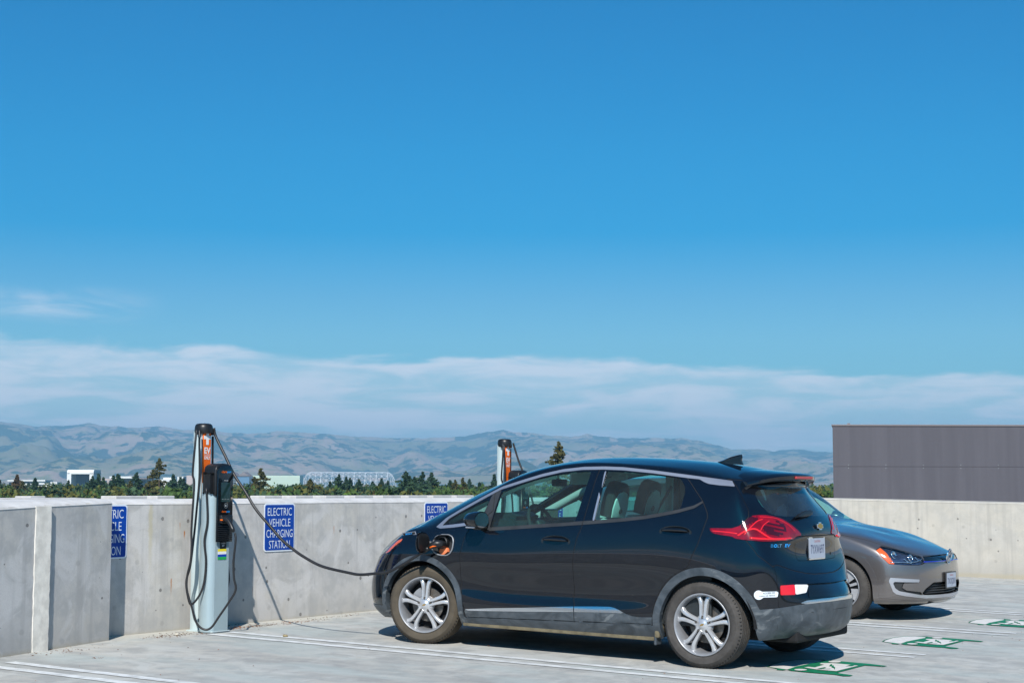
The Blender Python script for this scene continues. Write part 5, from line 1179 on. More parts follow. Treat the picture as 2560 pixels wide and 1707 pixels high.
    # lettering left of the plate, follows the corner
    d = Vector((.540 - .479, .441 * -1 + .676, 0)).normalized(); up_ = Vector((.0, 0, 1)); C_ = frame((.5175, -.560, .9215), d, up_, Vector((d.y, -d.x, 0)))
    bd_ = empty('model_badge', (0, 0, 0), parent=r)
    for tx, m, x, w_ in (('B', 'chrome_soft', -.112, .030), ('O', 'led_blue', -.076, .034), ('LT', 'chrome_soft', -.030, .048), ('EV', 'led_blue', .068, .066)):
        v, f = text_fit(tx, .024, w_, 0, .03); v = [(p[0] + p[1] * .35 + x, p[1], 0) for p in v]; wrap(v, f, C_, 'lettering', M[m], bd_, .002)
    b = MB(); b.lathe([(0, .004), (.010, .004), (.011, 0)], 14, frame((.590, .20, .845), (0, 1, 0), (0, 0, 1), (1, 0, 0))); b.build('camera_button', M['dark'], r)
    # clean-air sticker behind the rear wheel
    def on_side(x, z, d=0.):
        V_ = HV; i = np.argmin((V_[:, 0] - x) ** 2 + (V_[:, 2] - z) ** 2 + (V_[:, 1] < .4) * 9); p = V_[i, :3] + V_[i, 3:] * d; return Vector((p[0], -p[1], p[2]))
    HV = np.array(H.V)
    a_, c_ = on_side(.413, .570), on_side(.548, .578); ex = (c_ - a_).normalized(); ez = Vector((0, 0, 1)); nz = ex.cross(ez).normalized(); ez = nz.cross(ex)
    C_ = frame((a_ + c_) / 2 + nz * .005, ex, ez, nz); st = empty('access_sticker', (0, 0, 0), parent=r)
    G('sticker', 'sticker_plate', M['sign_white'], st, off=.0012, sides='near')
    G('sticker', 'body', pb, r, sides='far')
    vv, ff = [], []
    for tx, h, y, w_, x_ in (('ACCESS OK', .012, .004, .098, .010), ('CLEAN AIR VEHICLE', .0095, -.015, .125, -.004)):
        v, f = text_fit(tx, h, w_, 0, .02); b0 = len(vv); vv += [(p[0] + x_, p[1] + y, 0) for p in v]; ff += [tuple(b0 + i for i in q) for q in f]
    wrap(vv, ff, C_, 'lettering', pbsdf('sticker ink', (.10, .11, .13), .5), st, .0030)
    # wiper
    b = MB(); b.prism([(-.20, -.006), (-.14, .014), (.0, .034), (.09, .034), (.115, .018), (.105, .0), (.06, -.010), (-.08, -.012)], 0, .022, Matrix(((0, -.30, 1, .520), (1, .08, 0, -.13), (.04, 1, .30, 1.140), (0, 0, 0, 1))), bev=.006); b.build('rear_wiper', M['black_plastic'], r, auto=45)
    # door handles
    def handle(x, z, parent):
        p = on_side(x, z); q1, q2 = on_side(x - .10, z), on_side(x + .10, z); ex = (q2 - q1).normalized(); nz = Vector((0, -1, .05)); nz = (nz - ex * nz.dot(ex)).normalized(); ez = nz.cross(ex)
        C_ = frame(p, ex, ez, nz)
        b = MB(); v = []; f = []; n = 28; rings = [(1.16, 1.25, .001), (1.08, 1.12, -.004), (.98, .95, -.006)]
        b.lathe([(1.16, .0012), (1.06, .0016), (.95, -.0005), (0, -.002)], 36, C_ @ Matrix.Diagonal((.118, .040, 1, 1))); cup = b.build('handle_cup', M['black_gloss'], parent, smooth=True)
        b = MB(); b.tube([C_ @ Vector(k_) for k_ in ((-.112, .010, .006), (-.085, .014, .020), (-.04, .016, .030), (.02, .016, .033), (.07, .014, .027), (.105, .008, .010))], [.008, .011, .0125, .013, .012, .008], 12, res=4); b.build('handle', pb, parent, smooth=True)
    near_f = [o for o in r.children if o.name.startswith('front_door')][0]; near_r = [o for o in r.children if o.name.startswith('rear_door')][0]
    handle(-1.278, .895, near_f); handle(-.222, 1.001, near_r)
    # door mirrors
    for s in (-1, 1):
        m_ = empty('door_mirror', (-1.985, s * .86, 1.0), (0, 0, 0), r)
        b = MB(); b.lathe([(0, -.085), (.50, -.080), (.80, -.055), (.96, -.01), (1.0, .03), (.97, .045), (.0, .045)], 32, frame((0, s * .10, .045), (0, 1, 0), (0, 0, 1), (1, 0, 0)) @ Matrix.Diagonal((.108, .072, 1.15, 1)) ); b.build('mirror_shell', M['black_gloss'], m_, auto=50)
        b = MB(); b.prism([(.098 * math.cos(q), .062 * math.sin(q)) for q in [2 * math.pi * i / 30 for i in range(30)]], 0, .002, frame((.0535, s * .10, .045), (0, 1, 0), (0, 0, 1), (1, 0, 0))); b.build('mirror_glass', M['mirror_glass'], m_)
        b = MB(); b.box((-.045, min(-s * .04, s * .09), -.035), (.035, max(-s * .04, s * .09), -.005), .010, 3); b.build('mirror_foot', M['black_plastic'], m_, auto=40)
        b = MB(); b.box((-.06, s * .03 if s > 0 else -.17, -.020), (.030, .17 if s > 0 else s * .03, -.008), .004); b.build('mirror_trim', M['satin'], m_)
    # charge port: recess, socket, open flap
    cp = empty('charge_port', (0, 0, 0), parent=r); P0 = on_side(-2.385, .827); CN = frame(P0, (1, 0, 0), (0, .10, 1), (0, -1, .10))
    bx = [((x + 2.385), (z - .827)) for x, z in port]
    b = MB(); v = []; f = []; n = len(bx)
    for d, k_ in ((.004, 1.03), (-.004, .97), (-.055, .90)): v += [(x * k_, z * k_, d) for x, z in bx]
    for j in range(2):
        for i in range(n): f.append((j * n + i, j * n + (i + 1) % n, (j + 1) * n + (i + 1) % n, (j + 1) * n + i))
    f.append(tuple(2 * n + i for i in range(n))[::-1]); b.add(v, f, CN); b.build('port_recess', M['clad_dark'], cp, auto=40)
    b = MB(); b.tube([on_side(x, z, .003) for x, z in port], .0055, 8, closed=True); b.build('port_rim', M['alloy_dull'], cp, smooth=True)
    b = MB(); b.lathe([(.052, -.05), (.052, -.012), (.044, -.008), (.040, -.04), (0, -.04)], 28, CN @ Matrix.Translation((-.015, .022, 0))); b.build('socket', M['black_plastic'], cp, auto=40)
    b = MB(); b.prism([(-.045, -.012), (-.028, .024), (.008, .030), (.036, .018), (.044, -.010), (.022, -.030), (-.005, -.045), (-.028, -.035)], -.048, -.016, CN @ Matrix.Translation((.0, -.040, 0)), bev=.004); b.build('combo_cap', M['orange_plastic'], cp, auto=40)
    # flap stands open about its front edge
    fl_ = empty('port_flap', tuple(on_side(-2.515, .83, .006)), (0, R(3), R(97)), cp)
    FB = frame((0, 0, .01), (-1, 0, 0), (0, 0, 1), (0, 1, 0)); FP = [(x + .105, z) for x, z in bx]
    b = MB(); b.prism([(p_[0] + .03, p_[1]) for p_ in FP], 0, .008, FB); b.build('flap_skin', pb, fl_, auto=40)
    b = MB(); b.prism([((p_[0] - .105) * .86 + .105 + .03, p_[1] * .86) for p_ in FP], -.014, -.0005, FB, bev=.004); b.build('flap_lining', M['black_plastic'], fl_, auto=40)
    b = MB(); b.box((-.03, -.012, -.03), (.035, .012, .02), .004); b.build('hinge', M['alloy_dull'], fl_)
    # small wing badge
    a_, c_ = on_side(-2.885, .893), on_side(-2.70, .917); ex = (c_ - a_).normalized(); nz = ex.cross(Vector((0, 0, 1))).normalized(); ez = nz.cross(ex)
    C_ = frame((a_ + c_) / 2 + nz * .010, ex, ez, nz); wb = empty('wing_badge', (0, 0, 0), parent=r)
    b = MB(); b.prism([(-.095, .014), (.082, .014), (.095, -.014), (-.080, -.014)], -.002, .003, C_, bev=.001); b.build('badge_frame', M['satin'], wb)
    b = MB(); b.prism([(-.085, .009), (.077, .009), (.086, -.009), (-.073, -.009)], .0031, .0042, C_); b.build('badge_field', M['dark'], wb)
    v, f = text_fit('BOLT', .013, .09, 0, .03); b = MB(); b.add(v, f, C_ @ Matrix.Translation((0, 0, .0050))); b.build('lettering', M['led_blue'], wb)
    # small snow of bright edge marks is left to the light itself
    return r
M['clad_dark'] = pbsdf('dark satin trim', (.035, .037, .040), .38, var=.2, scale=10)
M['chrome_soft'] = pbsdf('soft bright trim', (.70, .73, .77), .16, metal=1.)
M['red_dull'] = pbsdf('dull red print', (.42, .05, .05), .35)
M['lamp_blue'] = pbsdf('lamp housing', (.10, .13, .20), .15, metal=.7, var=.4, scale=30)
M['orange_plastic'] = pbsdf('orange connector plastic', (.80, .22, .09), .55)
hatchback()
# ------------------------------------------------------------------ warm grey hatchback, nose towards the aisle
def grey_car():
    r = empty('parked_car', (-.83, 4.83, dz(-.83)), (0, 0, 0)); r.rotation_euler = Matrix.Rotation(math.atan(SLOPE), 4, 'Y').to_3x3().to_4x4().to_euler() if False else (0, 0, 0)
    Rm = Matrix.Rotation(math.atan(SLOPE), 4, 'Y') @ Matrix.Rotation(math.pi, 4, 'Z'); r.rotation_euler = Rm.to_euler()
    tag(r, 'warm grey metallic hatchback parked nose outwards beyond the black car, partly hidden by it', 'car')
    H = Half(GUV, 9, 18); NB = ('body',); pt = M['paint_taupe']; G = lambda *a, **k: H.part(*a, **k)
    ca = lambda P, cx, cz, rr: np.hypot(P[:, 0] - cx, P[:, 2] - cz) - rr
    def arch(P, cx, rr): low = np.maximum(abs(P[:, 0] - cx) - rr, P[:, 2] - .31); return np.maximum(np.minimum(ca(P, cx, .31, rr), low), .45 - P[:, 1])
    H.cut(lambda P: np.minimum(arch(P, 0, .355), arch(P, 2.63, .355)), 'void')
    H.cut(lambda P: np.maximum(np.minimum(ca(P, 0, .31, .415), ca(P, 2.63, .31, .415)), np.maximum(.47 - P[:, 1], .2 - P[:, 2])), 'flare', NB)
    fq = lambda P: np.stack([(P[:, 0] + .86) + P[:, 1], P[:, 2]], 1)
    hl = sm([(1.318, .717), (1.21, .751), (1.155, .748), (1.00, .724), (.80, .685), (.655, .658), (.60, .598), (.64, .585), (.73, .573), (.95, .575), (1.18, .584), (1.25, .640)], 0)
    H.cut(lambda P: np.maximum(inside_dist(fq(P), hl), P[:, 0] - .1), 'hlamp', NB)
    H.cut(lambda P: np.maximum(inside_dist(fq(P), hl) - .005, P[:, 0] - .1), 'gap', NB)
    gr = [(-.3, .662), (.20, .662), (.61, .656), (.60, .600), (.20, .598), (-.3, .598)]
    H.cut(lambda P: np.maximum(inside_dist(fq(P), gr), P[:, 0] + .4), 'grille', NB)
    lg = [(-.3, .392), (.43, .392), (.60, .330), (.66, .285), (.62, .270), (-.3, .262)]
    H.cut(lambda P: np.maximum(inside_dist(fq(P), lg), P[:, 0] + .4), 'lower_grille', NB)
    cc = [(1.17, .445), (.72, .428), (.735, .400), (1.11, .404), (1.135, .392), (1.10, .340), (1.04, .312), (.70, .272), (-.3, .252), (-.3, .226), (.6, .236), (.95, .262), (1.08, .280), (1.13, .305), (1.19, .41)]
    H.cut(lambda P: np.maximum(inside_dist(fq(P), cc), P[:, 0] + .3), 'cshape', NB)
    ci = [(1.11, .404), (.735, .400), (.735, .392), (.98, .390), (1.0, .345), (.93, .318), (.69, .300), (.66, .270), (1.04, .312), (1.10, .340), (1.135, .392)]
    H.cut(lambda P: np.maximum(inside_dist(fq(P), ci), P[:, 0] + .3), 'cdark', NB)
    H.cut(lambda P: np.maximum(P[:, 2] - np.interp(fq(P)[:, 0], [0, .8, 1.3], [.205, .21, .238]), P[:, 0] + .34), 'lip', NB)
    hood = [(-1.2, -.2), (-.80, -.2), (-.80, .30), (-.745, .46), (-.60, .61), (-.40, .725), (-.15, .80), (.04, .845), (.24, .79), (.42, .62), (.51, .30), (.55, -.2)]
    hdist = lambda P: np.maximum(inside_dist(P[:, [0, 1]], hood[1:]), .66 - P[:, 2])
    H.cut(lambda P: hdist(P) + .003, 'hood', NB); H.cut(lambda P: hdist(P) - .003, 'gap', NB)
    H.cut(lambda P: np.maximum.reduce([np.abs(P[:, 2] - .655) - .002, P[:, 0] + .30, -.50 - P[:, 0], .8 - P[:, 1]]), 'gap', NB)
    ws = [(.58, -.2), (.55, .25), (.50, .48), (.44, .645), (.52, .66), (.90, .60), (1.22, .545), (1.27, .3), (1.28, -.2)]
    H.cut(lambda P: np.maximum(inside_dist(P[:, [0, 1]], ws), .93 - P[:, 2]), 'ws', NB)
    H.xz([(.42, .985), (.60, 1.06), (.95, 1.24), (1.25, 1.335), (1.60, 1.365), (2.2, 1.355), (2.7, 1.31), (2.82, 1.16), (2.55, 1.03), (1.5, 1.0)], 'side', NB)
    H.cut(lambda P: np.maximum(inside_dist(P[:, [1, 2]], [(-.4, 1.27), (.48, 1.25), (.56, 1.02), (-.4, 1.0)]), 2.95 - P[:, 0]), 'rwin', NB)
    fd = [(.42, .24), (.36, .5), (.40, .80), (.46, .97), (1.45, .98), (1.42, .6), (1.45, .24)]
    H.xz(fd, 'door', NB, .003); H.cut(lambda P: np.maximum(inside_dist(P[:, [0, 2]], fd) - .003, .45 - P[:, 1]), 'gap', NB)
    G('body', 'body', pt, r, skirt=.015); G('hood', 'hood', pt, r, skirt=.012);  G('gap', 'shut_lines', M['dark'], r, off=-.003)
    G('lip', 'front_lip', pt, r, off=.006, skirt=.02); G('grille', 'upper_grille', M['black_gloss'], r, off=-.006, skirt=-.008)
    G('lower_grille', 'lower_grille', M['dark'], r, off=-.035, skirt=-.04); G('ws', 'windscreen', M['glass_ws'], r, off=-.003); G('rwin', 'rear_window', M['glass_dark'], r)
    H.T = ['flare_rear' if t == 'flare' and np.mean([H.V[i][0] for i in f]) > 1.3 else t for f, t in zip(H.F, H.T)]
    for sd_ in ('near', 'far'):
        G('flare', 'wheel_arch', pt, r, off=.004, skirt=.03, sides=sd_); G('flare_rear', 'wheel_arch', pt, r, off=.004, skirt=.03, sides=sd_)
        G('hlamp', 'headlamp', M['glass_clear'], r, off=.003, sides=sd_); G('cshape', 'foglamp_surround', M['satin'], r, off=.005, skirt=.015, sides=sd_)
        G('cdark', 'foglamp_recess', M['clad_dark'], r, off=-.012, skirt=-.016, sides=sd_); G('side', 'side_window', M['glass'], r, sides=sd_); G('door', 'front_door', pt, r, skirt=.012, sides=sd_)
    for s in (-1, 1):
        ins = empty('headlamp_insert', (0, 0, 0), parent=r)
        def spot(name, poly, mat, d):
            vv = []; ff = []
            for f, t in zip(H.F, H.T):
                if t != 'hlamp': continue
                c = np.mean([H.V[i][:3] for i in f], 0); q = c[0] + .86 + c[1]
                if inside_dist(np.array([[q, c[2]]]), poly)[0] < 0:
                    b0 = len(vv); vv.extend([tuple(np.array(H.V[i][:3]) * [1, s, 1] + np.array(H.V[i][3:]) * [1, s, 1] * d) for i in f]); ff.append(tuple(range(b0, b0 + len(f)))[::s])
            if ff: mk(name, vv, ff, mat, ins, smooth=True)
        spot('lamp_housing', [(.5, .5), (1.5, .5), (1.5, .8), (.5, .8)], M['lamp_blue'], -.022)
        spot('amber_reflector', [(1.32, .72), (1.24, .745), (1.20, .70), (1.12, .60), (1.10, .575), (1.17, .575), (1.26, .65)], M['amber'], -.004)
        LVg = np.array(H.V)
        def at(q, z, d):
            i = np.argmin((LVg[:, 0] + .86 + LVg[:, 1] - q) ** 2 + (LVg[:, 2] - z) ** 2 + (LVg[:, 0] > .2) * 9); p = LVg[i, :3] + LVg[i, 3:] * d; return Vector((p[0], p[1] * s, p[2])), Vector((LVg[i, 3], LVg[i, 4] * s, LVg[i, 5]))
        for q, z, ra in ((1.08, .682, .042), (.84, .642, .040)):
            p, n_ = at(q, z, -.012); n_ = (n_ + Vector((-1.2, 0, 0))).normalized(); A = n_.to_track_quat('Z', 'Y').to_matrix().to_4x4(); A.translation = p
            b = MB(); b.lathe([(ra, .0), (ra * .9, .008), (ra * .72, .0), (ra * .55, -.015), (0, -.02)], 24, A); b.build('reflector_bowl', M['lamp_in'], ins, smooth=True)
        b = MB(); b.tube([at(q, z, -.006)[0] for q, z in ((1.16, .60), (1.0, .598), (.85, .602), (.72, .612), (.63, .64))], .006, 6, res=4); b.tube([at(q, z, -.006)[0] for q, z in ((.95, .640), (.90, .61), (.84, .59))], .006, 6, res=4); b.tube([at(q, z, -.008)[0] for q, z in ((.76, .66), (.72, .63), (.66, .61))], .005, 6, res=4)
        b.build('light_guide', M['lamp_in'], ins, smooth=True)
    for x in (0, 2.63):
        for s in (-1, 1): wheel(r, (x, s * .77, .312), s, M['tyre'], 'slot', rad=.316, rimr=.212, width=.205)
    for cx in (0, 2.63):
        for s in (-1, 1):
            b = MB(); n = 16; v = []; f = []
            for i in range(n + 1):
                q = R(180 * i / n)
                for y in (.86, .5): v.append((cx + .362 * math.cos(q), s * y, .31 + .362 * math.sin(q)))
            for i in range(n): f.append((2 * i, 2 * i + 1, 2 * i + 3, 2 * i + 2))
            k = len(v); v.append((cx, s * .5, .31)); f += [(k, 2 * i + 1, 2 * i + 3) for i in range(n)]
            b.add(v, f); b.build('wheel_liner', M['dark'], r)
    b = MB(); b.box((.38, -.83, .17), (2.25, .83, .22)); b.box((-.66, -.50, .17), (.4, .50, .24)); b.box((2.2, -.5, .2), (3.3, .5, .26)); b.build('underbody', M['dark'], r)
    b = MB(); v = [(-.80, -.42, .185), (-.80, .42, .185), (-.60, .34, .135), (-.60, -.34, .135), (-.42, -.5, .17), (-.42, .5, .17)]; b.add(v, [(0, 1, 2, 3), (3, 2, 5, 4)]); b.build('front_scoop', M['clad_dark'], r)
    # grille bars, blue line, round badge, plate
    b = MB()
    for z in (.283, .308, .334, .360): b.tube([(-.832 + .20 * (y / .6) ** 2 * .55, y, z) for y in np.linspace(-.50, .50, 17)], .0065, 6)
    b.build('grille_bars', M['clad_dark'], r, smooth=True)
    b = MB()
    for s in (-1, 1): b.tube([at2 for at2 in [Vector((float(np.interp(abs(y), [0, .33, .55], [-.862, -.842, -.775])), s * y, .603)) for y in np.linspace(.075, .545, 12)]], .0055, 6)
    b.build('blue_line', pbsdf('blue accent', (.01, .03, .45), .2, coat=1), r, smooth=True)
    A = Matrix(((0, -.16, -1, -.858), (-1, 0, 0, 0), (0, 1, -.16, .645), (0, 0, 0, 1)))
    em = empty('emblem', (0, 0, 0), parent=r)
    b = MB(); b.lathe([(.0, -.008), (.066, -.006), (.078, .0)], 40, A); b.build('emblem_field', pbsdf('emblem blue', (.01, .035, .22), .2, coat=1), em)
    b = MB(); b.lathe([(.066, .002), (.070, .010), (.078, .010), (.082, .0)], 40, A)
    def stroke(p, q, w=.0065):
        p, q = Vector(p), Vector(q); d = (q - p).normalized(); n_ = Vector((-d.y, d.x)) * w; b.prism([tuple(p - n_), tuple(q - n_), tuple(q + n_), tuple(p + n_)], -.004, .009, A)
    for p, q in (((-.027, .062), (0, .006)), ((0, .006), (.027, .062)), ((-.058, .034), (-.024, -.056)), ((-.024, -.056), (0, -.008)), ((0, -.008), (.024, -.056)), ((.024, -.056), (.058, .034))): stroke(p, q)
    b.build('emblem_ring', M['chrome'], em, auto=50)
    pl = empty('number_plate', (0, 0, 0), parent=r); P_ = Matrix(((0, 0, -1, -.882), (-1, 0, 0, .0), (0, 1, 0, .405), (0, 0, 0, 1)))
    b = MB(); b.prism(rrect(.318, .168, .010), -.012, 0, P_); b.build('plate_frame', M['clad_dark'], pl)
    b = MB(); b.prism(rrect(.292, .146, .008), .0005, .0022, P_); b.build('plate', M['plate_white'], pl)
    v, f = text_fit('7XXJ201', .064, .25, 0, .004); b = MB(); b.add(v, f, P_ @ Matrix.Translation((0, -.008, .0030))); b.build('lettering', M['plate_ink'], pl)
    v, f = text_fit('California', .017, .11, 0, .01); b = MB(); b.add(v, f, P_ @ Matrix.Translation((0, .052, .0030))); b.build('lettering', M['red_dull'], pl)
    b = MB(); b.box((-.72, -.5, .40), (-.70, .5, .62)); b.build('radiator_panel', M['dark'], r)
    # cabin
    b = MB(); b.box((.3, -.78, .3), (2.9, .78, .34)); b.prism([(.42, .90), (.50, .97), (.95, .985), (1.02, .93), (1.0, .7), (.5, .6)], 0, 1.4, frame((0, .70, 0), (1, 0, 0), (0, 0, 1), (0, -1, 0))); b.build('dashboard', M['dash'], r, auto=40)
    for s in (-1, 1):
        b = MB(); b.box((1.45, s * .37 - .24, .4), (1.62, s * .37 + .24, 1.0), .05, 3); b.box((1.52, s * .37 - .13, 1.03), (1.64, s * .37 + .13, 1.24), .05, 3); b.build('seat', M['seat_black'], r, auto=40)
        m_ = empty('door_mirror', (.78, s * .90, .95), parent=r); b = MB(); b.lathe([(0, -.08), (.6, -.07), (.9, -.03), (1, .02), (0, .04)], 24, frame((0, s * .09, .05), (0, 1, 0), (0, 0, 1), (1, 0, 0)) @ Matrix.Diagonal((.10, .07, 1.1, 1))); b.box((-.03, min(0, s * .1), -.02), (.03, max(0, s * .1), 0)); b.build('mirror_shell', pt, m_, auto=50)
grey_car()
# ------------------------------------------------------------------ far view: plain, wood, buildings, hills
GZ = -15.0
def vnoise(x, y, seed=0):
    rs = np.random.RandomState(seed); T = rs.rand(257, 257); xi = np.floor(x).astype(int); yi = np.floor(y).astype(int); fx = x - xi; fy = y - yi
    fx = fx * fx * (3 - 2 * fx); fy = fy * fy * (3 - 2 * fy); a = T[xi % 257, yi % 257]; b = T[(xi + 1) % 257, yi % 257]; c = T[xi % 257, (yi + 1) % 257]; d = T[(xi + 1) % 257, (yi + 1) % 257]
    return (a * (1 - fx) + b * fx) * (1 - fy) + (c * (1 - fx) + d * fx) * fy
def fbm(x, y, o=5, seed=0):
    s = 0; a = .5
    for k in range(o): s = s + a * vnoise(x * 2 ** k, y * 2 ** k, seed + k); a *= .5
    return s
HF = Vector((-math.sin(YAW), math.cos(YAW), 0)); HR = _R0
def bearing(u, d, z=0.):
    """point on the plain: u = offset in the picture's 2560-wide frame, d = metres out"""
    t = (u - 1280) / FPX; p = CAM + (HF + HR * t) * d; return Vector((p.x, p.y, z))
def hgt(v, d): return CAM.z + (1228 - v) / FPX * d
# hills
SKY_PTS = [(-400,1048),(0,1055),(53,1061),(85,1066.6),(127,1067),(181,1065),(219,1060),(255,1066),(319,1070),(395,1067),(457,1076),(542,1079),(553,1082),(624,1088),(696,1082),(774,1088),(857,1092),(940,1096),(1010,1098),(1078,1097),(1161,1095),(1230,1083),(1253,1078),(1275,1082),(1322,1085),(1404,1091),(1428,1093),(1450,1091),(1469,1085),(1490,1091),(1510,1096),(1560,1099),(1608,1098),(1660,1096),(1710,1095.5),(1745,1099),(1771,1107),(1832,1123),(1894,1123),(1934,1129),(2016,1125),(2077,1129),(2200,1133),(2560,1136),(3000,1125)]
def hills():
    nu, nr = 900, 150; U = np.linspace(-380, 2950, nu); Dn = 7200 + (15500 - 7200) * np.linspace(0, 1, nr) ** .9
    u, d = np.meshgrid(U, Dn, indexing='ij'); t = (d - 7200) / 8300
    sk = np.interp(U, *zip(*SKY_PTS))[:, None] + (fbm(U[:, None] / 23, U[:, None] * 0, 5, 3) - .5) * 5
    top = (1228 - sk) / FPX * 14300 + 16
    X = (u - 1280) / FPX * d / 1000; Y = d / 1000
    ridg = 1 - np.abs(2 * fbm(X * .62 + .25 * Y, Y * .34 + 7, 6, 20) - 1) * 1.9
    gully = fbm(X * 2.1 + 3, Y * .85, 5, 40)
    prof = np.interp(t, [0, .08, .22, .40, .58, .72, .855, 1], [0, .05, .16, .30, .52, .74, 1.0, .82])
    env = np.interp(t, [0, .1, .5, .80, .86, 1], [0, .6, 1, .55, 0, .3])
    gul2 = 1 - np.abs(2 * fbm(X * 1.5 + .5 * Y, Y * .55 + 3, 5, 90) - 1) * 1.7
    z = prof * top + env * ((ridg - .42) * 250 + (gully - .5) * 190 + (gul2 - .45) * 130) * (top / 560)
    foot = np.exp(-((t - .13) / .08) ** 2) * (fbm(X * 1.1, Y * 0 + 3, 4, 60) - .35) * 150; z = z + np.maximum(foot, 0)
    # keep every nearer slope under the skyline
    lim = CAM.z + ((1228 - (sk + 3)) / FPX) * d; z = np.where(t < .84, np.minimum(z, lim - 8 * (1 - gully)), z)
    z = z + env * (fbm(X * 5.5 + Y * .7, Y * 1.9, 4, 130) - .5) * 75; z = np.maximum(z, 0) + GZ - 3
    P = np.array([CAM.x, CAM.y, 0])[None, None] + np.array(HF)[None, None] * d[..., None] + np.array(HR)[None, None] * ((u - 1280) / FPX * d)[..., None]
    P[..., 2] = z; i = np.arange(nu * nr).reshape(nu, nr)
    F = np.stack([i[:-1, :-1], i[1:, :-1], i[1:, 1:], i[:-1, 1:]], -1).reshape(-1, 4)
    me = bpy.data.meshes.new('hills'); me.from_pydata(P.reshape(-1, 3).tolist(), [], F.tolist()); me.update()
    m, t_, b, o = new_mat('dry grass hills'); g = t_.nodes.new('ShaderNodeNewGeometry'); pos = g.outputs['Position']
    n1 = noise(t_, mapping(t_, pos, (.0021, .0021, .003)), 1.0, 7, .62, .5); n2 = noise(t_, mapping(t_, pos, (.009, .009, .012)), 1., 6, .66); n3 = noise(t_, mapping(t_, pos, (.0006, .0006, .0004), (3, 1, 0)), 1., 4)
    gr = mixc(t_, map_range(t_, n3, .44, .56), (.23, .20, .12), (.38, .27, .20))
    gr = mixc(t_, map_range(t_, n2, .42, .66), gr, (.20, .20, .085))
    woods = math_node(t_, 'MULTIPLY', map_range(t_, math_node(t_, 'ADD', math_node(t_, 'MULTIPLY', n1, .58), math_node(t_, 'MULTIPLY', n2, .48)), .540, .562), 1.0)
    att = t_.nodes.new('ShaderNodeAttribute'); att.attribute_name = 'hollow'
    wood_shade = map_range(t_, math_node(t_, 'ADD', att.outputs['Fac'], math_node(t_, 'MULTIPLY', n2, .55)), .80, .87)  # woods in the gullies, darkened there to paint in relief shading
    w = math_node(t_, 'MAXIMUM', woods, wood_shade, clamp=True)
    c = mixc(t_, math_node(t_, 'MULTIPLY', w, .92), gr, (.030, .055, .035))
    t_.links.new(c, b.inputs['Base Color']); b.inputs['Roughness'].default_value = 1; b.inputs['Specular IOR Level'].default_value = .1
    o = link('hills', me, m, smooth=True); tag(o, kind='structure')
    zz = P[..., 2]; k = 5; pad = np.pad(zz, k, mode='edge'); cs = pad
    def blur(a):
        c = np.cumsum(np.cumsum(np.pad(a, ((1, 0), (1, 0))), 0), 1); w = 2 * k + 1
        return (c[w:, w:] - c[:-w, w:] - c[w:, :-w] + c[:-w, :-w]) / w ** 2
    hollow = np.clip(.32 + (blur(pad) - zz) / 34., 0, 1)
    a = me.attributes.new('hollow', 'FLOAT', 'POINT'); a.data.foreach_set('value', hollow.reshape(-1).astype(np.float32))
    return o
hills()
def plain():
    m, t, b, o = new_mat('far ground'); pos = t.nodes.new('ShaderNodeNewGeometry').outputs['Position']
    n = noise(t, mapping(t, pos, (.004, .004, .004)), 1., 6, .65); c = mixc(t, map_range(t, n, .4, .62), (.045, .075, .03), (.17, .15, .09))
    t.links.new(c, b.inputs['Base Color']); b.inputs['Roughness'].default_value = 1
    s = 24000; v = [(CAM.x - s, CAM.y - s, GZ), (CAM.x + s, CAM.y - s, GZ), (CAM.x + s, CAM.y + s, GZ), (CAM.x - s, CAM.y + s, GZ)]
    tag(mk('ground', v, [(0, 1, 2, 3)], m), kind='structure')
plain()

# leaf clouds -------------------------------------------------
def leafmat(name, a, b_, sc=.35):
    m, t, b, o = new_mat(name); tcn = t.nodes.new('ShaderNodeTexCoord').outputs['Object']; g = t.nodes.new('ShaderNodeNewGeometry')
    n = noise(t, tcn, sc, 4, .7); c = mixc(t, map_range(t, n, .35, .65), a, b_)
    c = mixc(t, math_node(t, 'MULTIPLY', g.outputs['Random Per Island'], .45), c, tuple(x * .35 for x in a))
    t.links.new(c, b.inputs['Base Color']); b.inputs['Roughness'].default_value = .8; b.inputs['Specular IOR Level'].default_value = .15
    return m
LEAF = dict(dark=leafmat('dark conifer needles', (.028, .062, .036), (.060, .108, .052)), brown=leafmat('brownish conifer needles', (.075, .075, .022), (.11, .10, .035)),
            green=leafmat('broad leaves green', (.055, .105, .030), (.085, .14, .035)), olive=leafmat('broad leaves olive', (.10, .115, .028), (.15, .14, .04)), bright=leafmat('bright leaves', (.10, .20, .03), (.15, .25, .05)),
            rust=leafmat('reddish leaves', (.11, .07, .035), (.15, .11, .05)))
BARK = pbsdf('bark', (.10, .075, .05), .95, var=.3, scale=3)
def leaves(P, size, rs, up=.5):
    n = len(P); d1 = rs.randn(n, 3); d1 /= np.linalg.norm(d1, axis=1, keepdims=True); d2 = rs.randn(n, 3); d2 -= (d2 * d1).sum(1, keepdims=True) * d1; d2 /= np.linalg.norm(d2, axis=1, keepdims=True)
    s = (size * (.6 + .8 * rs.rand(n)))[:, None]; w = s * (.45 + .3 * rs.rand(n))[:, None]
    V = np.stack([P - d1 * s, P - d2 * w, P + d1 * s, P + d2 * w], 1).reshape(-1, 3); i = np.arange(n * 4).reshape(n, 4); return V.tolist(), i.tolist()
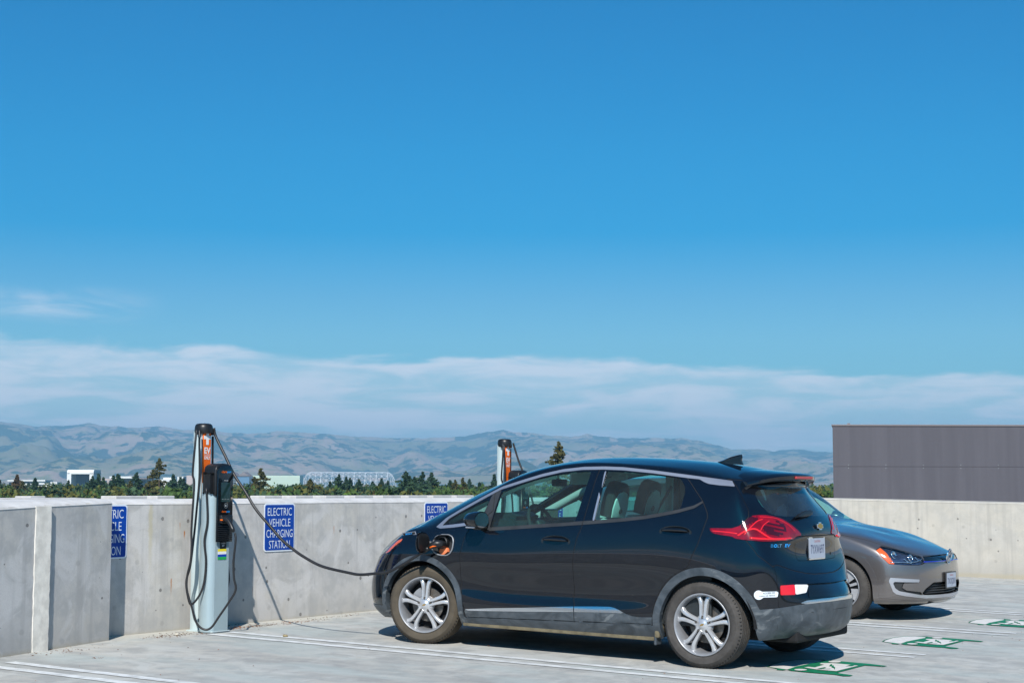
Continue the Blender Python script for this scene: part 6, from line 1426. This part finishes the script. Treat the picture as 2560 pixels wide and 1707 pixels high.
def conifer(u, vtop, d, halfw, mat, label, group, seed, sparse=0., shape=.66):
    """tapered trunk, whorls of drooping boughs made of small needle clumps; halfw = crown half width 5 m below the tip"""
    rs = np.random.RandomState(seed); base = bearing(u, d, GZ); H_ = hgt(vtop, d) - GZ; halfw *= 1.75
    r = empty('pine_tree', base); tag(r, label, 'tree', group)
    b = MB(); b.tube([(0, 0, 0), (rs.randn() * .1, 0, H_ * .5), (0, 0, H_ * .97)], [H_ * .016, H_ * .011, .03], 7); b.build('trunk', BARK, r)
    P = []; z = H_ * .995; k = 0; bm_ = MB()
    while z > H_ * .30:
        dep = H_ - z; R0 = halfw * (dep / 5.) ** shape * (.62 + .5 * rs.rand()) * min(1, .45 + dep * .25); nb = int(3 + 3 * rs.rand() + dep * .12)
        if sparse and dep > 2.2 and rs.rand() < sparse * .45: z -= .5; continue
        for q in range(nb):
            a = rs.rand() * 6.283; L_ = max(.15, R0 * (.55 + .6 * rs.rand())); dr = .12 + .25 * rs.rand(); m = int(7 + L_ * (17 - 9 * sparse))
            tt = rs.rand(m) ** .8; sp = .10 + .20 * L_ * tt * (1 - tt) * 1.5
            P.append(np.stack([np.cos(a) * L_ * tt + rs.randn(m) * sp, np.sin(a) * L_ * tt + rs.randn(m) * sp, z - dr * L_ * tt + .12 * L_ * tt ** 2 + rs.randn(m) * .12], 1))
            if sparse: bm_.tube([(0, 0, z), (math.cos(a) * L_ * .9, math.sin(a) * L_ * .9, z - dr * L_ * .8)], [.05, .02], 4)
        z -= (.26 + .22 * rs.rand()) * (1 + dep * .02)
    P = np.concatenate(P); V, F = leaves(P, .30 + .12 * (d > 500), rs); b = MB(); b.v = V; b.f = F; b.m = [0] * len(F)
    b.build('crown', LEAF[mat], r)
    if sparse: bm_.build('limbs', BARK, r)
    return r
def broadleaf(u, vtop, d, halfw, mat, label, group, seed, name='broadleaf_tree'):
    rs = np.random.RandomState(seed); base = bearing(u, d, GZ); H_ = hgt(vtop, d) - GZ
    r = empty(name, base); tag(r, label, 'tree', group)
    b = MB(); b.tube([(0, 0, 0), (.1, 0, H_ * .4), (0, .1, H_ * .8)], [.35, .25, .08], 7)
    P = []
    for k in range(15):
        q = rs.rand() * 6.28; rr = halfw * .62 * rs.rand() ** .5; cz = H_ - halfw * .62 - rs.rand() * halfw * 1.5; cr = halfw * (.36 + .22 * rs.rand()); c = np.array([math.cos(q) * rr, math.sin(q) * rr, min(cz, H_ - cr * 1.02)])
        if k == 0: c = np.array([0, 0, H_ - cr])
        n = int(190 * cr ** 1.4) + 50; e = rs.randn(n, 3); e /= np.linalg.norm(e, axis=1, keepdims=True); P.append(c + e * cr * (.55 + .5 * rs.rand(n, 1)) * [1, 1, .85])
        b.tube([(0, 0, H_ * .45), tuple(c * [.5, .5, 1] - [0, 0, cr * .6]), tuple(c)], [.14, .08, .03], 5)
    b.build('trunk', BARK, r)
    V, F = leaves(np.concatenate(P), .27, rs); b = MB(); b.v = V; b.f = F; b.m = [0] * len(F); b.build('crown', LEAF[mat], r); return r
def palm(u, vtop, d, label, seed):
    rs = np.random.RandomState(seed); base = bearing(u, d, GZ); H_ = hgt(vtop, d) - GZ
    r = empty('palm_tree', base); tag(r, label, 'tree', 'palm trees in the wood')
    b = MB(); b.tube([(0, 0, 0), (.2, 0, H_ * .5), (0, 0, H_ - 1)], [.28, .22, .2], 8); b.build('trunk', BARK, r)
    v = []; f = []
    for k in range(34):
        a = rs.rand() * 6.28; e = rs.uniform(-.7, 1.1); L_ = 1.9; prev = None
        for i in range(6):
            t = i / 5; x = L_ * t * math.cos(e * .8); z = H_ - 1 + L_ * t * math.sin(e) - 1.3 * t * t; w = .22 * math.sin(math.pi * (t * .85 + .12)); n_ = (-math.sin(a), math.cos(a))
            p = [(x * math.cos(a) + n_[0] * w, x * math.sin(a) + n_[1] * w, z - w * .5), (x * math.cos(a) - n_[0] * w, x * math.sin(a) - n_[1] * w, z - w * .5), (x * math.cos(a), x * math.sin(a), z + .02)]
            b0 = len(v); v += p
            if prev is not None: f += [(prev, prev + 2, b0 + 2, b0), (prev + 2, prev + 1, b0 + 1, b0 + 2)]
            prev = b0
    mk('fronds', v, f, LEAF['olive'], r); return r
CG = 'conifers beyond the wall'
for i, (u, v, d, w, m, sp, lab) in enumerate([
    (4, 1204, 520, 1.5, 'dark', 0, 'dark conifer cut by the left edge of the picture'),
    (48, 1190, 560, 1.6, 'rust', .4, 'thin reddish conifer left of the white office buildings'),
    (93, 1199, 560, 1.9, 'dark', 0, 'dark conifer in front of the long white office building'),
    (62, 1207, 520, 1.8, 'brown', .3, 'brownish short conifer below the long white office building'),
    (176, 1204, 430, 1.9, 'dark', 0, 'dark pointed conifer at the left foot of the white arch building'),
    (236, 1193, 500, 2.2, 'dark', 0, 'left one of two joined dark conifers right of the white arch building'),
    (251, 1188, 505, 1.9, 'dark', 0, 'taller right one of two joined dark conifers right of the white arch building'),
    (263, 1197, 560, 1.2, 'dark', .1, 'slim dark conifer just right of the joined pair'),
    (288, 1192, 560, 1.7, 'dark', 0, 'dark conifer below the left end of the white roofed block'),
    (299, 1188, 520, 2.0, 'dark', 0, 'broad dark conifer below the white roofed block'),
    (311, 1200, 540, 1.4, 'dark', 0, 'low dark conifer below the white roofed block'),
    (345, 1184, 480, 2.0, 'dark', .25, 'layered dark conifer right of the white roofed block'),
    (330, 1205, 470, 2.0, 'brown', .2, 'short brown conifer beside the layered dark one'),
    (387, 1176, 430, 2.1, 'brown', .35, 'tall brown conifer standing left of the bare limbed one'),
    (402, 1149, 410, 1.9, 'brown', .9, 'tallest sparse conifer with bare limbs left of the nearer charger'),
    (437, 1189, 560, 1.9, 'dark', 0, 'dark conifer between the bare limbed tree and the charger pole'),
    (455, 1196, 560, 1.5, 'dark', 0, 'small dark conifer close left of the charger pole'),
    (463, 1199, 540, 1.5, 'dark', 0, 'narrow dark conifer touching the charger pole'),
    (655, 1173, 420, 2.4, 'brown', .5, 'sparse brown green conifer between the charger and the skeleton hangar'),
    (640, 1196, 430, 2.0, 'brown', .3, 'lower shoulder conifer left of the sparse brown green one'),
    (779, 1200, 380, 3.2, 'brown', 0, 'wide golden green conifer in front of the left end of the hangar'),
    (827, 1206, 560, 1.4, 'dark', .1, 'thin dark conifer left of the tall dark pair before the hangar'),
    (850, 1188, 500, 2.2, 'dark', 0, 'tall dark conifer before the left half of the hangar'),
    (867, 1194, 560, 1.4, 'dark', .2, 'thin dark conifer right of the tall one before the hangar'),
    (877, 1197, 500, 2.0, 'dark', 0, 'bushy dark conifer before the middle of the hangar'),
    (899, 1199, 500, 2.0, 'dark', 0, 'dark conifer just right of the middle of the hangar'),
    (934, 1205, 560, 2.1, 'dark', .1, 'rounded dark conifer before the right half of the hangar'),
    (956, 1198, 560, 1.5, 'dark', 0, 'upright dark conifer before the right half of the hangar'),
    (971, 1204, 600, 1.8, 'dark', 0, 'low dark conifer near the right end of the hangar'),
    (1016, 1179, 370, 2.9, 'dark', 0, 'largest dark conifer, at the right end of the hangar'),
    (1037, 1193, 430, 2.2, 'dark', .1, 'dark conifer leaning on the right side of the largest one'),
    (1058, 1181, 450, 2.3, 'dark', 0, 'left one of the two tall dark conifers right of the hangar'),
    (1080, 1183, 460, 2.2, 'dark', .2, 'right one of the two tall dark conifers right of the hangar'),
    (1127, 1202, 560, 1.7, 'dark', .1, 'grey green conifer above the black car bonnet, left of three'),
    (1139, 1201, 430, 2.0, 'brown', 0, 'brown green conifer above the black car bonnet'),
    (1158, 1196, 430, 2.1, 'brown', .2, 'taller brown green conifer above the black car windscreen base'),
    (1175, 1199, 600, 1.7, 'dark', .5, 'thin sparse conifer above the black car windscreen base'),
    (1200, 1207, 560, 1.9, 'dark', .2, 'low conifer near the windscreen of the black car'),
    (1237, 1188, 520, 1.2, 'dark', 0, 'narrow dark conifer left of the farther charger'),
    (1250, 1193, 520, 1.4, 'dark', .2, 'low narrow conifer touching the farther charger pole'),
    (1397, 1106, 330, 1.7, 'brown', .55, 'lone tall conifer rising above the roof of the black car'),
    (2058, 1217, 560, 1.2, 'dark', 0, 'tiny dark conifer beside the dark screen building')]):
    conifer(u, v, d, w, m, lab, CG, 100 + i, sp)
for i, (u, v, d, w, m, lab) in enumerate([
    (704, 1210, 520, 2.9, 'dark', 'round dark green tree left of the hangar'), (738, 1210, 560, 2.9, 'dark', 'low round dark green tree at the left foot of the hangar'),
    (118, 1218, 430, 4.0, 'olive', 'spreading olive tree left of the white arch building'), (210, 1219, 430, 4.5, 'olive', 'wide yellow green tree below the white arch building'),
    (25, 1214, 420, 4.2, 'green', 'dense green tree near the left edge'), (320, 1222, 400, 4.0, 'green', 'low green tree under the layered dark conifer'), (420, 1221, 400, 4.0, 'olive', 'low olive tree beside the charger pole'),
    (690, 1229, 330, 2.6, 'rust', 'reddish bush showing in a gap above the wall left of the middle sign'), (715, 1222, 420, 3.8, 'green', 'green tree above the middle sign'), (872, 1231, 300, 1.8, 'bright', 'small bright green bush above the wall between the signs'),
    (975, 1221, 380, 3.0, 'bright', 'bright green tree above the wall left of the largest conifer'), (940, 1228, 330, 1.9, 'rust', 'dark reddish bush above the wall below the hangar'), (1112, 1222, 420, 3.5, 'green', 'green tree above the bonnet of the black car'),
    (2000, 1212, 240, 2.6, 'olive', 'round olive tree between the black car spoiler and the dark building'), (2030, 1216, 240, 2.8, 'olive', 'middle round olive tree left of the dark building'), (2062, 1222, 240, 2.5, 'green', 'round green tree against the dark building edge'), (2095, 1228, 230, 2.6, 'green', 'green tree half behind the dark building')]):
    broadleaf(u, v, d, w, m, lab, 'round trees beyond the wall', 300 + i)
palm(929, 1221, 420, 'yellowish palm showing above the wall below the hangar', 5); palm(1101, 1225, 420, 'small palm above the bonnet of the black car', 6)
def wood():
    rs = np.random.RandomState(77); Pa = {'green': [], 'olive': [], 'dark': []}
    for k in range(2500):
        d = 260 + 900 * rs.rand() ** 1.3; u = rs.uniform(-150, 2250); 
        if d < 330 and rs.rand() < .5: continue
        top = 16.3 + d * rs.uniform(-7, 25) / FPX; c = bearing(u, d, GZ); w = 2.2 + 2.4 * rs.rand(); key = ('green', 'olive', 'dark')[rs.choice(3, p=[.4, .35, .25])]
        for j in range(3):
            e = rs.randn(26, 3); e /= np.linalg.norm(e, axis=1, keepdims=True); cc = np.array([c.x + rs.randn() * w * .5, c.y + rs.randn() * w * .5, GZ + top - w * .6 - rs.rand() * 2.2]); Pa[key].append(cc + e * w * .6 * (.5 + .55 * rs.rand(26, 1)) * [1, 1, .8])
    r = empty('wood', (0, 0, 0)); tag(r, 'dense band of mixed green and olive trees stretching beyond the wall', 'wood', kind='stuff')
    for key, P in Pa.items():
        V, F = leaves(np.concatenate(P), .55, rs); b = MB(); b.v = V; b.f = F; b.m = [0] * len(F); b.build('foliage', LEAF[key], r)
wood()

# buildings ----------------------------------------------------
BW = pbsdf('far white render', (.70, .71, .70), .8, var=.06, scale=.05); BG_ = pbsdf('far grey cladding', (.28, .30, .33), .7, var=.1, scale=.05); BR = pbsdf('far roof', (.20, .18, .19), .8)
BP = pbsdf('far pinkish wall', (.45, .38, .36), .8, var=.1, scale=.05); BB = pbsdf('far blue glass', (.12, .22, .34), .2, coat=.3); BN = pbsdf('far pale green', (.50, .60, .48), .8); BWIN = pbsdf('far windows', (.05, .07, .09), .15)
def fbox(parent, name, u0, u1, v0, v1, d, depth, mat, dd=0.):
    """block facing the deck: picture columns u0..u1, top row v0 (v1 None = to the ground)"""
    a = bearing(u0, d + dd); c = bearing(u1, d + dd); zt = hgt(v0, d); zb = GZ if v1 is None else hgt(v1, d); o = parent.location
    P = [a, c, c + HF * depth, a + HF * depth]; v = [(p.x - o.x, p.y - o.y, zb - o.z) for p in P] + [(p.x - o.x, p.y - o.y, zt - o.z) for p in P]
    return mk(name, v, [(0, 1, 5, 4), (1, 2, 6, 5), (2, 3, 7, 6), (3, 0, 4, 7), (4, 5, 6, 7), (3, 2, 1, 0)], mat, parent)
def bld(name, u, d, label, cat='building'): r = empty(name, bearing(u, d, GZ)); tag(r, label, cat); return r
r = bld('office_building', 86, 1500, 'long low white office buildings at the far left beyond the trees')
fbox(r, 'wall', 52, 116, 1204, None, 1500, 20, BW); fbox(r, 'roof', 24, 118, 1202, 1205, 1500, 26, BW, -2); fbox(r, 'wall', 26, 52, 1208, None, 1502, 18, BG_); fbox(r, 'wing', 92, 131, 1211, None, 1480, 15, BW); fbox(r, 'wing', 131, 148, 1207, None, 1478, 16, BW); fbox(r, 'window_band', 56, 90, 1207, 1209.5, 1499.5, 1, BWIN); fbox(r, 'window_band', 94, 128, 1213, 1214.5, 1479.5, 1, BWIN)
r = bld('arch_building', 205, 1900, 'big white square arch building with a deep grey opening')
def archb(r):
    d = 1900
    fbox(r, 'left_leg', 172, 182.5, 1183, None, d, 34, BW); fbox(r, 'right_leg', 228, 238, 1183, None, d, 34, BW)
    a = bearing(172, d); c = bearing(238, d); o = r.location; v = []; f = []; n = 10; zt = hgt(1176, d); zb = hgt(1187, d)
    # rounded front edge of the top beam
    for P in (a, c):
        for i in range(n + 1):
            q = math.pi / 2 * i / n; p = P + HF * (4 - 4 * math.sin(q)); v.append((p.x - o.x, p.y - o.y, zt - 4 + 4 * math.cos(q) - o.z))
        for h, z in ((0, zb), (34, zb), (34, zt)): p = P + HF * h; v.append((p.x - o.x, p.y - o.y, z - o.z))
    m = n + 4
    for i in range(m): f.append((i, (i + 1) % m, m + (i + 1) % m, m + i))
    f += [tuple(range(m)), tuple(m + i for i in range(m))[::-1]]
    mk('top_beam', v, f, BW, r, auto=40); fbox(r, 'grey_screen', 181, 229, 1187, None, d + 22, 4, BG_); 
    for k in range(9): fbox(r, 'screen_rib', 184 + k * 5, 184.6 + k * 5, 1190, None, d + 21.4, .5, BR)
archb(r)
r = bld('office_block', 307, 2000, 'pinkish blocks under a long white roof between the dark conifers')
fbox(r, 'wall', 256, 376, 1198, None, 2020, 30, BP); fbox(r, 'roof', 278, 336, 1192.5, 1197.5, 2000, 30, BW); fbox(r, 'roof', 338, 374, 1196, 1199, 2010, 30, BR)
for k in range(12): fbox(r, 'window_band', 258 + k * 9.6, 262 + k * 9.6, 1203, 1208, 2019, 1, BWIN)
r = bld('white_hall', 420, 2100, 'white sloping hall behind the tallest bare limbed conifer')
fbox(r, 'wall', 400, 434, 1200, None, 2100, 30, BW); fbox(r, 'roof', 412, 434, 1195, 1200, 2104, 26, BW); fbox(r, 'tower', 447, 462, 1193, None, 2140, 20, BW); fbox(r, 'tower', 470, 485, 1190, None, 2140, 20, BP)
r = bld('gabled_building', 600, 1700, 'pale building with grey gabled roofs and a blue end, right of the nearer charger')
fbox(r, 'wall', 570, 596, 1191, None, 1700, 25, BW); fbox(r, 'blue_wall', 596, 626, 1191, None, 1698, 25, BB)
for u0, u1 in ((570, 597), (597, 626)):
    a = bearing(u0, 1697); c = bearing(u1, 1697); mid = (a + c) / 2; z0 = hgt(1191.5, 1700); z1 = hgt(1181, 1700); o = r.location; P = []
    for h in (0, 27): P += [a + HF * h, c + HF * h, mid + HF * h]
    v = [(p.x - o.x, p.y - o.y, (z1 if i % 3 == 2 else z0) - o.z) for i, p in enumerate(P)]; mk('roof', v, [(0, 1, 2), (5, 4, 3), (0, 2, 5, 3), (2, 1, 4, 5), (0, 3, 4, 1)], BR, r)
for k in range(5): fbox(r, 'window_band', 572, 594, 1195 + k * 4, 1196.6 + k * 4, 1699, 1, BWIN)
r = bld('pale_hangar', 690, 3600, 'long pale green hangar left of the skeleton hangar'); fbox(r, 'wall', 628, 752, 1193, None, 3600, 60, BN); fbox(r, 'roof', 626, 752, 1190, 1193.5, 3602, 56, BN)
r = bld('low_shed', 850, 3000, 'low white sheds at the foot of the skeleton hangar'); fbox(r, 'wall', 744, 770, 1213, None, 3000, 20, BW); fbox(r, 'wall', 870, 925, 1214, None, 3010, 20, BP); fbox(r, 'wall', 1090, 1128, 1211, None, 3000, 25, BB); fbox(r, 'wall', 1104, 1122, 1214, None, 2980, 25, BW); fbox(r, 'wall', 1146, 1170, 1212, None, 3100, 25, BW)
# skeleton of a huge hangar: parabolic ribs, purlins, clamshell ends
def skeleton():
    d = 5600; r = empty('skeleton_hangar', bearing(875, d, GZ)); tag(r, 'giant airship hangar stripped to its pale steel skeleton', 'building')
    st = pbsdf('weathered white steel', (.62, .64, .66), .6); s = d / FPX; L_ = 240 * s; Ht = (1228 - 1181) * s + 15; Wd = 95.
    ex, ey = HR, HF
    def P(x, w, z): q = ex * x + ey * w; return Vector((q.x, q.y, z))
    def rib(x, k=1., tilt=0.): return [P(x + tilt * (1 - (1 - (2 * t - 1) ** 2) ** .5) , (2 * t - 1) * Wd * .5 * k, Ht * k ** .6 * (1 - abs(2 * t - 1) ** 2.3)) for t in np.linspace(0, 1, 19)]
    b = MB(); n = 15
    for i in range(n): x = -L_ * .40 + L_ * .80 * i / (n - 1); b.tube(rib(x), 1.15 if i % 2 == 0 else .7, 4)
    b.build('ribs', st, r)
    b = MB()
    for w in (-.46, -.40, -.32, -.22, -.10, .0, .10, .22):
        z = Ht * (1 - abs(2 * w) ** 2.3); b.tube([P(-L_ * .40, w * Wd, z), P(L_ * .40, w * Wd, z)], .7 if w else 1.4, 4)
    for i in range(n - 1):
        x0 = -L_ * .40 + L_ * .8 * i / (n - 1); x1 = x0 + L_ * .8 / (n - 1)
        for w0, w1 in ((-.46, -.40), (-.40, -.32), (-.32, -.22), (-.22, -.10)):
            f_ = lambda w: Ht * (1 - abs(2 * w) ** 2.3); b.tube([P(x0, w0 * Wd, f_(w0)), P(x1, w1 * Wd, f_(w1))], .4, 3); b.tube([P(x1, w0 * Wd, f_(w0)), P(x0, w1 * Wd, f_(w1))], .4, 3)
    b.build('purlins', st, r)
    for s_ in (-1, 1):
        b = MB()
        for q in np.linspace(-80, 80, 9):
            a = R(q); pts = [P(s_ * (L_ * .40 + math.cos(a) * L_ * .10 * math.sin(t)), math.sin(a) * Wd * .5 * math.sin(t), Ht * math.cos(t)) for t in np.linspace(0, math.pi / 2, 10)]; b.tube(pts, .7, 4)
        for t in (.5, .9, 1.25): b.tube([P(s_ * (L_ * .40 + math.cos(R(q)) * L_ * .10 * math.sin(t)), math.sin(R(q)) * Wd * .5 * math.sin(t), Ht * math.cos(t)) for q in np.linspace(-88, 88, 12)], .5, 4)
        b.build('end_shell', st, r)
skeleton()
# lower parapet of the next roof
for y0, y1, where in [(2.02, 2.27, 'above the pale wall joint'), (3.47, 4.04, 'above the left half hidden blue sign'), (4.23, 4.57, 'just left of the nearer charger'), (6.44, 6.83, 'above the middle sign left edge'), (7.15, 7.56, 'just right of the middle blue sign'), (7.87, 8.33, 'below the golden green conifer'),
                      (8.60, 9.08, 'below the skeleton hangar middle'), (9.33, 9.83, 'below the hangar right half'), (10.04, 10.58, 'below the largest dark conifer'), (10.75, 11.3, 'above the third blue sign'), (11.45, 12.0, 'touching the black car windscreen line')]:
    o = MB(); o.box((-.25, y0 - (y0 + y1) / 2, -1.6), (.05, y1 - (y0 + y1) / 2, 0), .01); o = o.build('parapet_block', M['cap']); o.location = (-11, (y0 + y1) / 2, 1.240)
    tag(o, 'flat grey parapet block over the wall top, ' + where, 'parapet', 'parapet blocks beyond the wall')
# dark screen building behind the right wall
def screen_building():
    d = 52.; r = empty('screen_building', bearing(2081, d, GZ)); tag(r, 'plain dark grey panelled building rising behind the pale side wall', 'building')
    m, t, b, o = new_mat('dark panel'); g = t.nodes.new('ShaderNodeTexCoord').outputs['Object']
    n = noise(t, mapping(t, g, (1.5, 1.5, .10)), 1.8, 5, .6); c = mixc(t, map_range(t, n, .3, .7, 0, .8), (.080, .077, .094), (.100, .096, .115)); c = mixc(t, map_range(t, noise(t, g, 40, 3), .4, .7, 0, .25), c, (.06, .06, .08))
    t.links.new(c, b.inputs['Base Color']); b.inputs['Roughness'].default_value = .7
    s = d / FPX; e = HR; w = 1000 * s; A = Vector((0, 0, 0)); zt = hgt(1064, d) - GZ; zj = hgt(1165, d) - GZ; rad = (bearing(2081, 10) - CAM); rad.z = 0; rad = (rad.normalized() + HR * .02).normalized()
    P = lambda x, y, z: tuple(e * x + rad * y + Vector((0, 0, z)))
    def blk(name, x0, x1, y0, y1, z0, z1, mat): v = [P(x, y, z) for z in (z0, z1) for x, y in ((x0, y0), (x1, y0), (x1, y1), (x0, y1))]; return mk(name, v, [(0, 1, 5, 4), (1, 2, 6, 5), (2, 3, 7, 6), (3, 0, 4, 7), (4, 5, 6, 7), (3, 2, 1, 0)], mat, r)
    blk('lower_panel', 0, w, 0, 8, 0, zj - .004, m); blk('upper_panel', 0, w, 0, 8, zj + .004, zt, m); blk('panel_core', .03, w, .03, 7.9, zj - .02, zj + .02, M['dark']); blk('top_edge', -.03, w, -.03, 8.05, zt, zt + .05, BR)
    b = MB()
    for k in range(6):
        for z in (zj + .05, zj - .05): b.lathe([(0, -.008), (.007, -.006), (.008, 0)], 8, frame(Vector(P(.5 + k * 1.22, 0, z)), e, (0, 0, 1), HF))
    b.build('bolt', M['alu'], r); blk('roof_fixing', .48, .58, .2, .3, zt + .05, zt + .10, BR)
screen_building()
# air between here and the hills
def haze():
    x = CAM; s = 17500; v = [(x.x + a * s, x.y + b_ * s, z) for z in (GZ - 4.5, 690) for a, b_ in ((-1, -1), (1, -1), (1, 1), (-1, 1))]
    m = bpy.data.materials.new('haze'); m.use_nodes = True; t = m.node_tree; t.nodes.clear(); o = t.nodes.new('ShaderNodeOutputMaterial'); p = t.nodes.new('ShaderNodeVolumePrincipled')
    p.inputs['Color'].default_value = (.33, .69, 1, 1); p.inputs['Density'].default_value = HAZE_D; p.inputs['Anisotropy'].default_value = 0.0; t.links.new(p.outputs[0], o.inputs['Volume'])
    tag(mk('haze', v, [(3, 2, 1, 0), (4, 5, 6, 7), (0, 1, 5, 4), (1, 2, 6, 5), (2, 3, 7, 6), (3, 0, 4, 7)], m), 'pale blue air haze over the plain and hills', 'haze', kind='stuff')
HAZE_D = 1.0e-4
haze()
